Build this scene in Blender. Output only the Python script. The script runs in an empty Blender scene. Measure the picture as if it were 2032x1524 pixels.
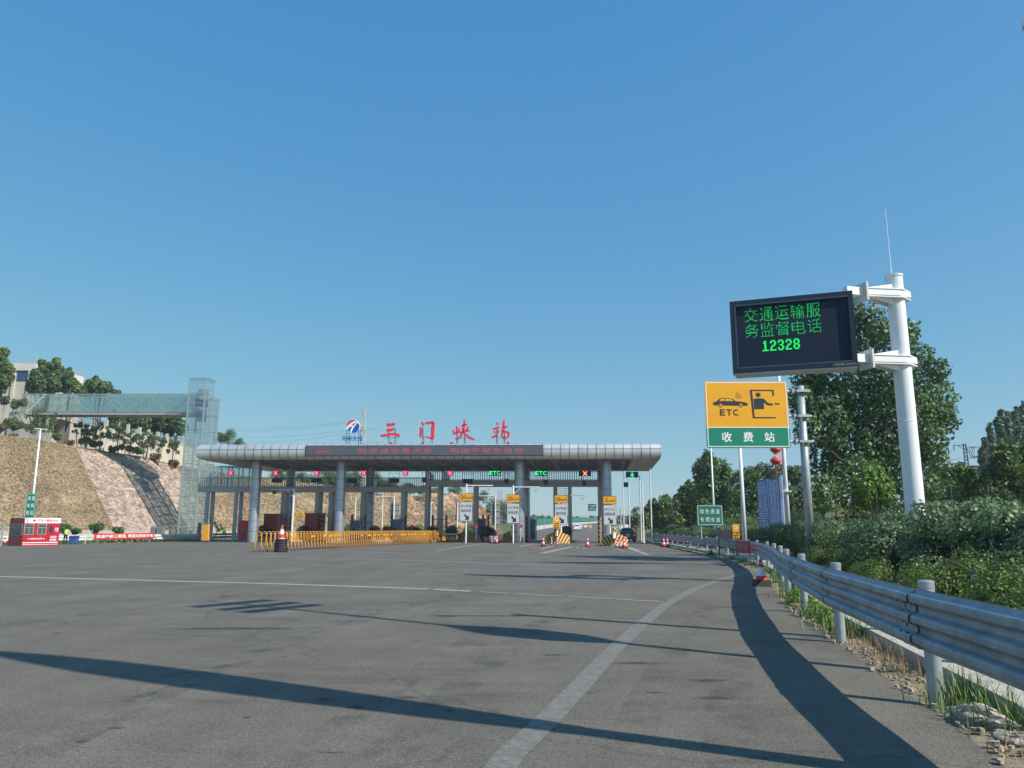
import bpy, math, random
import numpy as np
from mathutils import Vector, Matrix, Euler
S = bpy.context.scene
R = math.radians
# ---------------------------------------------------------------- camera, sky, sun, exposure
CAM_H = 1.5
PITCH = math.atan(288 / 1540); ROLL = R(0.1)
cam = bpy.data.objects.new('camera', bpy.data.cameras.new('camera'))
S.collection.objects.link(cam); S.camera = cam
cam.data.sensor_width = 36; cam.data.lens = 36 * 1540 / 2032
cam.data.clip_start = 0.1; cam.data.clip_end = 6000
CR = Matrix.Rotation(math.pi / 2 + PITCH, 3, 'X') @ Matrix.Rotation(ROLL, 3, 'Z')
cam.matrix_world = Matrix.Translation((0, 0, CAM_H)) @ CR.to_4x4()
SUN_EL = R(40); SUN_V = Vector((0.84, -0.543, 0)).normalized()
world = bpy.data.worlds.new('World'); S.world = world; world.use_nodes = True
wn = world.node_tree; bg = wn.nodes['Background']
sky = wn.nodes.new('ShaderNodeTexSky'); sky.sky_type = 'NISHITA'; sky.sun_disc = False
sky.sun_elevation = SUN_EL; sky.sun_rotation = math.atan2(SUN_V.x, SUN_V.y)
sky.altitude = 400; sky.air_density = 1.0; sky.dust_density = 0.5; sky.ozone_density = 1.6
SKY_K = 0.115
sep = wn.nodes.new('ShaderNodeSeparateColor'); cmb = wn.nodes.new('ShaderNodeCombineColor'); wn.links.new(sky.outputs[0], sep.inputs[0])
for i, (ga, pw) in enumerate(((.390, 1.05), (.535, .61), (.640, .235))):   # clear, slightly hazy blue sky
    m1 = wn.nodes.new('ShaderNodeMath'); m1.operation = 'MULTIPLY'; m1.inputs[1].default_value = .1934; wn.links.new(sep.outputs[i], m1.inputs[0])
    m2 = wn.nodes.new('ShaderNodeMath'); m2.operation = 'POWER'; m2.inputs[1].default_value = pw; wn.links.new(m1.outputs[0], m2.inputs[0])
    m3 = wn.nodes.new('ShaderNodeMath'); m3.operation = 'MULTIPLY'; m3.inputs[1].default_value = ga / .1934; wn.links.new(m2.outputs[0], m3.inputs[0]); wn.links.new(m3.outputs[0], cmb.inputs[i])
wn.links.new(cmb.outputs[0], bg.inputs[0]); bg.inputs[1].default_value = SKY_K
sl = bpy.data.lights.new('sun', 'SUN'); sl.energy = 3.4; sl.angle = R(0.5); sl.color = (1, 0.94, 0.84)
sun = bpy.data.objects.new('sun', sl); S.collection.objects.link(sun)
sd = Vector((SUN_V.x * math.cos(SUN_EL), SUN_V.y * math.cos(SUN_EL), math.sin(SUN_EL)))
sun.rotation_euler = sd.to_track_quat('Z', 'Y').to_euler(); sun.location = (0, 0, 60)
S.view_settings.view_transform = 'Standard'; S.view_settings.look = 'None'
S.view_settings.gamma = 1; S.view_settings.exposure = 0.83
S.cycles.max_bounces = 6; S.cycles.transparent_max_bounces = 16
S.cycles.caustics_reflective = False; S.cycles.caustics_refractive = False
# ---------------------------------------------------------------- pixel helpers (photo coordinates -> points of the place)
def ray(u, v): return CR @ Vector(((u - 1016) / 1540, (762 - v) / 1540, -1))
def P(u, v, Y):
    d = ray(u, v); t = Y / d.y
    return Vector((d.x * t, Y, CAM_H + d.z * t))
def G(u, v, z=0.0):
    d = ray(u, v); t = (z - CAM_H) / d.z
    return Vector((d.x * t, d.y * t, z))
def gz(x, y):
    return 0.0 if y < 108 else (0.0155 * (y - 108) if y < 430 else 5.0)
# ---------------------------------------------------------------- object helpers
COL = S.collection; KIDS = {}; ORG = {}
def tag(o, label=None, cat=None, group=None, kind=None):
    if label: o['label'] = label
    if cat: o['category'] = cat
    if group: o['group'] = group
    if kind: o['kind'] = kind
    return o
def thing(name, label, cat, loc, group=None):
    o = bpy.data.objects.new(name, None); COL.objects.link(o)
    o.location = loc; o.empty_display_size = 0.3
    KIDS[o.name] = []; ORG[o.name] = Vector(loc)
    return tag(o, label, cat, group)
def link(name, me, parent=None, loc=None):
    o = bpy.data.objects.new(name, me); COL.objects.link(o); KIDS[o.name] = []
    if parent is not None:
        o.parent = parent; KIDS[parent.name].append(o); ORG[o.name] = ORG[parent.name]
        off = ORG[parent.name]
    else:
        off = Vector(loc) if loc is not None else Vector((0, 0, 0))
        o.location = off; ORG[o.name] = off
    if off.length > 0: me.transform(Matrix.Translation(-off))
    return o
def copy_tree(src, loc, rz=0.0, label=None, parent=None, scale=None):
    o = src.copy(); COL.objects.link(o); KIDS[o.name] = []
    if parent is None:
        o.location = loc; o.rotation_euler = (0, 0, rz)
        if scale: o.scale = scale if hasattr(scale, '__len__') else (scale,) * 3
        if label: o['label'] = label
    else: o.parent = parent
    for k in KIDS[src.name]:
        KIDS[o.name].append(copy_tree(k, None, parent=o))
    return o
class MB:
    def __init__(s): s.v = []; s.f = []; s.m = []; s.cm = 0
    def add(s, vs, fs):
        b = len(s.v); s.v.extend([tuple(v) for v in vs])
        s.f.extend([tuple(i + b for i in f) for f in fs]); s.m.extend([s.cm] * len(fs)); return s
    def quad(s, a, b, c, d): return s.add([a, b, c, d], [(0, 1, 2, 3)])
    def box(s, c, d, rz=0.0, M=None):
        hx, hy, hz = d[0] / 2, d[1] / 2, d[2] / 2
        vs = [Vector((x, y, z)) for z in (-hz, hz) for x, y in ((-hx, -hy), (hx, -hy), (hx, hy), (-hx, hy))]
        if M is None: M = Matrix.Rotation(rz, 3, 'Z')
        c = Vector(c)
        return s.add([c + M @ v for v in vs], [(3, 2, 1, 0), (4, 5, 6, 7), (0, 1, 5, 4), (1, 2, 6, 5), (2, 3, 7, 6), (3, 0, 4, 7)])
    def hexa(s, lo, hi):
        n = len(lo)
        return s.add(list(lo) + list(hi), [tuple(range(n))[::-1], tuple(range(n, 2 * n))] + [(i, (i + 1) % n, n + (i + 1) % n, n + i) for i in range(n)])
    def cyl(s, a, b, r0, r1=None, n=10, caps=True):
        a = Vector(a); b = Vector(b); r1 = r0 if r1 is None else r1
        d = (b - a); 
        if d.length < 1e-6: return s
        d.normalize(); x = d.orthogonal().normalized(); y = d.cross(x)
        vs = []
        for c, r in ((a, r0), (b, r1)):
            for i in range(n):
                t = 2 * math.pi * (i + .5) / n; vs.append(c + x * (r * math.cos(t)) + y * (r * math.sin(t)))
        fs = [(i, (i + 1) % n, n + (i + 1) % n, n + i) for i in range(n)]
        if caps: fs += [tuple(range(n))[::-1], tuple(range(n, 2 * n))]
        return s.add(vs, fs)
    def tube(s, pts, r, n=6, closed=False):
        pts = [Vector(p) for p in pts]; m = len(pts); rs = r if hasattr(r, '__len__') else [r] * m
        vs = []; prev = None
        for i, p in enumerate(pts):
            a = pts[(i - 1) % m] if (closed or i > 0) else p; b = pts[(i + 1) % m] if (closed or i < m - 1) else p
            d = (b - a).normalized()
            if prev is None: x = d.orthogonal().normalized()
            else:
                x = prev - d * prev.dot(d)
                x = x.normalized() if x.length > 1e-5 else d.orthogonal().normalized()
            prev = x; y = d.cross(x)
            for k in range(n):
                t = 2 * math.pi * k / n; vs.append(p + x * (rs[i] * math.cos(t)) + y * (rs[i] * math.sin(t)))
        fs = []
        for i in range(m if closed else m - 1):
            j = (i + 1) % m
            for k in range(n): fs.append((i * n + k, i * n + (k + 1) % n, j * n + (k + 1) % n, j * n + k))
        if not closed: fs += [tuple(range(n))[::-1], tuple((m - 1) * n + k for k in range(n))]
        return s.add(vs, fs)
    def lathe(s, c, prof, n=14, axis=None):
        c = Vector(c); vs = []; fs = []
        for r, z in prof:
            for k in range(n):
                t = 2 * math.pi * k / n; vs.append(c + Vector((r * math.cos(t), r * math.sin(t), z)))
        for i in range(len(prof) - 1):
            for k in range(n): fs.append((i * n + k, i * n + (k + 1) % n, (i + 1) * n + (k + 1) % n, (i + 1) * n + k))
        fs += [tuple(range(n))[::-1], tuple((len(prof) - 1) * n + k for k in range(n))]
        return s.add(vs, fs)
    def sheet(s, rows):
        n = len(rows[0]); vs = [p for r in rows for p in r]
        fs = [(i * n + k, i * n + k + 1, (i + 1) * n + k + 1, (i + 1) * n + k) for i in range(len(rows) - 1) for k in range(n - 1)]
        return s.add(vs, fs)
    def mesh(s, name, mat, smooth=False):
        me = bpy.data.meshes.new(name); me.from_pydata(s.v, [], s.f)
        mats = mat if isinstance(mat, (list, tuple)) else [mat]
        for m in mats: me.materials.append(m)
        if len(mats) > 1: me.polygons.foreach_set('material_index', s.m)
        me.polygons.foreach_set('use_smooth', [smooth] * len(me.polygons)); me.update(); return me
    def build(s, name, mat, parent=None, loc=None, smooth=False):
        return link(name, s.mesh(name, mat, smooth), parent, loc)
def autosmooth(o, ang=40):
    o.data.set_sharp_from_angle(angle=R(ang)); return o
class Fr:
    """flat frame: origin, right and up axes; n points out of the face"""
    def __init__(s, o, x, y=None):
        s.o = Vector(o); s.x = Vector(x).normalized(); s.y = Vector(y or (0, 0, 1)).normalized(); s.n = s.x.cross(s.y).normalized()
    def p(s, x, y, d=0.0): return s.o + s.x * x + s.y * y + s.n * d
    def box(s, mb, x0, x1, y0, y1, d0, d1):
        return mb.hexa([s.p(x0, y0, d0), s.p(x1, y0, d0), s.p(x1, y1, d0), s.p(x0, y1, d0)][::1], [s.p(x0, y0, d1), s.p(x1, y0, d1), s.p(x1, y1, d1), s.p(x0, y1, d1)])
    def poly(s, mb, pts, d): return mb.add([s.p(x, y, d) for x, y in pts], [tuple(range(len(pts)))])
def faceme(u, v, Y, yaw=0.0):
    """frame standing at P(u,v,Y), facing -Y, turned by yaw"""
    return Fr(P(u, v, Y), (math.cos(yaw), math.sin(yaw), 0))
def rrect(x0, x1, y0, y1, r, n=4):
    pts = []
    for cx, cy, a in ((x1 - r, y0 + r, -90), (x1 - r, y1 - r, 0), (x0 + r, y1 - r, 90), (x0 + r, y0 + r, 180)):
        for k in range(n + 1):
            t = R(a + 90 * k / n); pts.append((cx + r * math.cos(t), cy + r * math.sin(t)))
    return pts
def prism(mb, fr, pts, d0, d1): return mb.hexa([fr.p(x, y, d0) for x, y in pts], [fr.p(x, y, d1) for x, y in pts])
TXT = {}
def glyphs(s, bold):
    k = (s, bold)
    if k not in TXT:
        cu = bpy.data.curves.new('t', 'FONT'); cu.body = s; cu.size = 1; cu.offset = bold; cu.resolution_u = 2
        ob = bpy.data.objects.new('t', cu); COL.objects.link(ob)
        dg = bpy.context.evaluated_depsgraph_get(); me = ob.evaluated_get(dg).to_mesh()
        vs = [(v.co.x, v.co.y) for v in me.vertices]; fs = [tuple(p.vertices) for p in me.polygons]
        ob.evaluated_get(dg).to_mesh_clear(); bpy.data.objects.remove(ob); bpy.data.curves.remove(cu)
        TXT[k] = (vs, fs)
    return TXT[k]
def text(mb, fr, s, x0, x1, y0, y1, d=0.004, bold=0.012, _b=True):
    """fit the string s in the rectangle, d in front of the frame"""
    vs, fs = glyphs(s, 0.0)
    if not vs: return mb
    if bold > .006 and _b:
        q = bold * .55
        for i, (dx, dy) in enumerate(((-q, -q), (q, -q), (-q, q), (q, q))):
            wx = (x1 - x0) * dx / max(1, len(s)); text(mb, fr, s, x0 + wx, x1 + wx, y0 + (y1 - y0) * dy, y1 + (y1 - y0) * dy, d + .0006 * i, 0, False)
        return mb
    ax = min(v[0] for v in vs); bx = max(v[0] for v in vs); ay = min(v[1] for v in vs); by = max(v[1] for v in vs)
    kx = (x1 - x0) / max(bx - ax, 1e-6); ky = (y1 - y0) / max(by - ay, 1e-6)
    return mb.add([fr.p(x0 + (x - ax) * kx, y0 + (y - ay) * ky, d) for x, y in vs], fs)
# ---------------------------------------------------------------- materials
MATS = {}
def mat(name, col, rough=0.6, metal=0.0, var=0.0, scale=3.0, bump=0.0, bscale=30.0, emit=None, dirt=None, spec=None, coat=0.0):
    if name in MATS: return MATS[name]
    m = bpy.data.materials.new(name); m.use_nodes = True; nt = m.node_tree; b = nt.nodes['Principled BSDF']
    b.inputs['Base Color'].default_value = (*col, 1); b.inputs['Roughness'].default_value = rough; b.inputs['Metallic'].default_value = metal
    if spec is not None: b.inputs['Specular IOR Level'].default_value = spec
    if coat: b.inputs['Coat Weight'].default_value = coat; b.inputs['Coat Roughness'].default_value = 0.05
    tc = nt.nodes.new('ShaderNodeTexCoord')
    if var > 0:
        n = nt.nodes.new('ShaderNodeTexNoise'); n.inputs['Scale'].default_value = scale; n.inputs['Detail'].default_value = 6; n.inputs['Roughness'].default_value = 0.65
        nt.links.new(tc.outputs['Object'], n.inputs['Vector'])
        r = nt.nodes.new('ShaderNodeValToRGB'); nt.links.new(n.outputs['Fac'], r.inputs[0])
        lo = tuple(c * (1 - var) for c in col); hi = tuple(min(1, c * (1 + var)) for c in col)
        if dirt: lo = dirt
        r.color_ramp.elements[0].position = 0.32; r.color_ramp.elements[1].position = 0.68
        r.color_ramp.elements[0].color = (*lo, 1); r.color_ramp.elements[1].color = (*hi, 1)
        nt.links.new(r.outputs[0], b.inputs['Base Color'])
    if bump > 0:
        n2 = nt.nodes.new('ShaderNodeTexNoise'); n2.inputs['Scale'].default_value = bscale; n2.inputs['Detail'].default_value = 5
        nt.links.new(tc.outputs['Object'], n2.inputs['Vector'])
        bp = nt.nodes.new('ShaderNodeBump'); bp.inputs['Strength'].default_value = bump; bp.inputs['Distance'].default_value = 0.05
        nt.links.new(n2.outputs['Fac'], bp.inputs['Height']); nt.links.new(bp.outputs[0], b.inputs['Normal'])
    if emit:
        b.inputs['Emission Color'].default_value = (*emit[:3], 1); b.inputs['Emission Strength'].default_value = emit[3]
    MATS[name] = m; return m
def leafmat(name, dark, light, dry=None, rough=0.5):
    if name in MATS: return MATS[name]
    m = bpy.data.materials.new(name); m.use_nodes = True; nt = m.node_tree; b = nt.nodes['Principled BSDF']
    a = nt.nodes.new('ShaderNodeAttribute'); a.attribute_name = 'tint'
    r = nt.nodes.new('ShaderNodeValToRGB'); nt.links.new(a.outputs['Fac'], r.inputs[0])
    r.color_ramp.elements[0].color = (*dark, 1); r.color_ramp.elements[1].color = (*light, 1); r.color_ramp.elements[1].position = 0.93
    if dry:
        e = r.color_ramp.elements.new(0.985); e.color = (*dry, 1)
    nt.links.new(r.outputs[0], b.inputs['Base Color']); b.inputs['Roughness'].default_value = rough
    t = nt.nodes.new('ShaderNodeBsdfTranslucent'); nt.links.new(r.outputs[0], t.inputs['Color'])
    mx = nt.nodes.new('ShaderNodeMixShader'); mx.inputs[0].default_value = 0.3
    out = nt.nodes['Material Output']
    nt.links.new(b.outputs[0], mx.inputs[1]); nt.links.new(t.outputs[0], mx.inputs[2]); nt.links.new(mx.outputs[0], out.inputs['Surface'])
    MATS[name] = m; return m
def glassmat(name, tint, fac, body, rough=0.08):
    if name in MATS: return MATS[name]
    m = bpy.data.materials.new(name); m.use_nodes = True; nt = m.node_tree; nt.nodes.remove(nt.nodes['Principled BSDF'])
    out = nt.nodes['Material Output']
    tr = nt.nodes.new('ShaderNodeBsdfTransparent'); tr.inputs[0].default_value = (*tint, 1)
    gl = nt.nodes.new('ShaderNodeBsdfGlossy'); gl.inputs['Roughness'].default_value = rough; gl.inputs['Color'].default_value = (.9, .95, .95, 1)
    df = nt.nodes.new('ShaderNodeBsdfDiffuse'); df.inputs[0].default_value = (*body, 1)
    m1 = nt.nodes.new('ShaderNodeMixShader'); m1.inputs[0].default_value = 0.5
    nt.links.new(gl.outputs[0], m1.inputs[1]); nt.links.new(df.outputs[0], m1.inputs[2])
    m2 = nt.nodes.new('ShaderNodeMixShader'); m2.inputs[0].default_value = fac
    nt.links.new(tr.outputs[0], m2.inputs[1]); nt.links.new(m1.outputs[0], m2.inputs[2]); nt.links.new(m2.outputs[0], out.inputs['Surface'])
    MATS[name] = m; return m
def nodes_asphalt(name='asphalt'):
    m = bpy.data.materials.new(name); m.use_nodes = True; nt = m.node_tree; b = nt.nodes['Principled BSDF']; L = nt.links.new
    g = nt.nodes.new('ShaderNodeNewGeometry')
    def noise(sc, det=5, vec=None, rough=.6, dist=0):
        n = nt.nodes.new('ShaderNodeTexNoise'); n.inputs['Scale'].default_value = sc; n.inputs['Detail'].default_value = det; n.inputs['Roughness'].default_value = rough
        n.inputs['Distortion'].default_value = dist
        L(vec or g.outputs['Position'], n.inputs['Vector']); return n.outputs['Fac']
    def ramp(src, p0, c0, p1, c1):
        r = nt.nodes.new('ShaderNodeValToRGB'); L(src, r.inputs[0]); e = r.color_ramp.elements
        e[0].position = p0; e[1].position = p1; e[0].color = (c0, c0, c0, 1); e[1].color = (c1, c1, c1, 1); return r.outputs[0]
    def mix(a, bb, t='MULTIPLY', f=1.0):
        n = nt.nodes.new('ShaderNodeMixRGB'); n.blend_type = t; n.inputs[0].default_value = f; L(a, n.inputs[1]); L(bb, n.inputs[2]); return n.outputs[0]
    base = nt.nodes.new('ShaderNodeRGB'); base.outputs[0].default_value = (.150, .135, .110, 1)
    mp = nt.nodes.new('ShaderNodeMapping'); mp.inputs['Rotation'].default_value = (0, 0, R(-14)); mp.inputs['Scale'].default_value = (1, .07, 1); L(g.outputs['Position'], mp.inputs['Vector'])
    mp2 = nt.nodes.new('ShaderNodeMapping'); mp2.inputs['Rotation'].default_value = (0, 0, R(-14)); mp2.inputs['Scale'].default_value = (.16, 1, 1); L(g.outputs['Position'], mp2.inputs['Vector'])
    c = mix(base.outputs[0], ramp(noise(70, 3), .38, .62, .62, 1.38))
    c = mix(c, ramp(noise(210, 2), .36, .72, .66, 1.3))
    c = mix(c, ramp(noise(24, 4), .34, .80, .68, 1.2))
    c = mix(c, ramp(noise(.45, 6), .3, .78, .72, 1.16))
    c = mix(c, ramp(noise(2.6, 8, None, .75), .36, .88, .62, 1.06))
    c = mix(c, ramp(noise(1.1, 5, mp.outputs[0]), .3, .88, .7, 1.1))
    c = mix(c, ramp(noise(.9, 6, mp2.outputs[0], .7, .4), .30, .70, .43, 1.0))
    c = mix(c, ramp(noise(.55, 7, None, .62, .7), .26, .62, .335, 1.0))
    v = nt.nodes.new('ShaderNodeTexVoronoi'); v.feature = 'DISTANCE_TO_EDGE'; v.inputs['Scale'].default_value = .11; L(g.outputs['Position'], v.inputs['Vector'])
    nd = nt.nodes.new('ShaderNodeTexNoise'); nd.inputs['Scale'].default_value = .8; nd.inputs['Detail'].default_value = 6; L(g.outputs['Position'], nd.inputs['Vector'])
    va = nt.nodes.new('ShaderNodeVectorMath'); va.operation = 'MULTIPLY_ADD'; L(nd.outputs['Color'], va.inputs[0]); va.inputs[1].default_value = (1.6, 1.6, 0); L(g.outputs['Position'], va.inputs[2]); L(va.outputs[0], v.inputs['Vector'])
    c = mix(c, ramp(v.outputs['Distance'], .0004, .74, .0016, 1.0))
    L(c, b.inputs['Base Color']); b.inputs['Roughness'].default_value = .82; b.inputs['Specular IOR Level'].default_value = .35
    bp = nt.nodes.new('ShaderNodeBump'); bp.inputs['Strength'].default_value = .55; bp.inputs['Distance'].default_value = .012
    L(noise(75, 3), bp.inputs['Height']); L(bp.outputs[0], b.inputs['Normal'])
    MATS[name] = m; return m
def worn_paint(name, col, wear, asphalt=(.12, .117, .11)):
    m = bpy.data.materials.new(name); m.use_nodes = True; nt = m.node_tree; b = nt.nodes['Principled BSDF']; L = nt.links.new
    g = nt.nodes.new('ShaderNodeNewGeometry')
    n = nt.nodes.new('ShaderNodeTexNoise'); n.inputs['Scale'].default_value = 9; n.inputs['Detail'].default_value = 9; n.inputs['Roughness'].default_value = .8; L(g.outputs['Position'], n.inputs['Vector'])
    r = nt.nodes.new('ShaderNodeValToRGB'); L(n.outputs['Fac'], r.inputs[0]); e = r.color_ramp.elements
    e[0].position = wear - .09; e[1].position = wear + .12; e[0].color = (*asphalt, 1); e[1].color = (*col, 1)
    L(r.outputs[0], b.inputs['Base Color']); b.inputs['Roughness'].default_value = .75
    MATS[name] = m; return m
def hillmat(name, stops, scale, det=8, stretch=(1, 1, 1), bump=.6, spots=None, vor=None):
    m = bpy.data.materials.new(name); m.use_nodes = True; nt = m.node_tree; b = nt.nodes['Principled BSDF']; L = nt.links.new
    g = nt.nodes.new('ShaderNodeNewGeometry'); mp = nt.nodes.new('ShaderNodeMapping'); mp.inputs['Scale'].default_value = stretch; L(g.outputs['Position'], mp.inputs['Vector'])
    n = nt.nodes.new('ShaderNodeTexNoise'); n.inputs['Scale'].default_value = scale; n.inputs['Detail'].default_value = det; n.inputs['Roughness'].default_value = .7; L(mp.outputs[0], n.inputs['Vector'])
    r = nt.nodes.new('ShaderNodeValToRGB'); L(n.outputs['Fac'], r.inputs[0]); e = r.color_ramp.elements
    e[0].position, e[0].color = stops[0][0], (*stops[0][1], 1); e[1].position, e[1].color = stops[-1][0], (*stops[-1][1], 1)
    for p, c in stops[1:-1]: q = e.new(p); q.color = (*c, 1)
    out = r.outputs[0]; h = n.outputs['Fac']
    if vor:
        v = nt.nodes.new('ShaderNodeTexVoronoi'); v.inputs['Scale'].default_value = vor; L(g.outputs['Position'], v.inputs['Vector'])
        hs = nt.nodes.new('ShaderNodeSeparateColor'); L(v.outputs['Color'], hs.inputs[0])
        r3 = nt.nodes.new('ShaderNodeValToRGB'); L(hs.outputs[0], r3.inputs[0]); r3.color_ramp.elements[0].color = (.62, .58, .56, 1); r3.color_ramp.elements[1].color = (1.45, 1.4, 1.32, 1)
        v2 = nt.nodes.new('ShaderNodeTexVoronoi'); v2.feature = 'DISTANCE_TO_EDGE'; v2.inputs['Scale'].default_value = vor; L(g.outputs['Position'], v2.inputs['Vector'])
        r4 = nt.nodes.new('ShaderNodeValToRGB'); L(v2.outputs['Distance'], r4.inputs[0]); r4.color_ramp.elements[0].position = .01; r4.color_ramp.elements[1].position = .07
        r4.color_ramp.elements[0].color = (.5, .47, .43, 1); r4.color_ramp.elements[1].color = (1, 1, 1, 1)
        for rr in (r3, r4):
            mx = nt.nodes.new('ShaderNodeMixRGB'); mx.blend_type = 'MULTIPLY'; mx.inputs[0].default_value = 1; L(out, mx.inputs[1]); L(rr.outputs[0], mx.inputs[2]); out = mx.outputs[0]
    if spots:
        n3 = nt.nodes.new('ShaderNodeTexNoise'); n3.inputs['Scale'].default_value = spots[0]; n3.inputs['Detail'].default_value = 4; L(g.outputs['Position'], n3.inputs['Vector'])
        r3 = nt.nodes.new('ShaderNodeValToRGB'); L(n3.outputs['Fac'], r3.inputs[0]); r3.color_ramp.elements[0].position = spots[1]; r3.color_ramp.elements[1].position = spots[2]
        r3.color_ramp.elements[0].color = (1, 1, 1, 1); r3.color_ramp.elements[1].color = (*spots[3], 1)
        mx = nt.nodes.new('ShaderNodeMixRGB'); mx.blend_type = 'MULTIPLY'; mx.inputs[0].default_value = 1; L(out, mx.inputs[1]); L(r3.outputs[0], mx.inputs[2]); out = mx.outputs[0]
    L(out, b.inputs['Base Color']); b.inputs['Roughness'].default_value = .95; b.inputs['Specular IOR Level'].default_value = .15
    bp = nt.nodes.new('ShaderNodeBump'); bp.inputs['Strength'].default_value = bump; bp.inputs['Distance'].default_value = .25; L(h, bp.inputs['Height']); L(bp.outputs[0], b.inputs['Normal'])
    MATS[name] = m; return m
WHITE = mat('white_paint', (.78, .79, .8), .35, var=.06, scale=1.5)
POLE = mat('pole_paint', (.74, .76, .78), .3, var=.05, scale=.8)
GALV = mat('galvanised_steel', (.36, .385, .40), .58, .45, var=.26, scale=3.5, bump=.12, bscale=9)
GALVP = mat('galvanised_post', (.40, .43, .46), .5, .55, var=.2, scale=4)
GREYP = mat('grey_painted_steel', (.44, .44, .44), .5, .1, var=.08, scale=.6)
SILVER = mat('aluminium_panel', (.68, .67, .655), .42, .6, var=.13, scale=.7)
RAILM = mat('railing_dark_grey', (.13, .14, .16), .5)
SILVERC = mat('column_cladding', (.46, .50, .57), .36, .7, var=.06, scale=.3)
SEAM = mat('panel_joint', (.05, .05, .06), .7)
DARK = mat('dark_metal', (.02, .022, .028), .5, .2)
BLACKR = mat('black_rubber', (.02, .02, .022), .7, var=.3, scale=8)
NAVY = mat('navy_face', (.022, .04, .085), .6)
ORANGE = mat('orange_paint', (.72, .27, .02), .45, var=.12, scale=6)
YELLOW = mat('yellow_paint', (.76, .34, .025), .5, var=.1, scale=4)
SIGNY = mat('sign_yellow', (.80, .37, .0), .6, var=.07, scale=1.1)
SIGNG = mat('sign_green', (.004, .22, .14), .4, var=.04, scale=2)
SIGNW = mat('sign_white', (.82, .83, .84), .4)
SIGNK = mat('sign_black', (.015, .02, .035), .5)
REDP = mat('red_paint', (.50, .012, .03), .4, var=.08, scale=3)
REDS = mat('red_letter', (.74, .025, .075), .45)
REDC = mat('cone_red', (.78, .035, .04), .5, var=.08, scale=8)
BLUES = mat('logo_blue', (.01, .07, .42), .45)
BLUEL = mat('logo_teal', (.008, .17, .42), .45)
BOOTHG = mat('booth_blue_grey', (.10, .15, .22), .5, .1, var=.1, scale=1)
BOOTHR = mat('booth_dark_red', (.30, .012, .02), .45, var=.1, scale=1)
WIN = mat('window_glass', (.03, .05, .07), .08, .0, spec=.8)
CREAM = mat('cream_render', (.50, .46, .39), .85, var=.1, scale=.5, bump=.1, bscale=3)
CONC = mat('concrete', (.42, .40, .37), .9, var=.16, scale=1.2, bump=.25, bscale=12)
STEELW = mat('white_steel_frame', (.52, .55, .55), .4, .0)
GLASS = glassmat('green_glass', (.78, .84, .835), .22, (.37, .43, .425))
GLASSD = glassmat('bridge_glass', (.64, .73, .70), .24, (.33, .41, .385))
BARK = mat('bark', (.11, .09, .07), .9, var=.3, scale=6, bump=.5, bscale=14)
ASPH = nodes_asphalt()
# ---------------------------------------------------------------- foliage
def leaf_mesh(name, pts, nrm, size, mats_, rng, tint, aspect=.62, jitter=.3):
    n = len(pts); P0 = np.asarray(pts, float); N = np.asarray(nrm, float) + rng.normal(0, .55, (n, 3))
    N /= np.linalg.norm(N, axis=1)[:, None] + 1e-9
    A = rng.normal(0, 1, (n, 3)); A -= N * (A * N).sum(1)[:, None]; A /= np.linalg.norm(A, axis=1)[:, None] + 1e-9
    B = np.cross(N, A); s = (size * rng.uniform(1 - jitter, 1 + jitter, n))[:, None] * .5
    fold = N * s * .35
    v = np.stack([P0 - A * s, P0 + B * s * aspect - fold * .5, P0 + A * s, P0 - B * s * aspect - fold * .5], 1).reshape(-1, 3)
    me = bpy.data.meshes.new(name); me.vertices.add(4 * n); me.vertices.foreach_set('co', v.ravel())
    me.loops.add(4 * n); me.loops.foreach_set('vertex_index', np.arange(4 * n, dtype=np.int32))
    me.polygons.add(n); me.polygons.foreach_set('loop_start', np.arange(0, 4 * n, 4, dtype=np.int32)); me.polygons.foreach_set('loop_total', np.full(n, 4, dtype=np.int32))
    me.materials.append(mats_); me.update(calc_edges=True)
    at = me.attributes.new('tint', 'FLOAT', 'FACE'); at.data.foreach_set('value', np.clip(tint, 0, 1).astype(np.float32))
    me.validate(); return me
def lobes_cloud(rng, lobes, n, shell=.75):
    """points on and in a set of (x,y,z,r,rz) ellipsoid lobes"""
    L = np.array(lobes, float); w = L[:, 3] ** 2; idx = rng.choice(len(L), n, p=w / w.sum())
    d = rng.normal(0, 1, (n, 3)); d /= np.linalg.norm(d, axis=1)[:, None]
    r = np.where(rng.random(n) < shell, rng.uniform(.82, 1.08, n), rng.random(n) ** .5)
    # bumpy surface so the outline is uneven
    r = r * (1 + .16 * np.sin(d[:, 0] * 9 + idx * 1.7) * np.sin(d[:, 1] * 8 + idx) + .10 * np.sin(d[:, 2] * 13 + idx * 2.1))
    R3 = np.stack([L[idx, 3], L[idx, 3], L[idx, 4]], 1)
    return L[idx, :3] + d * r[:, None] * R3, d, idx
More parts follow.
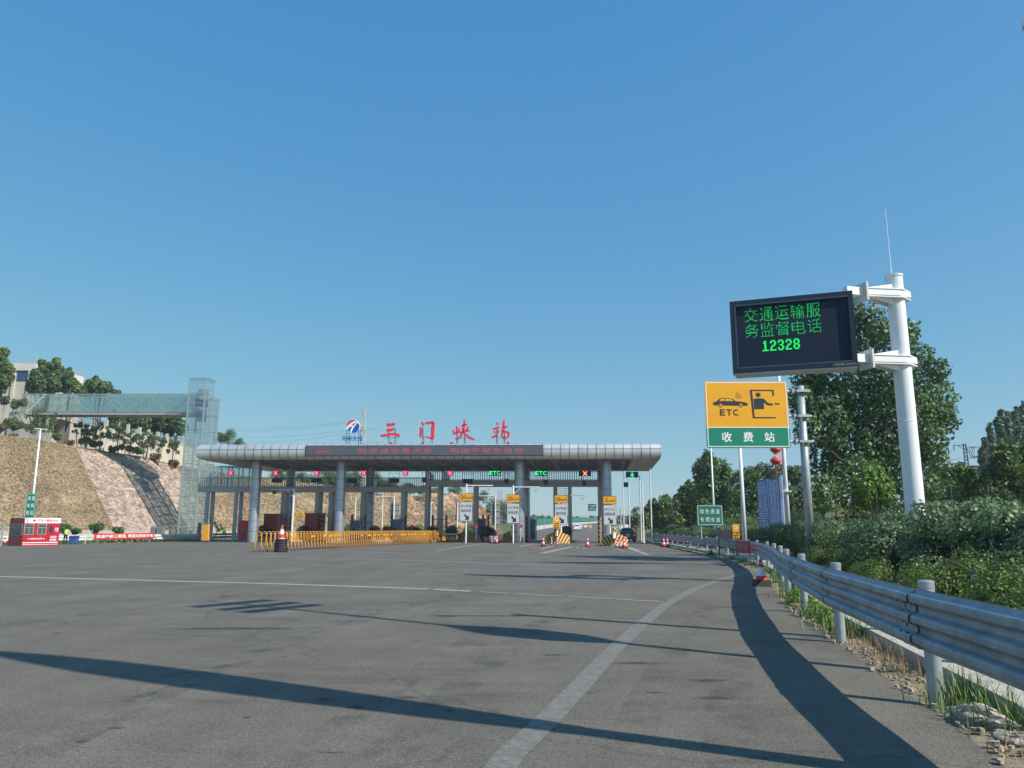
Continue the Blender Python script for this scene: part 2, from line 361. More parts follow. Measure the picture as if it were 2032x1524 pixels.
def crown_mesh(name, seed, w, hgt, z0, nl, n, leaf, lm, top=1.0, lr=.26, lean=0, shape='round'):
    rng = np.random.default_rng(seed); lob = []
    for i in range(nl):
        t = (i + .5) / nl if shape != 'round' else rng.random()
        z = z0 + hgt * t
        if shape == 'round': k = math.sin(math.pi * min(1, .12 + .80 * t)) ** .6
        elif shape == 'column': k = math.sin(math.pi * min(1, .1 + .86 * t)) ** .7
        else: k = 1.02 - .78 * t
        a = rng.uniform(0, 2 * math.pi); q = rng.uniform(.35, .82) * w * .5 * k
        rr = w * lr * rng.uniform(.65, 1.15) * (.55 + .55 * k)
        lob.append((q * math.cos(a), q * math.sin(a), z, rr, rr * (1.5 if shape == 'column' else rng.uniform(.75, 1.1))))
    lob.append((0, 0, z0 + hgt * .93, w * lr * .55, w * lr * .8 * top))
    p, d, idx = lobes_cloud(rng, lob, n)
    lt = rng.random(nl + 1)[idx] * .55 + rng.random(n) * .45
    return leaf_mesh(name, p, d, leaf, lm, rng, lt), lob
def tree_proto(name, label, cat, loc, seed, w, hgt, z0, nl, n, leaf, lm, trunk_r=.16, group=None, **kw):
    me, lob = crown_mesh('crown', seed, w, hgt, z0, nl, n, leaf, lm, **kw)
    r = thing(name, label, cat, loc, group)
    ORGL = ORG[r.name]; me.transform(Matrix.Translation(ORGL)); link('crown', me, r)
    mb = MB(); rr = random.Random(seed); b = Vector(loc)
    ax = [b + Vector((rr.uniform(-.08, .08) * w * t, rr.uniform(-.08, .08) * w * t, (z0 + hgt * .8) * t - .15)) for t in (0, .25, .5, .75, 1)]
    mb.tube(ax, [trunk_r, trunk_r * .8, trunk_r * .6, trunk_r * .38, trunk_r * .12], 8)
    for k, l in enumerate(lob[:14]):
        s0 = ax[1].lerp(ax[3], rr.random()); e = b + Vector(l[:3]); mid = s0.lerp(e, .5) + Vector((0, 0, -.08 * w))
        mb.tube([s0, mid, e], [trunk_r * .38, trunk_r * .24, trunk_r * .08], 5)
    mb.build('trunk', BARK, r, smooth=True)
    return r
LF_BIG = leafmat('leaf_big_tree', (0.034, 0.078, 0.025), (0.132, 0.232, 0.070))
LF_MID = leafmat('leaf_mid_tree', (0.043, 0.096, 0.025), (0.155, 0.256, 0.062))
LF_DULL = leafmat('leaf_far_tree', (0.062, 0.109, 0.054), (0.171, 0.240, 0.116))
LF_BRT = leafmat('leaf_bright', (0.078, 0.171, 0.031), (0.248, 0.403, 0.078))
LF_ROSE = leafmat('leaf_rose', (0.036, 0.085, 0.032), (0.22, 0.33, 0.15), (.24, .16, .06), .5)
LF_YEL = leafmat('leaf_hedge', (.045, .105, .02), (.20, .30, .055), (.35, .26, .06), .45)
LF_DRY = leafmat('leaf_dry', (.10, .065, .035), (.26, .19, .10))
LF_POP = leafmat('leaf_poplar', (0.046, 0.109, 0.062), (0.155, 0.240, 0.139))
LF_HILL = leafmat('leaf_hill', (0.046, 0.101, 0.031), (0.178, 0.264, 0.070))
# ================================================================ THE SETTING
def lerp_tab(tab, y):
    if y <= tab[0][0]: a, b = tab[0], tab[1]
    elif y >= tab[-1][0]: a, b = tab[-2], tab[-1]
    else:
        for a, b in zip(tab, tab[1:]):
            if a[0] <= y <= b[0]: break
    return a[1] + (b[1] - a[1]) * (y - a[0]) / (b[0] - a[0])
EDGE_R = [(-6, 2.2), (0, 2.62), (5.3, 3.2), (6.6, 3.52), (8.1, 3.79), (10.5, 4.28), (12.4, 4.66), (14.6, 5.12), (17.6, 5.9), (21, 6.9), (25.4, 8.05), (30, 9.1), (38, 10.6), (44.3, 11.5), (55, 12.5), (70, 13.6), (90, 15.4), (108, 17.3), (190, 25), (350, 38)]
EDGE_L = [(-8, -62), (60, -52), (66, -45), (98, -40.5), (106, -36), (118, -22), (150, -3), (200, 7), (350, 24)]
POSTS = [(-2.0, 2.75), (1.6, 3.02), (3.4, 3.16), (7.14, 3.70), (10.96, 4.46), (14.86, 5.42), (18.5, 6.4), (22.3, 7.55), (26, 8.6), (29.8, 9.6), (33.6, 10.4), (37.4, 11.2), (41.2, 11.75), (45, 12.25), (49, 12.7), (53, 13.05), (57, 13.4), (61, 13.75), (65, 14.1), (69, 14.45), (73, 14.8), (77, 15.2), (81, 15.6), (85, 16.0), (89, 16.4), (93, 16.8), (97, 17.2), (101, 17.6), (105, 18.0)]
DIRT = hillmat('verge_earth', [(.3, (.16, .12, .08)), (.55, (.30, .25, .17)), (.75, (.20, .22, .10))], 1.6, bump=.5)
GRND = hillmat('field_ground', [(.3, (.06, .08, .03)), (.6, (.14, .15, .07)), (.8, (.24, .2, .12))], .06, bump=.3)
mb = MB()
ys = [-60, -6, 20, 60, 90, 108, 130, 160, 200, 250, 300, 350, 430, 600, 1000, 2500, 5000]
xs = [-3000, -1200, -500, -250, -120, -70, -30, 0, 10, 20, 40, 80, 200, 600, 1500, 3000]
mb.sheet([[(x, y, gz(x, y) - .06) for x in xs] for y in ys])
tag(mb.build('ground', GRND), kind='structure')
mb = MB(); rows = []
yy = [-6, -2, 2, 5.3, 6.6, 8.1, 9.3, 10.5, 12.4, 14.6, 17.6, 21, 25.4, 30, 38, 44.3, 55, 62, 66, 70, 80, 90, 98, 102, 106, 108, 118, 134, 150, 190, 240, 300, 350]
rnd = random.Random(4)
for y in yy:
    l = lerp_tab(EDGE_L, y); r = lerp_tab(EDGE_R, y) + (rnd.uniform(-.04, .04) if y < 60 else 0)
    rows.append([(l + (r - l) * k / 6, y, gz(0, y)) for k in range(7)])
mb.sheet(rows); tag(mb.build('plaza_asphalt', ASPH), kind='structure')
# verge and concrete walk on the right
mb = MB(); rows = []
for y in [-6, -2, 2, 5, 7, 9, 11, 13, 15, 18, 21, 25, 30, 36, 42, 50, 60, 75, 90, 108]:
    e = lerp_tab(EDGE_R, y); rows.append([(e - .1, y, -.02), (e + .55, y, .03), (e + 1.9, y, .02), (e + 3.2, y, .25), (e + 7, y, .5), (e + 16, y, .7), (e + 60, y, .5)])
mb.sheet(rows); tag(mb.build('verge', DIRT), kind='structure')
mb = MB(); lo = []; yw = [-6, 0, 3, 6, 9, 12, 15, 19, 24, 30, 38, 48, 60, 80, 104]
mb.sheet([[(lerp_tab(EDGE_R, y) + .50, y, -.05), (lerp_tab(EDGE_R, y) + .52, y, .15), (lerp_tab(EDGE_R, y) + 2.1, y, .17), (lerp_tab(EDGE_R, y) + 2.15, y, -.05)] for y in yw])
tag(mb.build('footpath', mat('pale_concrete', (.43, .40, .34), .85, var=.14, scale=2.5, bump=.2, bscale=9)), kind='structure')
# painted markings
PW = worn_paint('worn_white', (.50, .50, .47), .47); PW2 = worn_paint('faint_white', (.36, .355, .34), .52); PB = worn_paint('broad_worn', (.225, .215, .19), .52, (.14, .13, .115))
def strip(pts, w0, w1, m=None, name='road_marking', z=.005, zf=None):
    """ribbon on the road through ground points; width runs from w0 to w1 metres"""
    mb = MB(); n = len(pts); vs = []
    for i, p in enumerate(pts):
        a = pts[max(0, i - 1)]; b = pts[min(n - 1, i + 1)]; d = Vector((b[0] - a[0], b[1] - a[1], 0)).normalized(); q = Vector((-d.y, d.x, 0))
        w = (w0 + (w1 - w0) * i / (n - 1)) * .5; c = Vector((p[0], p[1], gz(p[0], p[1]) + z)); vs.append([c + q * w, c - q * w])
    mb.sheet(vs); tag(mb.build(name, m or PW), kind='structure')
def gp(*uv): return [G(u, v) for u, v in uv]
def dense(pts, n):
    out = []
    for a, b in zip(pts, pts[1:]):
        for k in range(n): out.append(Vector(a).lerp(Vector(b), k / n))
    return out + [Vector(pts[-1])]
strip(dense(gp((-120, 1141), (560, 1159), (850, 1169)), 6), .30, .26, PW)
for a, b in ((860, 935), (950, 1010), (1022, 1120), (1130, 1215), (1222, 1322)):
    strip(gp((a, 1169 + (a - 850) * .0545), (b, 1169 + (b - 850) * .0545)), .27, .25, PW2 if a > 900 else PW)
strip(dense(gp((940, 1600), (1010, 1500), (1076, 1440), (1150, 1362), (1218, 1290), (1270, 1242), (1322, 1199), (1372, 1172), (1425, 1152), (1490, 1133)), 3), .21, .25, PB)
strip(dense(gp((500, 1103.5), (820, 1112.5), (1170, 1124.5)), 4), .15, .16)
strip(dense(gp((1185, 1126), (1450, 1142)), 5), .11, .10, PW2)
strip(dense(gp((640, 1093.5), (1100, 1106.5)), 5), .14, .14)
strip(dense(gp((1105, 1106.7), (1390, 1121)), 4), .12, .12, PW2)
strip(dense(gp((-60, 1088), (300, 1082.5), (500, 1078)), 4), .35, .35)
strip(gp((1135, 1085), (1076, 1098)), .30, .42, PW); strip(gp((1166, 1086), (1150, 1091)), .3, .3, PW2)
for a, b in (((1236, 1084), (1286, 1101)), ((1215, 1086), (1240, 1094)), ((1248, 1086), (1268, 1092)), ((1100, 1083), (1075, 1089)),
             ((980, 1076), (868, 1092)), ((985, 1079), (900, 1088)), ((935, 1075), (880, 1083)), ((1015, 1077), (950, 1087)), ((1145, 1085), (1152, 1092)), ((1060, 1079), (1030, 1085))):
    strip(gp(a, b), .2, .26, PW2 if a[0] % 2 else PW)
for k in range(9):
    strip(gp((760 + k * 6, 1088.5 + k * .9), (1010 + k * 12, 1091.2 + k * .75)), .09, .09, PW2) if k % 3 else None
for v in (1086.5, 1088, 1089.5, 1091): strip(gp((1140, v), (1212, v + .6)), .09, .09, PW2)
# tar stains and joints
TAR = mat('tar_seam', (.045, .045, .047), .7, var=.35, scale=3)
strip(dense(gp((0, 1126), (560, 1130), (950, 1129)), 8), .03, .04, TAR, 'tar_joint', .004)
for a, b in ((1600, 1650), (1500, 1200)): pass
def stainmat():
    m = bpy.data.materials.new('oil_stain'); m.use_nodes = True; nt = m.node_tree; b = nt.nodes['Principled BSDF']; L = nt.links.new; b.inputs['Base Color'].default_value = (.055, .053, .05, 1); b.inputs['Roughness'].default_value = .75
    tc = nt.nodes.new('ShaderNodeTexCoord'); vs = nt.nodes.new('ShaderNodeVectorMath'); vs.operation = 'SUBTRACT'; vs.inputs[1].default_value = (.5, .5, .5); L(tc.outputs['Generated'], vs.inputs[0])
    mp = nt.nodes.new('ShaderNodeMapping'); mp.inputs['Scale'].default_value = (1, 1, 0); L(vs.outputs[0], mp.inputs['Vector'])
    ln = nt.nodes.new('ShaderNodeVectorMath'); ln.operation = 'LENGTH'; L(mp.outputs[0], ln.inputs[0])
    g = nt.nodes.new('ShaderNodeNewGeometry'); n = nt.nodes.new('ShaderNodeTexNoise'); n.inputs['Scale'].default_value = 6; n.inputs['Detail'].default_value = 9; n.inputs['Roughness'].default_value = .75; L(g.outputs['Position'], n.inputs['Vector'])
    ad = nt.nodes.new('ShaderNodeMath'); ad.operation = 'ADD'; L(ln.outputs['Value'], ad.inputs[0]); L(n.outputs['Fac'], ad.inputs[1])
    r = nt.nodes.new('ShaderNodeValToRGB'); L(ad.outputs[0], r.inputs[0]); r.color_ramp.elements[0].position = .5; r.color_ramp.elements[1].position = .86; r.color_ramp.elements[0].color = (.75, .75, .75, 1); r.color_ramp.elements[1].color = (0, 0, 0, 1)
    L(r.outputs[0], b.inputs['Alpha']); return m
STAIN = stainmat()
def blob(u, v, rx, ry, seed, rot=0.0):
    c = G(u, v); rr = random.Random(seed); n = 26; pts = []
    ph = [rr.uniform(0, 6.28) for _ in range(4)]
    for k in range(n):
        t = 2 * math.pi * k / n; q = 1 + .22 * math.sin(2 * t + ph[0]) + .16 * math.sin(3 * t + ph[1]) + .1 * math.sin(7 * t + ph[2])
        x = rx * q * math.cos(t); y = ry * q * math.sin(t); pts.append((c.x + x * math.cos(rot) - y * math.sin(rot), c.y + x * math.sin(rot) + y * math.cos(rot), .003 + seed * 1e-5))
    m = MB(); m.add(pts, [tuple(range(n))]); tag(m.build('asphalt_stain', STAIN), kind='structure')
def tyre_track(pts, w, seed):
    mb = MB(); n = len(pts); vs = []
    for i, p in enumerate(pts):
        a = pts[max(0, i - 1)]; b = pts[min(n - 1, i + 1)]; d = Vector((b[0] - a[0], b[1] - a[1], 0)).normalized(); q = Vector((-d.y, d.x, 0)); c = Vector((p[0], p[1], .0024 + seed * 1e-4)); vs.append([c + q * w / 2, c - q * w / 2])
    mb.sheet(vs); tag(mb.build('tyre_track', TRK), kind='structure')
def trackmat():
    m = bpy.data.materials.new('tyre_dust'); m.use_nodes = True; nt = m.node_tree; b = nt.nodes['Principled BSDF']; L = nt.links.new; b.inputs['Base Color'].default_value = (.05, .048, .046, 1); b.inputs['Roughness'].default_value = .7
    g = nt.nodes.new('ShaderNodeNewGeometry'); n = nt.nodes.new('ShaderNodeTexNoise'); n.inputs['Scale'].default_value = 1.7; n.inputs['Detail'].default_value = 10; n.inputs['Roughness'].default_value = .78; L(g.outputs['Position'], n.inputs['Vector'])
    r = nt.nodes.new('ShaderNodeValToRGB'); L(n.outputs['Fac'], r.inputs[0]); r.color_ramp.elements[0].position = .47; r.color_ramp.elements[1].position = .72; r.color_ramp.elements[0].color = (0, 0, 0, 1); r.color_ramp.elements[1].color = (.32, .32, .32, 1)
    L(r.outputs[0], b.inputs['Alpha']); return m
TRK = trackmat()
for k, (pts, w) in enumerate((([(740, 1524), (905, 1370), (1040, 1260), (1150, 1190), (1290, 1130)], .38), ([(480, 1600), (700, 1420), (880, 1300), (1010, 1225), (1150, 1160)], .3), ([(1240, 1500), (1290, 1370), (1350, 1270), (1400, 1205)], .35), ([(1450, 1500), (1450, 1380), (1460, 1290)], .4), ([(-50, 1250), (400, 1190), (760, 1140), (1000, 1112)], .5), ([(200, 1400), (560, 1270), (820, 1190), (1020, 1135)], .4), ([(60, 1500), (420, 1330), (720, 1230), (960, 1160)], .4))):
    tyre_track(dense(gp(*pts), 6), w, k)
for k in range(26):
    rq = random.Random(200 + k); blob(rq.uniform(100, 1500), rq.uniform(1150, 1500), rq.uniform(.04, .16), rq.uniform(.03, .10), 20 + k)
blob(1262, 1316, .42, .16, 1, -.1); blob(1395, 1350, .36, .12, 2, -.1); blob(480, 1247, 1.3, .25, 3, .1); blob(1440, 1205, .8, .14, 4); blob(1420, 1385, .25, .09, 6); blob(1100, 1300, .2, .08, 8)

# ---------------------------------------------------------------- hillside on the left (foot points, crest points)
ST = [  # foot (u, Y), crest (u, v, Y), material zone
    ((-560, 78), (-640, 830, 92)), ((-250, 86), (-320, 848, 99)), ((-60, 91), (-150, 858, 103)), ((100, 97), (0, 866, 107)), ((150, 100), (62, 873, 110)), ((236, 107), (150, 889, 117)),
    ((290, 111.5), (205, 897, 121)), ((372, 118.5), (288, 909, 127)), ((440, 123), (350, 925, 132)), ((560, 130), (470, 945, 139)), ((680, 135), (590, 958, 146)), ((800, 143), (725, 978, 151)), ((880, 147), (830, 986, 155)), ((935, 151), (895, 980, 158)), ((965, 153), (938, 984, 159)), ((985, 154), (960, 1015, 160)), ((1000, 156), (990, 1046, 161))]
def foot(s): 
    x = P(s[0][0], 1050, s[0][1]); return Vector((x.x, s[0][1], 0.1))
FT = [foot(s) for s in ST]; CT = [P(*s[1]) for s in ST]
def patch(i0, i1, nu, nv, amp, seed, name, m, bow=0.0, inset=(0, 0)):
    rr = np.random.default_rng(seed); rows = []
    tot = (i1 - i0) * nu
    off = rr.normal(0, 1, (tot + 1, nv + 1))
    for k in range(3): off[1:-1, 1:-1] = (off[1:-1, 1:-1] * 2 + off[:-2, 1:-1] + off[2:, 1:-1] + off[1:-1, :-2] + off[1:-1, 2:]) / 6 * 1.25
    for a in range(tot + 1):
        i = min(i0 + a // nu, len(FT) - 2); t = (a - (i - i0) * nu) / nu
        f = FT[i].lerp(FT[i + 1], t); c = CT[i].lerp(CT[i + 1], t); row = []
        nn = (FT[i + 1] - FT[i]).cross(CT[i] - FT[i]).normalized()
        for b in range(nv + 1):
            s = b / nv; edge = min(1, 5 * s, 5 * (1 - s)) if amp < .3 else min(1, 5 * s)
            e2 = 1 if 0 < a < tot else 0
            row.append(f.lerp(c, s) + nn * (-amp * off[a, b] * edge * e2 - bow * math.sin(math.pi * s)))
        rows.append(row)
    mb = MB(); mb.sheet(rows); return tag(mb.build(name, m, smooth=amp < .3), kind='structure')
STRAW = hillmat('straw_slope', [(.36, (.19, .14, .09)), (.5, (.36, .275, .175)), (.72, (.47, .37, .24))], 1.5, 7, (1, 1, .9), .7, spots=(.16, .54, .66, (.55, .48, .45)))
LOESS = hillmat('loess_slope', [(.34, (.14, .10, .065)), (.48, (.40, .27, .18)), (.72, (.55, .39, .27))], .8, 9, (1, 1, .45), .9, spots=(.14, .55, .68, (.42, .44, .34)))
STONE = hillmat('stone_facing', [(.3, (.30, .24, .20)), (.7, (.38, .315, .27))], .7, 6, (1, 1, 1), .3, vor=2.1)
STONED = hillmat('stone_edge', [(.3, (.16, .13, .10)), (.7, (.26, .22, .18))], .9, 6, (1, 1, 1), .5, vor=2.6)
patch(0, 5, 8, 26, .22, 2, 'hillside', STRAW)
o_st = patch(5, 8, 8, 16, .05, 3, 'stone_slope', STONE)
patch(8, 11, 8, 20, .3, 5, 'hillside', STRAW)
patch(11, 16, 8, 20, .55, 6, 'hillside', LOESS)
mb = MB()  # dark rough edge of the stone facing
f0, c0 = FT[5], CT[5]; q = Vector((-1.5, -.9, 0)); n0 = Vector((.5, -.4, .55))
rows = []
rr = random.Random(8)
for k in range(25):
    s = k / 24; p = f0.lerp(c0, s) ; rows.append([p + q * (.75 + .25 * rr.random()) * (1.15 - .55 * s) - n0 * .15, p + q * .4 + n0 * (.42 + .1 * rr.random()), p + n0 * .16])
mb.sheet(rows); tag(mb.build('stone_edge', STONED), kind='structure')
# plateau behind the crest
PLT = hillmat('scrub_ground', [(.3, (.10, .085, .05)), (.6, (.22, .17, .11)), (.8, (.13, .15, .06))], .5, bump=.6)
mb = MB(); rows = []
for i, c in enumerate(CT):
    k = 0 if i > 10 else 1
    rows.append([c, c + Vector((-1.5, 1.6, .35 * k + .1)), c + Vector((-5, 6, .8 * k)), c + Vector((-22, 24, 2.0 * k)), c + Vector((-60, 80, 2.0 * k - c.z * .3))])
mb.sheet(rows); tag(mb.build('hill_top', PLT), kind='structure')
# low kerb wall at the foot of the slope
mb = MB()
for a, b in zip(FT[2:11], FT[3:12]):
    d = (b - a).normalized(); nrm = Vector((d.y, -d.x, 0)); m_ = (a + b) / 2 + nrm * .9
    mb.box((m_.x, m_.y, .6), ((b - a).length + .05, .35, 1.3), math.atan2(d.y, d.x))
tag(mb.build('slope_foot_wall', CONC), 'low grey concrete wall along the foot of the dry slope', 'retaining wall')
# distant hills, very low
mb = MB(); rr = random.Random(3); rows = [[], []]
for k in range(70):
    x = -1800 + k * 60; hgt = 18 + 14 * math.sin(k * .31) + 9 * math.sin(k * .83 + 1) + rr.uniform(-2, 2) + (25 if k > 48 else 0)
    rows[0].append((x, 2300, 0)); rows[1].append((x, 2400, max(8, hgt)))
mb.sheet(rows); tag(mb.build('distant_hills', mat('hill_far', (.16, .19, .17), .95)), kind='structure')

# ================================================================ TOLL PLAZA (frame along the lanes)
TS = Vector((math.cos(R(-2.5)), math.sin(R(-2.5)), 0)); TT = Vector((math.sin(R(6.4)), math.cos(R(6.4)), 0)); TO = Vector((.8, 88, 0))
def TP(s, t, z=0.0): return TO + TS * s + TT * t + Vector((0, 0, z))
def TV(u, v, t):
    """photo pixel -> (s, z) on the toll plane at depth t"""
    d = ray(u, v); o = Vector((0, 0, CAM_H)); n = Vector((TS.y, -TS.x, 0)); k = (TP(0, t) - o).dot(n) / d.dot(n); p = o + d * k
    return ((p - TP(0, t)).dot(TS), p.z)
def ts(u, t, v=1040): return TV(u, v, t)[0]
sL, zT = TV(389, 880, -4); sR, _ = TV(1312, 881, -4); zT = TV(850, 880, -4)[1]; zB = TV(850, 911, -4)[1]
T0, T1 = -4, 14.5
canopy = thing('toll_canopy', 'long silver rounded canopy roof spanning all the toll lanes', 'toll canopy', TP((sL + sR) / 2, 5, 0))
rad = (zT - zB) / 2; zc = (zT + zB) / 2
prof = []
for k in range(13):
    a = R(90 - 180 * k / 12); prof.append((rad * .85 * math.cos(a) ** .75 if k not in (0, 12) else 0, zc + rad * math.sin(a)))
def ring(s0, s1, t0, t1, o, z): q = o * .3 if o > 0 else o; return [TP(s0 - o, t0 - o, z), TP(s1 + q, t0 - o, z), TP(s1 + q, t1 + q, z), TP(s0 - o, t1 + q, z)]
si0, si1 = sL + rad * .85, sR - rad * .25; ti0, ti1 = T0 + rad * .85, T1
mb = MB()
rings = [ring(si0, si1, ti0, ti1, o, z) for o, z in [(-1.2, zT - .02)] + prof]
for a, b in zip(rings, rings[1:]):
    for k in range(4): mb.quad(a[k], a[(k + 1) % 4], b[(k + 1) % 4], b[k])
fas = mb.build('fascia', SILVER, canopy, smooth=True); autosmooth(fas, 32)
mb = MB()  # seams on the front and the sides
def seam_at(f):
    pts = [f(o + .012, z) for o, z in prof]
    mb.tube(pts, .028, 4)
npan = 52
for k in range(1, npan): seam_at(lambda o, z, k=k: TP(si0 + (si1 - si0) * k / npan, ti0 - o, z))
for k in range(1, 17):
    seam_at(lambda o, z, k=k: TP(si1 + o * .3, ti0 + (ti1 - ti0) * k / 17, z)); seam_at(lambda o, z, k=k: TP(si0 - o, ti0 + (ti1 - ti0) * k / 17, z))
rr_ = ring(si0, si1, ti0, ti1, prof[5][0] + .012, prof[5][1]); mb.tube([rr_[3], rr_[0], rr_[1], rr_[2]], .026, 4)
mb.build('panel_seams', SEAM, canopy)
mb = MB()  # soffit band
wS, wF, wB = 2.9, .55, 1.0
so = ring(si0, si1, ti0, ti1, 0, zB); sn = [TP(si0 + wS, ti0 + wF, zB + .04), TP(si1 - wS, ti0 + wF, zB + .04), TP(si1 - wS, ti1 - wB, zB + .04), TP(si0 + wS, ti1 - wB, zB + .04)]
for k in range(4): mb.quad(so[k], so[(k + 1) % 4], sn[(k + 1) % 4], sn[k])
up = [p + Vector((0, 0, .3)) for p in sn]
for k in range(4): mb.quad(sn[k], sn[(k + 1) % 4], up[(k + 1) % 4], up[k])
mb.build('soffit', mat('soffit_panel', (.55, .56, .58), .5, .2), canopy)
mb = MB(); zr = zT - .12
mb.hexa([TP(si0, ti0, zr), TP(si1, ti0, zr), TP(si1, ti1, zr), TP(si0, ti1, zr)], [TP(si0, ti0, zr + .1), TP(si1, ti0, zr + .1), TP(si1, ti1, zr + .1), TP(si0, ti1, zr + .1)])
for k in range(0): 
    t = ti0 + .3 + (ti1 - ti0 - .6) * k / 59; mb.hexa([TP(si0 + .1, t - .05, zr - .09), TP(si1 - .1, t - .05, zr - .09), TP(si1 - .1, t + .05, zr - .09), TP(si0 + .1, t + .05, zr - .09)], [TP(si0 + .1, t - .05, zr + .01), TP(si1 - .1, t - .05, zr + .01), TP(si1 - .1, t + .05, zr + .01), TP(si0 + .1, t + .05, zr + .01)])
mb.build('roof_sheet', mat('blue_grey_sheet', (.010, .04, .16), .8, .0, spec=.05), canopy)
mb = MB(); NS, NT = 18, 5; zl = zB + .10; zu = zr - .25
gs = [si0 + 1 + (si1 - si0 - 2) * i / NS for i in range(NS + 1)]; gt = [ti0 + .7 + (ti1 - ti0 - 2) * j / NT for j in range(NT + 1)]
ds = (gs[1] - gs[0]) / 2; dt = (gt[1] - gt[0]) / 2
for t in gt: mb.cyl(TP(gs[0], t, zl), TP(gs[-1], t, zl), .06, n=5)
for s in gs: mb.cyl(TP(s, gt[0], zl), TP(s, gt[-1], zl), .06, n=5)
for t in gt[:-1]: mb.cyl(TP(gs[0] + ds, t + dt, zu), TP(gs[-1] - ds, t + dt, zu), .04, n=5)
for s in gs[:-1]:
    mb.cyl(TP(s + ds, gt[0] + dt, zu), TP(s + ds, gt[-1] - dt, zu), .04, n=5)
    for t in gt[:-1]:
        for a, b in ((0, 0), (2 * ds, 0), (0, 2 * dt), (2 * ds, 2 * dt)): mb.cyl(TP(s + a, t + b, zl), TP(s + ds, t + dt, zu), .045, n=4, caps=False)
mb.build('space_frame', mat('truss_grey', (.50, .55, .64), .5, .0), canopy)
for u, row in ((509, 0), (679, 0), (1031, 0), (1205, 0), (578, 10.5), (732, 10.5), (1043, 10.5), (1196, 10.5)):
    s = ts(u - (6 if u < 700 else 0), row); mb = MB(); mb.cyl(TP(s, row, 0), TP(s, row, zB + .35), .57, n=28, caps=False); c = mb.build('column', SILVERC, canopy, smooth=True)
    mb = MB()
    for k in range(1, 8): mb.lathe(TP(s, row, k * zB / 7.6), [(.574, -.02), (.579, 0), (.574, .02)], 28)
    for a in (-2.1, 0.9): 
        ca, sa = math.cos(a), math.sin(a); mb.box(TP(s, row, zB / 2) + Vector((ca * .571, sa * .571, 0)), (.02, .02, zB), a)
    mb.build('joint', SEAM, c)
# LED strip set in the fascia
ffr = lambda u, v, t=-4.06: TV(u, v, t)
sa, za = ffr(607, 899.5); sb, zb = ffr(1077, 884.0)
za = zc - rad * .52; zb = zc + rad * .70
led = thing('led_display_board', 'long dark grey message strip with faint red characters on the canopy front', 'display board', TP((sa + sb) / 2, T0, za))
lf = Fr(TP(sa, T0 - .06, za), TS); W, H = sb - sa, zb - za
mb = MB(); lf.box(mb, -.06, W + .06, -.06, H + .06, -.55, -.02); mb.build('casing', DARK, led)
LEDM = mat('led_panel_grey', (.085, .095, .12), .55, var=.08, scale=.8)
mb = MB(); lf.box(mb, 0, W, 0, H, -.05, .02); mb.build('led_panel', LEDM, led)
LEDR = mat('led_red_pale', (.36, .10, .11), .5, emit=(1, .2, .2, .03))
mb = MB(); kx = W / 470
tx = '防灾减灾靠大家'
for i, ch in enumerate(tx): text(mb, lf, ch, (105 + i * 21.6) * kx, (122 + i * 21.6) * kx, H * .22, H * .74, .03, .035)
for i, ch in enumerate('和谐平安你我他'): text(mb, lf, ch, (287 + i * 21.2) * kx, (304 + i * 21.2) * kx, H * .22, H * .74, .03, .035)
text(mb, lf, '高速公路收费站提示', 14 * kx, 48 * kx, H * .66, H * .86, .03, .02); text(mb, lf, '减速慢行', 20 * kx, 50 * kx, H * .24, H * .58, .03, .03)
mb.build('red_message', LEDR, led)
# rooftop characters (brush lettering), traced strokes: photo px in the 4.838x view
def cropP(cx, cy): return 640 + cx / 4.838, 800 + cy / 4.838
CH = {
 '三': [[(622, 212, 12), (640, 210, 14), (668, 208, 11), (692, 200, 12)], [(618, 262, 9), (640, 262, 13), (665, 256, 12), (684, 246, 10)], [(562, 316, 9), (590, 313, 11), (650, 301, 11), (700, 300, 12), (736, 314, 14)]],
 '门': [[(958, 182, 5), (962, 200, 11), (970, 214, 8)], [(944, 240, 12), (946, 275, 12), (940, 322, 10)], [(988, 194, 8), (1022, 192, 11), (1058, 190, 15), (1066, 205, 13)], [(1064, 195, 13), (1062, 255, 13), (1058, 325, 14), (1052, 342, 12), (1030, 334, 8), (990, 324, 5)]],
 '峡': [[(1290, 226, 7), (1290, 255, 9), (1284, 292, 8)], [(1254, 262, 6), (1258, 285, 8), (1266, 296, 8), (1290, 284, 7), (1312, 276, 8)], [(1312, 240, 6), (1314, 262, 7), (1308, 280, 6)],
       [(1336, 222, 7), (1362, 212, 8), (1388, 206, 8)], [(1364, 170, 8), (1360, 210, 9), (1352, 262, 9), (1330, 310, 9), (1306, 338, 8), (1280, 350, 5)], [(1338, 246, 6), (1352, 260, 7)], [(1398, 232, 8), (1380, 256, 7)], [(1322, 286, 8), (1360, 274, 9), (1408, 262, 8)], [(1352, 278, 8), (1375, 302, 9), (1408, 332, 12), (1460, 352, 7)]],
 '站': [[(1674, 188, 6), (1680, 206, 10)], [(1636, 250, 6), (1664, 244, 9), (1694, 234, 7)], [(1646, 268, 6), (1656, 290, 8)], [(1690, 262, 8), (1680, 292, 7), (1668, 312, 6)], [(1628, 330, 9), (1654, 318, 8), (1680, 304, 5)],
       [(1742, 172, 9), (1736, 220, 11), (1728, 272, 9)], [(1742, 236, 7), (1758, 230, 9), (1776, 226, 6)], [(1728, 272, 9), (1722, 310, 9), (1734, 338, 8)], [(1726, 278, 7), (1758, 276, 10), (1786, 290, 11), (1782, 316, 9), (1764, 334, 8), (1732, 338, 8)]]}
rsign = thing('rooftop_sign', 'row of four large red brush characters standing on the canopy roof', 'rooftop sign', TP(0, -2.4, zT))
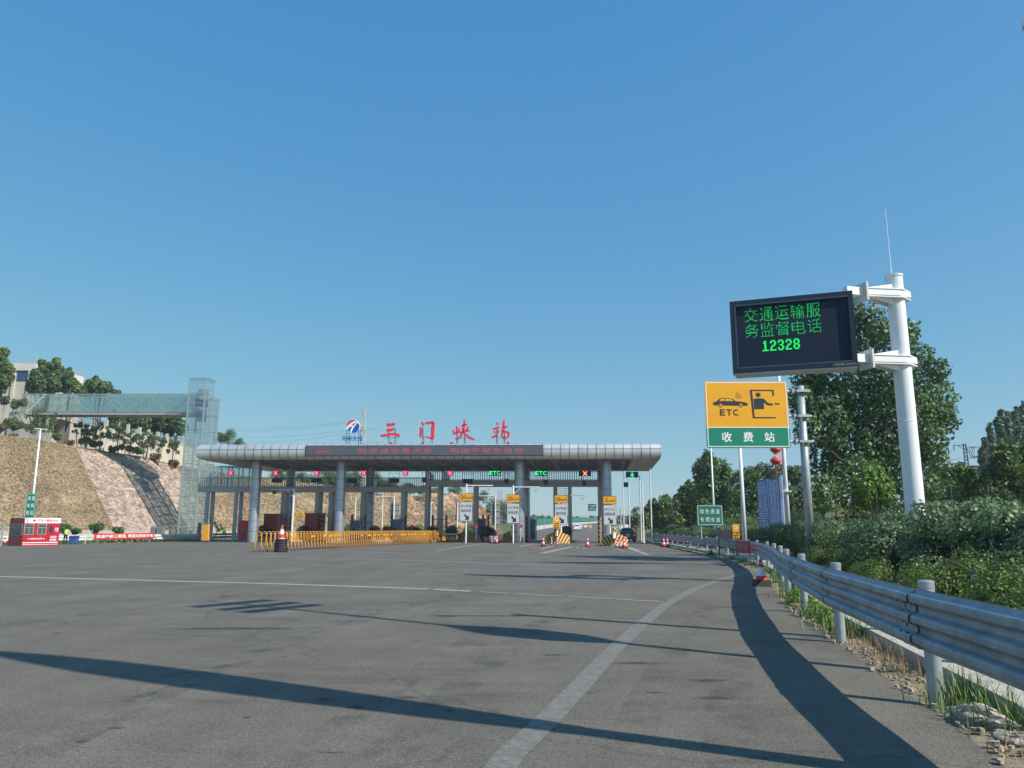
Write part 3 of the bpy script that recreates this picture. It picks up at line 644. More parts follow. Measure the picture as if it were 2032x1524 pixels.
for ch, strokes in CH.items():
    mb = MB()
    for st in strokes:
        pts = []
        for x, y, w in st:
            u, v = cropP(x, y); s, z = TV(u, v, -2.4); pts.append((s, z, w * 1.1 / 4.838 / 1567 * 86))
        # smooth
        dn = []
        for i in range(len(pts) - 1):
            for k in range(5):
                t = k / 5; p0 = pts[max(0, i - 1)]; p1 = pts[i]; p2 = pts[i + 1]; p3 = pts[min(len(pts) - 1, i + 2)]
                dn.append(tuple(.5 * (2 * b + (c - a) * t + (2 * a - 5 * b + 4 * c - d_) * t * t + (3 * b - a - 3 * c + d_) * t ** 3) for a, b, c, d_ in zip(p0, p1, p2, p3)))
        dn.append(pts[-1]); fr = Fr(TP(0, -2.4, 0), TS); L_, R_ = [], []
        for i, (s, z, w) in enumerate(dn):
            a = dn[max(0, i - 1)]; b = dn[min(len(dn) - 1, i + 1)]; dx, dz = b[0] - a[0], b[1] - a[1]; l = math.hypot(dx, dz) or 1
            L_.append((s - dz / l * w, z + dx / l * w)); R_.append((s + dz / l * w, z - dx / l * w))
        caps = []
        for (s, z, w), sg, ref in ((dn[-1], 1, dn[-2]), (dn[0], -1, dn[1])):
            dx, dz = (s - ref[0]), (z - ref[1]); l = math.hypot(dx, dz) or 1; caps.append((s + dx / l * w * .8, z + dz / l * w * .8))
        for i in range(len(dn) - 1): prism(mb, fr, [R_[i], R_[i + 1], L_[i + 1], L_[i]], 0, .22)
        prism(mb, fr, [R_[-1], caps[0], L_[-1]], 0, .22); prism(mb, fr, [L_[0], caps[1], R_[0]], 0, .22)
    mb.build('character', REDS, rsign)
mb = MB()
for u, v in ((770, 868), (783, 868), (838, 866), (855, 866), (906, 868), (921, 868), (985, 866), (1000, 866)):
    s, z = TV(u, v - 20, -2.3); mb.cyl(TP(s, -2.1, zT - .1), TP(s, -2.12, z), .03, n=5); mb.cyl(TP(s, -1.1, zT - .1), TP(s, -2.12, z), .025, n=5)
for u0, u1, v in ((766, 790, 868), (836, 862, 867), (902, 925, 869), (982, 1004, 867)):
    a, z = TV(u0, v, -2.3); b, _ = TV(u1, v, -2.3); mb.cyl(TP(a, -2.12, z), TP(b, -2.12, z), .025, n=5)
mb.build('support_frame', DARK, rsign)
# round logo with blue lettering
lg = thing('company_logo_sign', 'round red white and blue emblem with blue characters under it on the canopy roof', 'logo sign', TP(ts(701, -2.4, 846), -2.4, zT))
sc_, zc_ = TV(700.8, 846, -2.4); rL = 14.2 / 1567 * 86; fr = Fr(TP(sc_, -2.4, zc_), TS)
circ = [(rL * math.cos(2 * math.pi * k / 40), rL * math.sin(2 * math.pi * k / 40)) for k in range(40)]
mb = MB(); prism(mb, fr, circ, -.12, .1); mb.build('disc', SIGNW, lg)
def lp(pts): return [((x - 852) / 118 * rL, (212 - y) / 118 * rL) for x, y in pts]
mb = MB(); fr.poly(mb, lp([(740, 232), (738, 200), (748, 164), (772, 130), (808, 108), (850, 99), (890, 104), (908, 114), (872, 124), (830, 146), (786, 182), (756, 212)][::-1]), .105); mb.build('red_field', REDS, lg)
mb = MB(); fr.poly(mb, lp([(756, 276), (772, 252), (796, 226), (812, 214), (838, 228), (818, 268), (806, 318), (778, 300)]), .105)
fr.poly(mb, lp([(828, 192), (862, 166), (902, 146), (936, 136), (900, 160), (872, 190), (858, 206)]), .105); mb.build('teal_field', BLUEL, lg)
mb = MB(); fr.poly(mb, lp([(832, 328), (842, 290), (866, 240), (900, 190), (945, 152), (960, 186), (964, 224), (950, 270), (922, 304), (884, 324)]), .105); mb.build('blue_field', BLUES, lg)
mb = MB(); a, z0_ = TV(677.5, 875, -2.4); b, z1_ = TV(720.5, 865, -2.4); f2 = Fr(TP(a, -2.4, z0_), TS); w_ = (b - a) / 4
for i, ch in enumerate('河南交投'): text(mb, f2, ch, i * w_ + .02, (i + .86) * w_, 0, z1_ - z0_, 0, .035)
mb.build('blue_characters', BLUES, lg)
mb = MB()
for u in (688, 693, 712, 716):
    s, z = TV(u, 852, -2.3); mb.cyl(TP(s, -2.2, zT - .1), TP(s, -2.25, z), .03, n=5)
a, z = TV(680, 870, -2.3); b, _ = TV(718, 870, -2.3); mb.cyl(TP(a, -2.25, z), TP(b, -2.25, z), .025, n=5)
mb.build('support_frame', DARK, lg)
# satellite-like white disc and little red floodlights on the roof
s, z = TV(1026, 884, 8); o = thing('roof_dish', 'white dish half hidden behind the canopy roof right of the red characters', 'dish', TP(s, 8, zT))
mb = MB(); c_ = TP(s, 8, zT + .15); mb.lathe((0, 0, 0), [(.02, .0), (.45, .05), (.8, .2), (1.0, .42), (.99, .44), (.78, .23), (.4, .09), (.02, .04)], 24)
M4 = Matrix.Translation(c_) @ Matrix.Rotation(R(88), 4, 'X'); mb.v = [tuple(M4 @ Vector(p)) for p in mb.v]; mb.build('reflector', SIGNW, o, smooth=True)
mb = MB(); mb.cyl(TP(s, 8, zT - .1), c_, .05); mb.build('mast', GREYP, o)
for i, u in enumerate((776, 839, 896, 1008)):
    s, _ = TV(u, 876, -3); mb = MB(); mb.box(TP(s, -3, zT + .14), (.3, .2, .2)); mb.box(TP(s, -3, zT + .02), (.1, .1, .12))
    tag(mb.build('floodlight', REDP, loc=TP(s, -3, zT)), 'small red floodlight at the foot of the red rooftop ' + ('character farthest left', 'character second from left', 'character third from left', 'character farthest right')[i], 'floodlight', 'red floodlights on the canopy roof')
# lane signals hanging under the canopy
SIGB = mat('signal_face_red', (.30, .0, .03), .4, emit=(.7, .0, .06, .45)); XRED = mat('signal_cross_red', (.9, .1, .15), .4, emit=(1, .12, .2, 2.0)); XOR = mat('signal_cross_orange', (.9, .2, .05), .4, emit=(1, .16, .04, 2.6))
GRN = mat('signal_green', (.02, .8, .25), .4, emit=(.02, 1, .28, .9)); GRNB = mat('signal_green_back', (.0, .06, .03), .4)
def hang(mb, s0, s1, t, z):
    for s in (s0, s1): mb.cyl(TP(s, t, z), TP(s, t, zB + .3), .02, n=4)
names = ['leftmost lane', 'lane between the two leftmost front columns', 'second lane right of the leftmost front column', 'lane just right of the second front column', 'middle lane', 'lane left of the raised walkway step']
for i, (u, v) in enumerate(((458, 938), (547, 938.5), (628, 939), (722, 938.5), (804.5, 938.5), (893, 939))):
    t = -1.0; s, z = TV(u, v, t); f = Fr(TP(s, t, z), TS)
    o = thing('lane_signal', 'square lane signal, lit red cross, over the ' + names[i], 'lane signal', TP(s, t, z), 'red cross lane signals under the canopy')
    mb = MB(); f.box(mb, -.28, .28, -.28, .28, -.18, 0); hang(mb, s - .2, s + .2, t, z); mb.build('housing', DARK, o)
    mb = MB(); f.box(mb, -.25, .25, -.25, .25, 0, .01); mb.build('lit_face', SIGB, o)
    mb = MB()
    for k in (1, -1): prism(mb, f, [(-.19, -.19 * k - .045), (-.19, -.19 * k + .045), (.19, .19 * k + .045), (.19, .19 * k - .045)][::1 if k > 0 else 1], .012, .02)
    mb.build('red_cross', XRED, o)
for i, (u, v, w) in enumerate(((982, 938.5, 23.5), (1073.5, 939, 24.5))):
    t = -1; s, z = TV(u, v, t); hw = w / 2 / 1567 * 87; f = Fr(TP(s, t, z), TS)
    o = thing('etc_lane_signal', 'lit green ETC lane signal hanging ' + ('left' if i == 0 else 'right') + ' of the third front column', 'lane signal', TP(s, t, z), 'green lane signals under the canopy')
    mb = MB(); f.box(mb, -hw, hw, -.3, .3, -.2, 0); hang(mb, s - hw * .95, s + hw * .95, t, z); mb.build('housing', DARK, o)
    mb = MB(); f.box(mb, -hw * .96, hw * .96, -.27, .27, 0, .01); mb.build('lit_face', GRNB, o)
    mb = MB()
    for k, ch in enumerate('ETC'): text(mb, f, ch, -hw * .9 + k * hw * .62, -hw * .9 + k * hw * .62 + hw * .52, -.2, .2, .02, .02)
    mb.build('letters', GRN, o)
for i, (u, v) in enumerate(((1161, 939.5), (1254.5, 941.5))):
    t = -1; s, z = TV(u, v, t); f = Fr(TP(s, t, z), TS)
    o = thing('wide_lane_signal', ('black box signal with orange red cross left of the rightmost column', 'black box signal with green down arrow at the right end of the canopy')[i], 'lane signal', TP(s, t, z), 'wide black lane signals under the canopy')
    mb = MB(); f.box(mb, -.68, .68, -.29, .29, -.2, 0); hang(mb, s - .5, s + .5, t, z); mb.build('housing', DARK, o)
    mb = MB()
    if i == 0:
        for k in (1, -1): prism(mb, f, [(-.21, -.22 * k - .055), (-.21, -.22 * k + .055), (.21, .22 * k + .055), (.21, .22 * k - .055)], .005, .02)
        mb.build('red_cross', XOR, o)
    else:
        f.box(mb, -.04, .04, -.2, .23, .005, .02); prism(mb, f, [(0, -.25), (.2, -.02), (.2, .07), (0, -.15), (-.2, .07), (-.2, -.02)], .005, .02); mb.build('green_arrow', GRN, o)
# small dark fee displays below
fd = [(549.5, 953.5, 20, 'at the first lane'), (628, 953.5, 20, 'at the second lane'), (699, 954, 20, 'just right of the second front column'), (782, 954, 20, 'over the middle lane'), (842, 953, 8, 'half hidden by the raised walkway step'), (928, 955, 20, 'left of the first ETC signal'), (1005, 955, 8.5, 'just left of the third front column'), (1083, 957, 8.5, 'below the second ETC signal'), (1159, 959, 8, 'below the orange red cross'), (1242, 962, 8.5, 'in a pipe frame right of the rightmost column')]
for u, v, w, wh in fd:
    t = 1.5; s, z = TV(u, v, t); hw = w / 2 / 1567 * 89.5; hh = .24 if w > 10 else .25; f = Fr(TP(s, t, z), TS)
    o = thing('fee_display', 'dark unlit display box ' + wh, 'display box', TP(s, t, z), 'dark display boxes hanging over the lanes')
    mb = MB(); f.box(mb, -hw, hw, -hh, hh, -.2, 0); f.box(mb, -hw - .03, hw + .03, hh - .04, hh + .03, -.22, .06); mb.build('housing', DARK, o)
    mb = MB(); f.box(mb, -hw * .9, hw * .9, -hh * .85, hh * .78, 0, .012); mb.build('screen', NAVY, o)
    mb = MB()
    for q in (-hw, hw): mb.cyl(TP(s + q * 1.05, t, z - hh), TP(s + q * 1.05, t, zB + .3), .022, n=4)
    mb.cyl(TP(s - hw, t, z + .85), TP(s + hw, t, z + .85), .02, n=4); mb.build('hanger', GREYP, o)
# ---------------------------------------------------------------- walkway bridge between the column rows
wk = thing('toll_walkway', 'grey steel staff footbridge with railings crossing under the canopy', 'footbridge', TP(0, 5, 0))
tw = 4.6; wd = 1.6
zl0 = TV(640, 976, tw)[1]; zl1 = TV(640, 966, tw)[1]; zh0 = TV(1000, 965, tw)[1]; zh1 = TV(1000, 953, tw)[1]
s0 = ts(392, tw, 970); s1 = ts(886, tw, 960); s2 = ts(1190, tw, 960); s1b = ts(844, tw, 960)
def tbox(mb, a, b, t0, t1, z0, z1): return mb.hexa([TP(a, t0, z0), TP(b, t0, z0), TP(b, t1, z0), TP(a, t1, z0)], [TP(a, t0, z1), TP(b, t0, z1), TP(b, t1, z1), TP(a, t1, z1)])
mb = MB(); tbox(mb, s0, s1b, tw, tw + wd, zl0, zl1); mb.build('deck', GREYP, wk)
mb = MB(); tbox(mb, s1b + .003, s2, tw, tw + wd, zh0, zh1); mb.build('deck', GREYP, wk)
for a, b, z in ((s0, s1b, zl1), (s1b + .05, s2, zh1)):
    mb = MB(); top = z + 1.12
    for t in (tw + .04, tw + wd - .04):
        tbox(mb, a, b, t - .03, t + .03, top - .05, top); tbox(mb, a, b, t - .02, t + .02, z + .08, z + .12)
        n = int((b - a) / .27)
        for k in range(n + 1):
            s = a + (b - a) * k / n; tbox(mb, s - .024, s + .024, t - .02, t + .02, z, top - .05)
    mb.build('railing', RAILM, wk)
mb = MB()  # slatted screens of the stepped part
for u0, u1 in ((844, 862), (876, 893)):
    a, b = ts(u0, tw, 955), ts(u1, tw, 955); f = Fr(TP(0, tw - .05, 0), TS)
    for k in range(14):
        x0 = a + (b - a) * k / 14; x1 = x0 + (b - a) / 20; prism(mb, f, [(x0, zh1), (x1, zh1), (x1, zh1 + 1.35 - .75 * (x1 - a) / (b - a)), (x0, zh1 + 1.35 - .75 * (x0 - a) / (b - a))], 0, .04)
mb.build('screen', DARK, wk)
legs = [(413, 0), (470, 0), (563, 0), (630, 0), (657, 0), (720, 0), (800, 0), (847, 1), (872, 1), (943, 1), (1101, 1), (1130, 1), (1190, 1)]
for u, hi in legs:
    base = u + (u - 1030) / 8230 * 80
    for t in (tw + .12, tw + wd - .12):
        s = ts(base, tw); mb = MB(); tbox(mb, s - .2, s + .2, t - .12, t + .12, -.02, (zh0 if hi else zl0)); mb.build('leg', GREYP, wk)
mb = MB()  # zigzag stairs
sA, sB = ts(636, tw), ts(664, tw); nf = 4; zz = zl1
for k in range(nf):
    za_, zb_ = zz * (1 - k / nf), zz * (1 - (k + 1) / nf); a, b = (sA, sB) if k % 2 == 0 else (sB, sA); t = tw + wd + .1 + (.9 if k % 2 else 0)
    for j in range(9):
        q = (j + .5) / 9; s = a + (b - a) * q; z = za_ + (zb_ - za_) * q; tbox(mb, s - .16, s + .16, t, t + .8, z - .03, z + .02)
    for tt in (t, t + .8):
        mb.cyl(TP(a, tt, za_), TP(b, tt, zb_), .05, n=4); mb.cyl(TP(a, tt, za_ + 1), TP(b, tt, zb_ + 1), .025, n=4)
        for j in range(5): q = j / 4; mb.cyl(TP(a + (b - a) * q, tt, za_ + (zb_ - za_) * q), TP(a + (b - a) * q, tt, za_ + (zb_ - za_) * q + 1), .018, n=4)
mb.build('stairs', GREYP, wk)
mb = MB(); sA, sB = ts(1104, tw), ts(1128, tw); f = Fr(TP(0, tw - .02, 0), TS)   # caged ladder near the right end
for k in range(8): z = zh0 - .25 * k; tbox(mb, sA + .9, sB - .1, tw - .1, tw - .05, z - .05, z + .02)
for k in range(5): s = sA + .15 + k * .16; tbox(mb, s - .015, s + .015, tw - .1, tw - .06, zh0 - 2.0, zh0)
mb.build('ladder', GREYP, wk)
# ---------------------------------------------------------------- toll islands with striped noses
STRB = mat('stripe_black', (.05, .035, .03), .6)
PLB = leafmat('leaf_topiary', (.012, .03, .014), (.04, .075, .03))
def stripes(mb, pts_f, n, s0, s1):
    """diagonal bands on a ruled patch pts_f(a,b)->point, a,b in 0..1, as slightly raised strips"""
    for k in range(-n, n + 1):
        a0 = (k + .0) / n; vs = []
        for j in range(7):
            b = j / 6; p = a0 + b * s0; q = p + .5 / n
            if q < 0 or p > 1: continue
            vs.append([pts_f(max(0, p), b), pts_f(min(1, q), b)])
        if len(vs) > 1: mb.sheet(vs)
def make_island(u, v, Ltail, wn_=1.15, hn=1.05, label='', cap=True):
    """nose at photo pixel (u,v); body runs along the lanes up to the booths"""
    g = G(u, v); d = TT; s = TS; o = thing('toll_island', label, 'toll island', g, 'striped toll islands')
    def q(a, b, z): return g + s * a + d * b + Vector((0, 0, z))
    mb = MB(); pts = [(-.25, .1), (.25, .1), (.95, 1.3), (.95, Ltail), (-.95, Ltail), (-.95, 1.3)]
    mb.hexa([q(a, b, -.02) for a, b in pts], [q(a, b, .22) for a, b in pts]); mb.build('base', CONC, o)
    # wedge shaped nose: two slanting fronts meeting at a ridge, roof rising backwards
    hw = wn_
    A = lambda a, b: q(-hw * (1 - a), .8 * (1 - a) + .0 + b * .35, .02 + b * (hn * (.62 + .38 * a)))
    B = lambda a, b: q(hw * a, .8 * a + b * .35, .02 + b * (hn * (1 - .38 * a)))
    mb = MB(); 
    for F_ in (A, B): mb.sheet([[F_(i / 8, j / 6) for i in range(9)] for j in range(7)])
    top = [A(i / 8, 1) for i in range(9)] + [B(i / 8, 1) for i in range(1, 9)]
    back = [q(hw, 2.6, hn * .55), q(-hw, 2.6, hn * .55)]; rid = q(0, 2.6, hn * .95)
    mb.add(top + [back[0], rid, back[1]], [tuple(range(9)) + (18, 19), tuple(range(8, 17)) + (17, 18)])
    mb.quad(A(0, 0), A(0, 1), back[1], q(-hw, 2.6, 0)); mb.quad(B(1, 0), q(hw, 2.6, 0), back[0], B(1, 1))
    mb.build('nose', YELLOW, o)
    mb = MB(); off = lambda F_: (lambda a, b: F_(a, b) + Vector((0, -.018, 0)))
    stripes(mb, off(A), 4, -.42, 0); stripes(mb, off(B), 4, .42, 0)
    mb.build('stripes', STRB, o)
    if cap:
        mb = MB(); mb.quad(q(-.12, .06, hn * .60), q(.12, .06, hn * .60), q(.07, .30, hn * 1.02), q(-.07, .30, hn * 1.02)); mb.build('reflector', SIGNW, o)
        mb = MB(); mb.cyl(q(0, .6, hn * .9), q(0, .6, hn + .25), .05); mb.lathe(q(0, .6, hn + .2), [(.02, 0), (.15, .02), (.17, .12), (.12, .24), (.02, .28)], 10); mb.build('warning_lamp', ORANGE, o)
    mb = MB(); w2 = .97   # orange kerb board behind the nose
    for sg in (-1, 1): mb.hexa([q(sg * w2, 2.6, .0), q(sg * (w2 + .06), 2.6, .0), q(sg * (w2 + .06), 7, .0), q(sg * w2, 7, .0)], [q(sg * w2, 2.6, .55), q(sg * (w2 + .06), 2.6, .55), q(sg * (w2 + .06), 7, .42), q(sg * w2, 7, .42)])
    mb.build('kerb_board', YELLOW, o)
    return o, q
isl = [(1220, 1084, 18, 1.2, 1.2, 'striped toll island nose beside the dark blue car, with green notice board'), (1105, 1079, 18, 1.25, 1.35, 'striped toll island nose with small orange notice, between the two open lanes'), (1015, 1077, 12, 1.15, 1.4, 'striped toll island nose left of the third front column'), (925, 1076.5, 10, 1.15, 1.4, 'striped toll island nose at the right end of the orange expanding gate'), (487, 1071, 14, 1.5, 1.1, 'striped toll island nose at the far left lane, beside the leftmost column')]
ISL = []
for u, v, Lt, w, hn, lb in isl: ISL.append(make_island(u, v, Lt, w, hn, lb))
def plain_island(u, lab):
    g = TP(ts(u, 0), 0, 0); o = thing('toll_island', lab, 'toll island', g, 'toll islands behind the expanding gate')
    mb = MB(); pts = [(-.3, -2), (.3, -2), (.95, -.5), (.95, 12), (-.95, 12), (-.95, -.5)]
    mb.hexa([g + TS * a + TT * b + Vector((0, 0, -.02)) for a, b in pts], [g + TS * a + TT * b + Vector((0, 0, .25)) for a, b in pts]); mb.build('base', CONC, o)
    mb = MB(); hz = [(-.75, -1.3), (.75, -1.3), (.85, .6), (-.85, .6)]
    mb.hexa([g + TS * a + TT * b + Vector((0, 0, .25)) for a, b in hz], [g + TS * a * .8 + TT * (b * .7) + Vector((0, 0, .95)) for a, b in hz]); mb.build('nose', YELLOW, o)
    mb = MB()
    for k in range(5):
        a = -.7 + k * .32; mb.quad(*[g + TS * x + TT * y + Vector((0, 0, z)) for x, y, z in ((a, -1.31, .27), (a + .15, -1.31, .27), (a * .8 + .22, -.95, .93), (a * .8 + .08, -.95, .93))])
    mb.build('stripes', STRB, o)
for u, l in ((575, 'toll island between the first and second lanes behind the orange gate'), (665, 'toll island under the zigzag stairs behind the orange gate'), (757, 'toll island right of the second front column behind the orange gate'), (843, 'toll island under the raised walkway step behind the orange gate')): plain_island(u, l)
# ---------------------------------------------------------------- booths
def booth(u0, u1, v0, t, colr, label, dep=2.6, name='toll_booth', side=True):
    a, z1 = TV(u0, v0, t); b, _ = TV(u1, v0, t); g = TP((a + b) / 2, t, 0); o = thing(name, label, 'toll booth', g, 'toll booths under the canopy'); w = b - a
    mb = MB(); zb0 = .25
    tbox(mb, a, b, t, t + dep, zb0, z1); mb.build('body', colr, o)
    mb = MB(); tbox(mb, a - .06, b + .06, t - .06, t + dep + .06, z1, z1 + .1); mb.build('roof', colr, o)
    f = Fr(TP(a, t, 0), TS); mb = MB(); f.box(mb, w * .36, w * .64, 1.05, 1.55, -.02, .02); mb.build('window', WIN, o)
    f3 = Fr(TP(b, t, 0), TT); mb = MB(); f3.box(mb, dep * .2, dep * .75, 1.1, 1.9, -.02, .02); mb.build('window', WIN, o)
    mb = MB(); f.box(mb, w * .30, w * .70, .5, .95, 0, .015); mb.build('panel', mat('booth_panel', (.12, .02, .03) if colr is not BOOTHG else (.06, .09, .13), .5), o)
    return o
booth(524, 550, 1021, 3, BOOTHR, 'dark red toll booth right of the leftmost front column')
booth(605.5, 630, 1020, 3, BOOTHR, 'dark red toll booth left of the zigzag stairs')
booth(474, 492.5, 1034.5, 1, mat('booth_bright_red', (.52, .015, .03), .45), 'small bright red cabinet behind the leftmost striped island', 1.2, 'red_cabinet')
booth(695, 711, 1034, 3, BOOTHG, 'blue grey toll booth right of the second front column')
booth(778, 795, 1033, 3, BOOTHG, 'blue grey toll booth below the grey back of a lane sign')
booth(949, 958, 1031, 6, BOOTHG, 'blue grey toll booth between two striped lane posts', 3)
booth(1052, 1061, 1032, 6, BOOTHG, 'dark toll booth right of the third front column', 3)
# ---------------------------------------------------------------- round clipped shrubs (dark)
rng = np.random.default_rng(5)
p_, d_, i_ = lobes_cloud(rng, [(0, 0, .95, .72, .68), (.1, 0, 1.1, .6, .55)], 2600, .9)
sm = leaf_mesh('foliage', p_, d_, .10, PLB, rng, rng.random(2600))
sh0 = thing('round_shrub', 'dark', 'shrub', (0, 0, 0), 'dark round clipped shrubs on the toll islands'); link('foliage', sm, sh0)
mb = MB(); mb.lathe((0, 0, 0), [(.30, .1), (.36, .45), (.33, .45), (.3, .4)], 12); mb.build('pot', CONC, sh0)
shr = [(520, 'beside the foot of the leftmost front column'), (602, 'just left of the right dark red booth'), (745, 'right of the first blue grey booth'), (770, 'left of the second blue grey booth'), (816, 'left one of the pair beside the step leg'), (828, 'right one of the pair beside the step leg'), (859, 'between the two raised walkway legs'), (898, 'just left of the first lane sign'), (966, 'beside the booth under the first ETC signal'), (975, 'behind the first ETC signal lane post'), (1122, 'just right of the middle lane sign'), (1207, 'behind the rightmost lane sign')]
for i, (u, w) in enumerate(shr):
    if i: o = copy_tree(sh0, TP(ts(u, 2), 2, .2), i * 1.3, 'dark round clipped shrub ' + w)
    else: o = sh0; o.location = TP(ts(u, 2), 2, .2); o['label'] = 'dark round clipped shrub ' + w
    if i in (5, 9): o.scale = (.8, .8, .85)
# ---------------------------------------------------------------- lane posts: pairs of banded posts with a crossbar
def lane_gate(u0, u1, v, t, wh):
    a, z = TV(u0, v, t); b, _ = TV(u1, v, t); g = TP((a + b) / 2, t, 0); o = thing('lane_height_frame', 'black and orange banded post pair with crossbar ' + wh, 'lane frame', g, 'banded post frames in the lanes')
    for s in (a, b):
        m = MB(); n = 12
        for k in range(n):
            m.cm = k % 2; m.cyl(TP(s, t, z * k / n), TP(s, t, z * (k + 1) / n), .13, n=8)
        m.build('post', [DARK, mat('band_orange', (.38, .11, .03), .5)], o)
    m = MB(); m.cyl(TP(a, t, z * .83), TP(b, t, z * .83), .035, n=5); m.build('crossbar', DARK, o)
for u0, u1, v, w in ((566, 577, 1024, 'right of the left dark red booth'), (638, 644, 1018, 'right of the right dark red booth'), (699, 725, 1021, 'in front of the first blue grey booth'), (778, 805, 1021, 'in front of the second blue grey booth'), (859, 886, 1021, 'between the raised walkway legs'), (959, 969, 1021, 'under the first ETC signal'), (1038, 1045, 1023, 'at the foot of the third front column'), (1188, 1196, 1024, 'left of the rightmost column')): lane_gate(u0, u1, v, 3.5, w)
# ---------------------------------------------------------------- barrier machines with arms
def barrier(u, t, wh, h_=1.05, m=ORANGE, arm=1, wid=.42):
    s = ts(u, t); g = TP(s, t, 0); o = thing('barrier_machine', 'orange barrier machine ' + wh, 'barrier', g, 'orange barrier machines')
    mb = MB(); z0 = .2; mb.hexa([TP(s + a, t + b, z0) for a, b in ((-wid / 2, 0), (wid / 2, 0), (wid / 2, .35), (-wid / 2, .35))], [TP(s + a * .82, t + b, z0 + h_) for a, b in ((-wid / 2, 0), (wid / 2, 0), (wid / 2, .35), (-wid / 2, .35))]); mb.build('housing', m, o)
    mb = MB(); tbox(mb, s - wid * .45, s + wid * .45, t - .02, t + .37, z0 + h_, z0 + h_ + .05); mb.build('cap', GREYP, o)
    if arm: mb = MB(); tbox(mb, s - 3.1 if arm < 0 else s, s if arm < 0 else s + 3.1, t - .05, t - .02, z0 + h_ * .72, z0 + h_ * .72 + .09); mb.build('arm', WHITE, o)
    return o
for u, a, w in ((504.5, 0, 'at the foot of the leftmost front column'), (569, -1, 'left of the back column nearest the left end'), (591.5, 1, 'left of the right dark red booth'), (658, -1, 'under the zigzag stairs'), (679, 1, 'at the foot of the second front column'), (745, 1, 'between the second column pair and a blue grey booth'), (765.5, -1, 'under the hanging display of the middle lane'), (831, 1, 'left of the walkway step legs'), (853, 1, 'between the walkway step legs'), (881, -1, 'left of the first lane sign')):
    barrier(u, 1.2, w, .95, ORANGE, a)
b_ = barrier(408, -1.0, 'tall yellow one at the left guardrail end below the glass tower', 1.75, YELLOW, 0, .75); b_['label'] = 'tall yellow barrier housing at the end of the left guardrail below the glass tower'
# orange ticket column at the right of the dark car
g = G(1277, 1075); o = thing('ticket_machine', 'orange lane cabinet with a thin yellow marker on top, right of the dark blue car', 'lane cabinet', g)
mb = MB(); mb.hexa([g + Vector((a, b, 0)) for a, b in ((-.3, 0), (.3, 0), (.3, .4), (-.3, .4))], [g + Vector((a, b, .55)) for a, b in ((-.3, 0), (.3, 0), (.3, .4), (-.3, .4))]); mb.box(g + Vector((-.04, .2, .95)), (.42, .36, .8)); mb.build('housing', ORANGE, o)
mb = MB(); mb.cyl(g + Vector((0, .2, 1.35)), g + Vector((0, .2, 2.0)), .03, n=6); mb.build('rod', DARK, o)
mb = MB(); mb.add([g + Vector(p) for p in ((-.16, .2, 1.75), (.14, .2, 1.75), (.02, .2, 2.75))] + [g + Vector(p) for p in ((-.16, .26, 1.75), (.14, .26, 1.75), (.02, .26, 2.75))], [(0, 1, 2), (5, 4, 3), (0, 3, 4, 1), (1, 4, 5, 2), (2, 5, 3, 0)]); mb.build('marker', YELLOW, o)
# ---------------------------------------------------------------- lane signs (yellow speed plate over white plate)
def arrow(mb, fr, cx, cy, s, d):
    pts = [(-.45, .40), (-.22, .52), (.10, .12), (.38, .20), (.36, -.52), (-.30, -.32), (-.05, -.12), (-.34, .28)]
    pts = [(-.42, .52), (-.20, .52), (.10, .13), (.42, .30), (.40, -.50), (-.36, -.38), (-.08, -.14), (-.42, .30)]
    mb.add([fr.p(cx + x * s, cy + y * s, d) for x, y in pts[::-1]], [(0, 1, 2, 3, 4, 5, 6, 7)])
lsn = [(925.5, 978.5, 994.5, 996, 1034, '20', ['ETC专用', '保持车距'], (927, 960, 978, 963.5, 970), '20 km/h lane sign over the island at the right end of the orange gate'),
       (1018.5, 981, 997.5, 999, 1038.5, '20', ['ETC专用', '保持车距'], (1020, 963, 1071, 966.5, 1063), 'white and yellow 20 km/h lane sign beside the third front column'),
       (1113, 982.5, 998.5, 1000, 1041, '20', ['ETC专用', '保持车距'], (1131, 982, 1161, 983, 1156), '20 km/h lane sign with an orange notice in front of its lower left corner'),
       (1209.5, 984.5, 1000.5, 1002, 1041.5, '5', ['ETC/人工', '超限检测'], None, 'white and yellow 5 km/h lane sign in front of the rightmost column')]
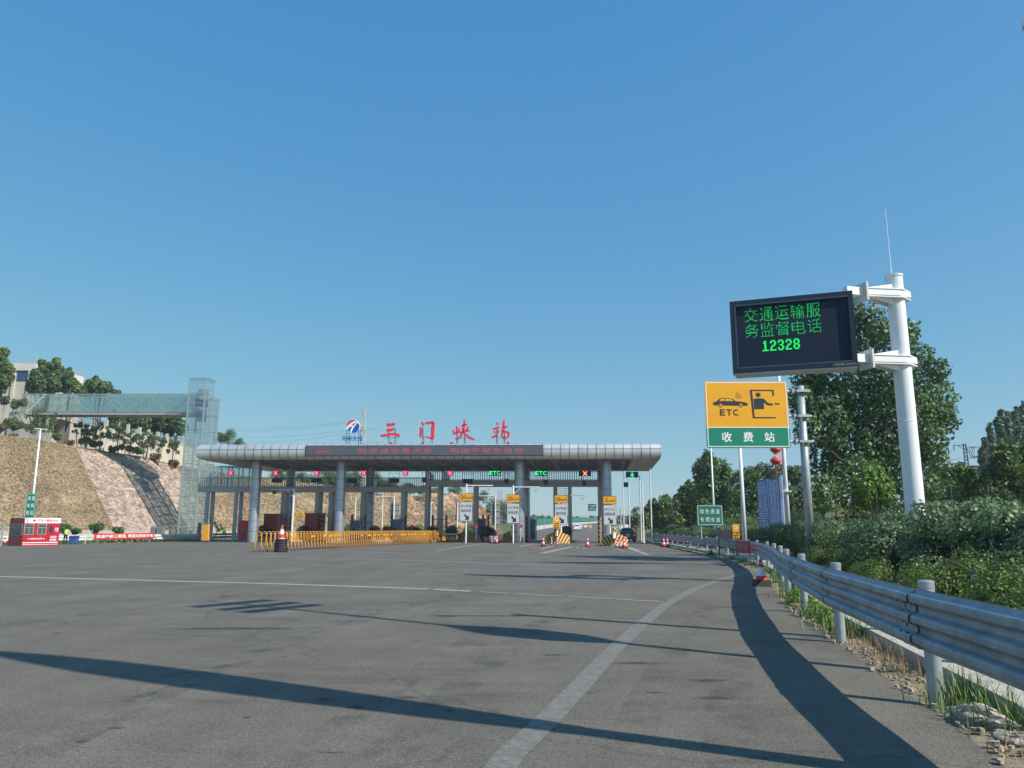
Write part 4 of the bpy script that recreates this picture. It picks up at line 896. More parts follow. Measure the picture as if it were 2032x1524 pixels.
for uc, v0, v1, v2, v3, sp, rows_, arm, lb in lsn:
    t = -3.2; s, z0 = TV(uc, v0, t); z1, z2, z3 = TV(uc, v1, t)[1], TV(uc, v2, t)[1], TV(uc, v3, t)[1]; hw = 13.1 / 1567 * 85
    g = TP(s, t, 0); o = thing('lane_sign', lb, 'traffic sign', g, 'yellow and white lane signs on the islands')
    mb = MB(); ztop = TV(uc, arm[1], t)[1] if arm and uc < 1100 else z0 - .1; mb.cyl(TP(s - .02, t + .12, 0), TP(s - .02, t + .12, ztop), .085, n=10); mb.build('pole', WHITE, o)
    f = Fr(TP(s, t, 0), TS)
    mb = MB(); prism(mb, f, rrect(-hw, hw, z1, z0, .06), -.04, 0); yp = mb.build('speed_plate', DARK, o)
    mb = MB(); f.poly(mb, rrect(-hw + .04, hw - .04, z1 + .04, z0 - .04, .05), .004); mb.build('yellow_face', SIGNY, yp)
    mb = MB(); hh = z0 - z1
    if sp == '20': text(mb, f, '20', -hw * .82, -hw * .12, z1 + hh * .26, z1 + hh * .74, .008, .03); text(mb, f, 'km/h', -hw * .05, hw * .86, z1 + hh * .28, z1 + hh * .60, .008, .02)
    else: text(mb, f, '5', -hw * .65, -hw * .28, z1 + hh * .26, z1 + hh * .76, .008, .03); text(mb, f, 'km/h', -hw * .08, hw * .84, z1 + hh * .28, z1 + hh * .60, .008, .02)
    mb.build('numerals', SIGNK, yp)
    mb = MB(); prism(mb, f, rrect(-hw + .03, hw - .03, z3, z2, .06), -.04, 0); wp = mb.build('lane_plate', DARK, o)
    mb = MB(); f.poly(mb, rrect(-hw + .06, hw - .06, z3 + .03, z2 - .03, .05), .004); mb.build('white_face', mat('plate_white', (.55, .58, .60), .5), wp)
    mb = MB(); H3 = z2 - z3
    for k, r_ in enumerate(rows_): text(mb, f, r_, -hw * .78, hw * .76, z3 + H3 * (.70 - .24 * k), z3 + H3 * (.86 - .24 * k), .008, .02)
    arrow(mb, f, .05, z3 + H3 * .20, .62, .008); mb.build('lettering', SIGNK, wp)
    if arm:
        u0, v0_, u1, va, uc2 = arm; a, za_ = TV(u0, va, t); b, _ = TV(u1, va, t); c, _ = TV(uc2, va, t)
        am = WHITE if uc < 1100 else GREYP
        mb = MB(); mb.cyl(TP(a, t + .12, za_), TP(b, t + .12, za_), .06, n=8)
        if uc < 1100: mb.cyl(TP(a, t + .12, za_ - .75), TP(a + .75, t + .12, za_), .035, n=6)
        mb.build('arm', am, o)
        mb = MB(); mb.cyl(TP(c, t + .12, za_), TP(c, t + .12, za_ - .2), .03, n=6); mb.box(TP(c, t + .02, za_ - .36), (.34, .3, .26)); mb.build('camera_box', GREYP, o)
def notice(u0, u1, v0, v1, Y, m, rows_, label, name='notice_board', icon=True, pole=True, txm=None, post=DARK):
    a = P(u0, v1, Y); b = P(u1, v0, Y); w = b.x - a.x; H = b.z - a.z; g = Vector(((a.x + b.x) / 2, Y, 0)); o = thing(name, label, 'notice board', g)
    f = Fr(a, (1, 0, 0)); mb = MB(); prism(mb, f, rrect(0, w, 0, H, w * .06), -.03, 0); mb.build('board', m, o)
    if pole: mb = MB(); mb.cyl((g.x, Y + .07, 0), (g.x, Y + .07, b.z - .1), .035); mb.build('pole', post, o)
    top = .95
    if icon:
        c = (w * .5, H * .76); r = w * .26; ring_ = [(c[0] + r * math.cos(k * .4488), c[1] + r * math.sin(k * .4488)) for k in range(14)]
        mb = MB(); f.poly(mb, ring_, .004); mb.build('round_symbol', SIGNW, o)
        mb = MB(); text(mb, f, '⛟' if False else '车', c[0] - r * .6, c[0] + r * .6, c[1] - r * .5, c[1] + r * .5, .008, .02); mb.build('symbol_mark', SIGNK, o); top = .50
    mb = MB(); n = len(rows_)
    for k, r_ in enumerate(rows_): h1 = top / n; text(mb, f, r_, w * .12, w * .88, H * (top - (k + .86) * h1), H * (top - (k + .14) * h1), .006, .02)
    mb.build('lettering', txm or SIGNK, o); return o
notice(1097.5, 1110.5, 1025, 1048.5, 81, SIGNY, ['严禁', '倒车', '停车'], 'small orange notice with round symbol standing on the middle striped island nose')
notice(1213.5, 1228.5, 1043, 1063, 75, SIGNG, ['绿色', '通道', '查验', '车道'], 'small green notice board on the striped island nose beside the dark blue car', icon=False, txm=SIGNW)
# red "stop hand" indicator posts beside islands
def redflag(u, v0, t, lb):
    s, z = TV(u, v0, t); o = thing('red_signal_flag', lb, 'signal', TP(s, t, 0), 'red hand signals beside the lanes')
    mb = MB(); mb.cyl(TP(s, t, .2), TP(s, t, z - .3), .05, n=6); mb.build('post', WHITE, o)
    f = Fr(TP(s, t, z), TS); mb = MB(); prism(mb, f, [(-.16, -.42), (.02, -.5), (.18, -.36), (.2, -.05), (.05, .0), (-.14, -.12)], -.03, .03); mb.build('hand', REDP, o)
redflag(945, 1040, -1, 'small red hand shaped signal right of the first lane sign'); redflag(1033, 1041, -1, 'small red hand shaped signal right of the second lane sign')
# ---------------------------------------------------------------- grey backs of the lane signs for the other direction, behind
def sign_back(u0, u1, v0, v1, lb, arm=None):
    t = 24; a, z1 = TV(u0, v0, t); b, z0 = TV(u1, v1, t); o = thing('rear_facing_sign', lb, 'traffic sign', TP((a + b) / 2, t, 0), 'grey backs of lane signs behind the canopy')
    mb = MB(); tbox(mb, a, b, t, t + .05, z0, z1); mb.build('plate', mat('sign_rear_grey', (.33, .35, .37), .6, .2), o)
    mb = MB()
    for k in range(4): z = z0 + (z1 - z0) * (.06 + .29 * k); tbox(mb, a - .05, b + .05, t - .08, t - .004, z - .05, z + .05)
    mb.build('rib', GREYP, o)
    mb = MB(); m_ = (a + b) / 2; top = TV(u0, arm[1] if arm else v0 - 2, t)[1]; mb.cyl(TP(m_, t - .16, 0), TP(m_, t - .16, top), .1, n=8)
    if arm: mb.cyl(TP(m_, t - .16, top - .1), TP(TV(arm[0], arm[1], t)[0], t - .16, top - .1), .07, n=6)
    mb.build('pole', WHITE, o)
sign_back(772.5, 791.5, 998, 1035, 'grey rear of a lane sign left of a walkway leg, on white pole', (745, 984))
sign_back(850, 860, 999, 1034, 'grey rear of a lane sign seen between the two raised walkway legs')
sign_back(905, 911, 999, 1034, 'grey rear of a lane sign peeping out left of the first lane sign')
sign_back(974, 992, 997, 1042, 'grey rear of a lane sign with white pole left of the second lane sign', (900, 983))
def pole(u, v0, v1, Y, r, lb, cat='pole', r1=None, name='light_pole', head=None, grp='white poles', m=None, parts=True):
    a = P(u, v1, Y); zb_ = max(gz(a.x, Y), 0); top = P(u + (u - 1030) / 8230 * (v0 - v1) * 0, v0, Y)
    # keep vertical: x from the base pixel
    o = thing(name, lb, cat, (a.x, Y, zb_), grp); mb = MB(); mb.cyl((a.x, Y, zb_ - .1), (a.x, Y, top.z), r, r1 or r * .6, 12, True); mb.build('shaft', m or POLE, o, smooth=False)
    if head == 'cam': mb = MB(); mb.box((a.x - .25, Y, top.z), (.5, .12, .1)); mb.lathe((a.x - .45, Y, top.z - .28), [(.02, 0), (.1, .05), (.12, .2), (.02, .24)], 8); mb.build('camera', SIGNW, o)
    if head == 'lamp': mb = MB(); mb.box((a.x - .4, Y, top.z), (1.5, .16, .08)); mb.build('lamp_head', WHITE, o)
    mb = MB(); mb.cyl((a.x, Y, zb_), (a.x, Y, zb_ + .35), r * 1.35, n=12); mb.build('base_collar', m or POLE, o)
    return o
for u, v0, v1, Y, lb in ((708, 985, 1040, 118, 'thin white pole behind the canopy right of the second front column'), (762, 976, 1040, 118, 'thin white pole behind the canopy in front of the hillside'), (522, 935, 1046, 116, 'white pole behind the leftmost front column'), (856, 985, 1040, 125, 'thin white pole behind the raised walkway step')):
    pole(u - (12 if u < 600 else 4), v0, v1, Y, .11, lb)
# L-shaped grey pole with camera left
s, z = TV(584, 970, -1.5); b, _ = TV(545, 971, -1.5); c, _ = TV(545, 971, -1.5); o = thing('camera_pole', 'grey L shaped camera pole reaching left between the first and second front columns', 'camera pole', TP(s, -1.5, 0))
mb = MB(); sb_ = ts(580, -1.5); mb.cyl(TP(sb_, -1.5, 0), TP(sb_, -1.5, z), .11, n=8); mb.build('post', POLE, o)
mb = MB(); mb.cyl(TP(sb_, -1.5, z - .1), TP(b - .3, -1.5, z - .1), .05, n=6); mb.cyl(TP(sb_, -1.5, z - 1), TP(sb_ - .9, -1.5, z - .1), .035, n=6); mb.build('arm', POLE, o)
mb = MB(); mb.box(TP(c, -1.5, z - .4), (.35, .3, .36)); mb.build('camera_box', DARK, o)
# ---------------------------------------------------------------- excavator arm far behind
g = P(592, 1045, 128); g.z = 0; o = thing('excavator', 'yellow excavator with raised boom working at the foot of the hill', 'excavator', g)
def gv(x, y, z): return g + Vector((x, y, z))
mb = MB(); mb.tube([gv(1.6, 0, 1.2), gv(1.0, 0, 3.6), gv(.2, 0, 4.4)], [.28, .3, .2], 4); mb.tube([gv(.2, 0, 4.4), gv(-1.2, 0, 2.2), gv(-1.5, 0, 1.4)], [.22, .2, .12], 4); mb.build('boom', YELLOW, o)
mb = MB(); mb.box(gv(2.4, 0, 1.5), (2.2, 2.2, 1.0)); mb.box(gv(1.9, -.5, 2.4), (.9, .9, 1.2)); mb.build('cab', YELLOW, o)
mb = MB(); mb.box(gv(2.3, -.9, .45), (3, .5, .8)); mb.box(gv(2.3, .9, .45), (3, .5, .8)); mb.build('track', DARK, o)
mb = MB(); mb.box(gv(-1.5, 0, .9), (.9, .9, .8)); mb.build('bucket', mat('bucket_teal', (.05, .35, .33), .6), o)
# ---------------------------------------------------------------- expanding gate
ga = G(512, 1095.5); gb = G(905, 1074.5); gd = (gb - ga); NG = 99
gate = thing('expanding_gate', 'long orange yellow folding barrier gate standing across the closed lanes', 'folding gate', ga)
dxy = gd.normalized(); nx = Vector((-dxy.y, dxy.x, 0))
# hoop plane perpendicular to the gate's run
def hoop(mb, w, H, r):
    pts = [Vector((0, -w, .0)), Vector((0, -w, H * .35)), Vector((0, -w * .72, H * .5)), Vector((0, -w * .7, H - w * .7))]
    for k in range(1, 7): a = math.pi * k / 7; pts.append(Vector((0, -w * .7 * math.cos(a), H - w * .7 + w * .7 * math.sin(a))))
    pts += [Vector((0, w * .7, H - w * .7)), Vector((0, w * .72, H * .5)), Vector((0, w, H * .35)), Vector((0, w, 0))]
    return mb.tube(pts, r, 6)
# every frame: hoop turned to face the road with flared feet; foot wheels
hm = MB(); hoop(hm, .27, 1.30, .03)
hoopme = hm.mesh('hoop_frame', YELLOW, True)
wm = MB()
for y in (-.29, .29): wm.cyl((-.02, y, .05), (.02, y, .05), .05, n=8)
wheelme = wm.mesh('caster', DARK)
face = math.radians(76)
pos = []
for k in range(NG):
    q = k / (NG - 1); q = q ** .93; c = ga + gd * q; pos.append(c)
for k, c in enumerate(pos):
    h_ = bpy.data.objects.new('hoop_frame', hoopme); COL.objects.link(h_); h_.parent = gate; h_.location = c - ga; h_.rotation_euler = (0, 0, face); KIDS[gate.name].append(h_)
    if k < 24:
        w_ = bpy.data.objects.new('caster', wheelme); COL.objects.link(w_); w_.parent = h_; KIDS[h_.name] = [w_]
mb = MB(); hv = Vector((math.cos(face + math.pi / 2), math.sin(face + math.pi / 2), 0))
for a, b in zip(pos, pos[1:]):
    for sg in (-.2, .2):
        o_ = hv * sg
        for z0, z1 in ((.25, .68), (.68, .25), (.68, 1.0), (1.0, .68)): mb.cyl(a + o_ + Vector((0, 0, z0)), b + o_ + Vector((0, 0, z1)), .012, n=4, caps=False)
mb.build('scissor_links', mat('link_dark_brown', (.06, .03, .02), .6), gate)
mb = MB()
for a, b in zip(pos[5:-1:1], pos[6:]):
    q = hv * -.23; mb.hexa([a + q + Vector((0, 0, .90)), b + q + Vector((0, 0, .90)), b + q * .9 + Vector((0, 0, .90)), a + q * .9 + Vector((0, 0, .90))], [a + q + Vector((0, 0, 1.02)), b + q + Vector((0, 0, 1.02)), b + q * .9 + Vector((0, 0, 1.02)), a + q * .9 + Vector((0, 0, 1.02))]) if rnd.random() < .30 else None
mb.build('link_plate', YELLOW, gate)
# ---------------------------------------------------------------- cones, posts, tyres
def cone_proto():
    o = thing('traffic_cone', 'x', 'traffic cone', (0, 0, 0), 'red and white traffic cones')
    m = MB(); m.box((0, 0, .03), (.42, .42, .06)); m.box((0, 0, .08), (.34, .34, .05)); m.build('base', BLACKR, o)
    m = MB(); H = .80; r = lambda z: .155 - .125 * (z - .1) / (H - .1)
    for k, (a, b) in enumerate(((.1, .26), (.26, .40), (.40, .58), (.58, .68), (.68, .80))):
        m.cm = 0 if k % 2 == 0 else 1; m.cyl((0, 0, a), (0, 0, b), r(a), r(b), 14, k == 4)
    m.build('body', [REDC, SIGNW], o); return o
def post_proto():
    o = thing('delineator_post', 'x', 'delineator post', (0, 0, 0), 'red and white delineator posts')
    m = MB(); m.lathe((0, 0, 0), [(.14, 0), (.14, .03), (.07, .06), (.05, .08)], 10); m.build('base', BLACKR, o)
    m = MB()
    for k in range(7): m.cm = k % 2; m.cyl((0, 0, .06 + k * .10), (0, 0, .16 + k * .10), .055, n=8)
    m.build('tube', [REDC, SIGNW], o); return o
def dup(proto, G_, lb, rz=0, sc=None):
    if 'x' == proto.get('label'): proto.location = G_; proto.rotation_euler = (0, 0, rz); proto['label'] = lb; o = proto
    else: o = copy_tree(proto, G_, rz, lb)
    o.scale = (sc,) * 3 if sc else (1, 1, 1)
    return o
cp = cone_proto(); pp = post_proto()
cones = [(839, 1075, 'in front of the orange gate, left of a row of posts', 1.0), (985.5, 1079, 'in front of the cluster of red posts by the third column', 1.1), (1000.5, 1073, 'behind the post cluster beside a striped nose', .9), (1078, 1084, 'in the lane just left of the orange notice', 1), (1166, 1086, 'standing alone in the middle of the open lane', 1.05), (1239, 1088, 'right of the posts before the green notice nose', 1.05), (1317, 1085.5, 'left one of two beside the right guardrail near the dark car', 1), (1324.5, 1085.5, 'right one of two beside the right guardrail near the dark car', 1), (1410, 1101, 'in the shade of the right guardrail near the green sign', .95), (9, 1080, 'half hidden behind the red kiosk at the left edge', 1.1)]
for i, (u, v, w, sc) in enumerate(cones): dup(cp, G(u, v), 'red and white cone ' + w, i * .4, sc)
psts = [(848, 1075.5, 'first (leftmost) of the row before the orange gate'), (854.8, 1075.2, 'second of the row before the orange gate'), (861, 1074.8, 'third of the row before the orange gate'), (868, 1074.4, 'fourth of the row before the orange gate'), (874.5, 1074.1, 'fifth of the row before the orange gate'), (881, 1073.8, 'last (rightmost) of the row before the orange gate'),
        (972, 1077.5, 'leftmost of the tight group left of a cone'), (975.8, 1078.2, 'second of the tight group left of a cone'), (979.5, 1077.6, 'third of the tight group left of a cone'), (990, 1076, 'just right of the front cone by the third column'), (994.5, 1074.5, 'between two cones beside the striped nose'),
        (1094.5, 1082.5, 'in front of the middle striped nose, left one'), (1105.5, 1083.5, 'in front of the middle striped nose, right one'), (1223.5, 1087, 'left one before the green notice nose'), (1231, 1087.5, 'right one before the green notice nose'), (1365, 1095, 'alone beside the right guardrail below the green sign')]
for i, (u, v, w) in enumerate(psts): dup(pp, G(u, v), 'red and white post ' + w, 0, 1.12)
# near cone by the guardrail, larger detail
g = G(1512, 1163); o = thing('traffic_cone', 'worn red cone with white sleeve and black weighted base next to the near right guardrail', 'traffic cone', g)
mb = MB(); mb.hexa([g + Vector((a * .21, b * .21, 0)) for a, b in ((-1, -1), (1, -1), (1, 1), (-1, 1))], [g + Vector((a * .18, b * .18, .17)) for a, b in ((-1, -1), (1, -1), (1, 1), (-1, 1))]); mb.build('base', BLACKR, o)
k0 = (1163 - 1112) / 1567 * g.y; r = lambda z: .15 - .115 * (z - .17) / (k0 - .17)
mb = MB()
for k, (a, b) in enumerate(((.17, .27), (.27, .50), (.50, .60), (.60, k0 * .88))): mb.cm = 0 if k % 2 else 1; mb.cyl(g + Vector((0, 0, a)), g + Vector((0, 0, b)), r(a), r(b), 20, False)
mb.cm = 2; mb.cyl(g + Vector((0, 0, k0 * .88)), g + Vector((0, 0, k0)), r(k0 * .88), r(k0), 20)
mb.build('body', [SIGNW, REDC, BLACKR], o, smooth=False)
f = Fr(g + Vector((0, -.128, .27)), (1, 0, 0), (0, .16, .98)); mb = MB(); text(mb, f, '警', -.03, .03, .02, .09, .006); text(mb, f, '示', -.03, .03, .12, .19, .006); mb.build('lettering', SIGNW, o)
# tyre stack with a big cone on top
g = G(557, 1095.5); o = thing('tyre_stack', 'stack of old black tyres at the near end of the orange gate', 'tyre stack', g)
for k in range(5):
    mb = MB(); a = [(g + Vector((.34 * math.cos(t * .3927) * (1 - .03 * k) + .02 * math.sin(k * 2), .34 * math.sin(t * .3927) * (1 - .03 * k), .09 + .165 * k))) for t in range(16)]
    mb.tube(a, .115, 8, True); mb.build('tyre', BLACKR, o, smooth=True)
g2 = g + Vector((0, 0, .62)); o = thing('traffic_cone', 'tall red and white cone standing in the stack of black tyres', 'traffic cone', g2)
mb = MB()
for k, (a, b, ra, rb) in enumerate(((0, .28, .25, .205), (.28, .54, .205, .165), (.54, .82, .165, .12), (.82, 1.0, .12, .05))): mb.cm = 1 if k % 2 == 0 else 0; mb.cyl(g2 + Vector((0, 0, a)), g2 + Vector((0, 0, b)), ra, rb, 18, k == 3)
mb.build('body', [REDC, SIGNW], o)
mb = MB(); mb.lathe(g2 + Vector((.03, 0, .98)), [(.03, 0), (.07, .04), (.06, .12), (.02, .15)], 8); mb.build('cap', REDC, o)
# ---------------------------------------------------------------- vehicles
def car(name, label, g, yaw, paint, scale, suv):
    """body from cross sections, rear towards the camera (+y is forward)"""
    o = thing(name, label, 'car', g); Mx = Matrix.Translation(g) @ Matrix.Rotation(yaw, 4, 'Z') @ Matrix.Scale(scale, 4)
    T = lambda p: Mx @ Vector(p)
    H = 1.66 if suv else 1.46; bt = .98 if suv else .90
    # y, half width, belt z, roof half width, roof z, floor z
    sec = [(0.0, .80, bt * .78, .70, bt * .92, .42), (.10, .90, bt * .9, .74, bt * 1.02, .30), (.28, .93, bt * 1.0, .70, H * .80 if suv else bt * 1.1, .26), (.62, .94, bt * 1.02, .64, H * .955, .26), (1.2, .945, bt * 1.02, .63, H, .26), (2.2, .945, bt, .63, H * .99, .26), (2.9, .94, bt * .98, .60, H * .90, .26), (3.5, .93, bt * .95, .66, bt * 1.05, .26), (4.2, .88, bt * .82, .66, bt * .86, .28), (4.6, .74, bt * .62, .55, bt * .66, .36)]
    mb = MB(); rows = []
    for y, w, bz, rw, rz_, fz in sec:
        half = [(w * .86, fz), (w * .98, fz + .12), (w, (fz + bz) / 2 + .08), (w * .985, bz - .04), (w * .955, bz), ((w * .93 + rw) / 2 + .015, (bz + rz_) / 2), (rw, rz_ - .05), (rw * .86, rz_ - .005), (rw * .4, rz_ + .015)]
        rows.append([T((-x, y, z)) for x, z in half] + [T((x, y, z)) for x, z in half[::-1]])
    mb.sheet(rows); mb.add(rows[0], [tuple(range(18))]); mb.add(rows[-1], [tuple(range(18))[::-1]])
    b = mb.build('body', paint, o, smooth=True); autosmooth(b, 38)
    mb = MB()  # rear window
    s0, s1 = (sec[2], sec[3]) if suv else (sec[2], sec[3])
    mb.quad(T((-.66, sec[1][0] + .10, bt * 1.04)), T((.66, sec[1][0] + .10, bt * 1.04)), T((.55, .53, H * .90)), T((-.55, .53, H * .90))); mb.build('rear_window', WIN, o)
    for sx in (-1, 1):
        mb = MB(); mb.add([T((sx * x, y, z)) for x, y, z in ((.935, .75, bt + .05), (.925, 3.2, bt + .03), (.72, 2.75, H * .87), (.715, .85, H * .9))], [(0, 1, 2, 3)]); mb.build('side_window', WIN, o)
        mb = MB(); mb.box(T((sx * .76, .02, bt * .84)), (.24 * scale, .16 * scale, .18 * scale), yaw); mb.build('tail_light', mat('tail_red', (.5, .01, .02), .3, emit=(1, .05, .05, .25)), o)
        mb = MB(); mb.box(T((sx * 1.02, 3.0, bt + .08)), (.18 * scale, .2 * scale, .14 * scale), yaw); mb.build('mirror', paint, o)
        for y in (.85, 3.75):
            mb = MB(); mb.cyl(T((sx * .72, y, .33)), T((sx * .95, y, .33)), .33 * scale, n=18); w = mb.build('tyre', BLACKR, o)
            mb = MB(); mb.cyl(T((sx * .94, y, .33)), T((sx * .965, y, .33)), .2 * scale, n=12); mb.build('rim', GALV, w)
    mb = MB(); mb.box(T((0, -.04, .42)), (1.7 * scale, .22 * scale, .2 * scale), yaw); mb.build('rear_bumper', paint if not suv else DARK, o)
    mb = MB(); mb.box(T((0, -.0, bt * .72)), (.46 * scale, .06 * scale, .14 * scale), yaw); mb.build('number_plate', mat('plate_blue', (.03, .12, .5), .4) if suv else SIGNW, o)
    mb = MB(); mb.box(T((0, -.0, bt * .93)), (.3 * scale, .05 * scale, .04 * scale), yaw); mb.build('badge', WHITE, o)
    if suv: mb = MB(); mb.box(T((0, .5, H * .985)), (1.0 * scale, .3 * scale, .04 * scale), yaw); mb.build('spoiler', paint, o)
CARB = mat('car_dark_blue', (.012, .02, .05), .22, .2, coat=.8); CARW = mat('car_white', (.75, .77, .8), .25, coat=.6)
g = G(1246, 1077.5); g.x += 0; car('parked_car', 'dark blue hatchback stopped in the rightmost lane beside the striped island', Vector((g.x, 93, 0)) if False else G(1246, 1076), -.10, CARB, 1.0, True)
x = P(1145.5, 1050, 185).x; car('white_car', 'small white car driving away on the road beyond the toll lanes', Vector((x, 185, gz(0, 185))), -.1, CARW, 1.0, False)
# ================================================================ BEYOND THE TOLL
def wall_run(pts, h0, h1, th, name, m, label, cat, post=None):
    o = thing(name, label, cat, Vector(pts[0])); mb = MB()
    for a, b in zip(pts, pts[1:]):
        a = Vector(a); b = Vector(b); d = (b - a).normalized(); q = Vector((-d.y, d.x, 0)) * th / 2; up0 = Vector((0, 0, h0)); up1 = Vector((0, 0, h1))
        mb.hexa([a - q + up0, b - q + up0, b + q + up0, a + q + up0], [a - q + up1, b - q + up1, b + q + up1, a + q + up1])
    mb.build('panel', m, o)
    if post:
        mb = MB()
        for a, b in zip(pts, pts[1:]): mb.cyl(Vector(a) + Vector((0, 0, 0)), Vector(a) + Vector((0, 0, h1 + .1)), .09, n=6)
        mb.build('post', post, o)
    return o
GRNF = mat('barrier_green', (.02, .20, .13), .5)
def far(u, Y): x = P(u, 1045, Y).x; return Vector((x, Y, gz(x, Y)))
wall_run([far(1046, 165), far(1062, 185), far(1080, 210), far(1100, 245), far(1135, 300), far(1160, 350), far(1190, 420)], 1.2, 2.7, .1, 'noise_barrier', GRNF, 'long low green screen along the left side of the road beyond the toll lanes', 'fence', GREYP)
wall_run([far(1040, 165), far(1060, 185), far(1078, 210), far(1098, 245), far(1133, 300), far(1158, 350), far(1188, 420)], 0, 1.2, .25, 'concrete_parapet', mat('parapet_white', (.5, .5, .48), .85), 'pale concrete parapet under the green screen beyond the toll lanes', 'parapet')
wall_run([far(1225, 205), far(1262, 300), far(1320, 420)], 0, .9, .25, 'concrete_parapet', mat('parapet_white', (.5, .5, .48), .85), 'pale concrete parapet right of the road beyond the rightmost column', 'parapet')
def overhead(u0, u1, v0, v1, Y, lb):
    a = P(u0, v1, Y); b = P(u1, v0, Y); w = b.x - a.x; H = b.z - a.z; o = thing('direction_sign', lb, 'traffic sign', (b.x + .8, Y, gz(0, Y))); f = Fr(a, (1, 0, 0))
    mb = MB(); prism(mb, f, rrect(0, w, 0, H, .1), -.08, 0); mb.build('board', mat('sign_teal', (.005, .13, .16), .45), o)
    mb = MB()
    for k in range(2): text(mb, f, ['三门峡', '出口'][k], w * .2, w * .8, H * (.62 - .4 * k), H * (.82 - .4 * k), .01)
    mb.build('lettering', SIGNW, o)
    mb = MB(); mb.cyl((b.x + .8, Y, gz(0, Y)), (b.x + .8, Y, b.z + .4), .14); 
    for q in (.2, .8): mb.cyl((b.x + .9, Y, a.z + H * q), (a.x + .3, Y + .1, a.z + H * q), .06, n=6)
    mb.build('pole', POLE, o)
overhead(1167, 1183, 1000, 1014, 150, 'small teal direction sign on a pole beyond the lanes, left of the rightmost column')
g = far(1232, 140); o = thing('sign_gantry', 'small bare grey pole with rungs seen just right of the rightmost lane sign', 'pole', g)
mb = MB(); mb.cyl(g, g + Vector((0, 0, 4.6)), .12); mb.build('pole', GREYP, o)
mb = MB()
for k in range(4): mb.cyl(g + Vector((-1.2, 0, 4.4 - k * .9)), g + Vector((0, 0, 4.4 - k * .9)), .05, n=5)
mb.build('rung', GREYP, o)
# barricade with black arrows beyond
g = far(1163, 192); o = thing('road_barricade', 'white and orange barricade board on the road right of the white car', 'barricade', g); mb = MB(); mb.box(g + Vector((0, 0, .9)), (2.6, .15, .5)); mb.build('board', WHITE, o)
mb = MB(); mb.box(g + Vector((-.7, -.1, .9)), (.5, .05, .45)); mb.box(g + Vector((.6, -.1, .9)), (.7, .05, .45)); mb.build('orange_panel', ORANGE, o); mb = MB(); [mb.box(g + Vector((x, 0, .3)), (.12, .3, .6)) for x in (-1.1, 1.1)]; mb.build('foot', GREYP, o)
# half built tower blocks far away
for i, (u0, u1, v0, lb) in enumerate(((986, 998, 992, 'distant half built brown block with scaffold poles on top, left one'), (999, 1010, 1001, 'distant half built brown block, lower right one'))):
    Y = 420; a = P(u0, 1045, Y); b = P(u1, v0, Y); o = thing('distant_building', lb, 'building', ((a.x + b.x) / 2, Y, 0), 'half built blocks far behind the canopy')
    mb = MB(); w = b.x - a.x; H = b.z; nf = 6
    for k in range(nf): mb.box(((a.x + b.x) / 2, Y, 3 + (H - 3) * (k + .42) / nf), (w, 10, (H - 3) / nf * .55))
    mb.box(((a.x + b.x) / 2, Y + .5, H / 2), (w * .92, 9, H)); mb.build('wall', mat('brown_block', (.36, .27, .22), .9, var=.2, scale=.4), o)
    mb = MB(); [mb.cyl((a.x + w * q, Y, H), (a.x + w * q, Y, H + 5 - 2 * i), .12, n=4) for q in (.2, .5, .8)]; mb.build('scaffold', REDP, o)
# lattice power pylon behind the canopy
def pylon(u, vt, Y, wb, wt, arms, lb, group=None, m=GREYP, th=.09):
    x = P(u, 900, Y).x; zt = P(u, vt, Y).z; g = Vector((x, Y, 5)); o = thing('power_pylon', lb, 'pylon', g, group); mb = MB(); n = 9
    def c(k, i): q = k / n; w = wb + (wt - wb) * q ** .8; sx, sy = ((-1, -1), (1, -1), (1, 1), (-1, 1))[i]; return Vector((x + sx * w / 2, Y + sy * w / 2, 5 + (zt - 5) * q))
    for i in range(4):
        for k in range(n):
            mb.cyl(c(k, i), c(k + 1, i), th, n=4); mb.cyl(c(k, i), c(k + 1, (i + 1) % 4), th * .6, n=4); mb.cyl(c(k, (i + 1) % 4), c(k + 1, i), th * .6, n=4); mb.cyl(c(k + 1, i), c(k + 1, (i + 1) % 4), th * .5, n=4)
    mb.build('mast', m, o)
    for q, L in arms:
        z = 5 + (zt - 5) * q; mb = MB()
        for sg in (-1, 1): mb.cyl((x, Y, z + .6), (x + sg * L, Y, z), th * .7, n=4); mb.cyl((x, Y, z - .5), (x + sg * L, Y, z), th * .7, n=4); mb.cyl((x + sg * L, Y, z), (x + sg * L, Y, z - 1.4), th * .6, n=4)
        mb.build('crossarm', m, o)
    return o
pylon(719, 808, 260, 4.2, .8, [(.97, 2.2), (.80, 5.0), (.68, 6.2)], 'grey lattice power pylon rising behind the canopy roof beside the round emblem', th=.10)
WIRE = mat('wire_grey', (.12, .13, .15), .6)
def wire(a, b, sag, r, lb, name='power_line', grp=None):
    mb = MB(); pts = [a.lerp(b, k / 14) - Vector((0, 0, sag * 4 * (k / 14) * (1 - k / 14))) for k in range(15)]; mb.tube(pts, r, 3); tag(mb.build(name, WIRE, loc=a), lb, 'cable', grp)
for k, (v0, v1, sd_) in enumerate(((842, 833, 1), (860, 850, 1.2), (873, 856, 1), (846, 836, 1.6))):
    wire(P(390, v0 + k, 330), P(712, v1, 260), 2.2, .035, 'thin power line running left from the pylon behind the canopy, ' + ('highest', 'third from top', 'lowest', 'second from top')[k], grp='power lines left of the pylon')
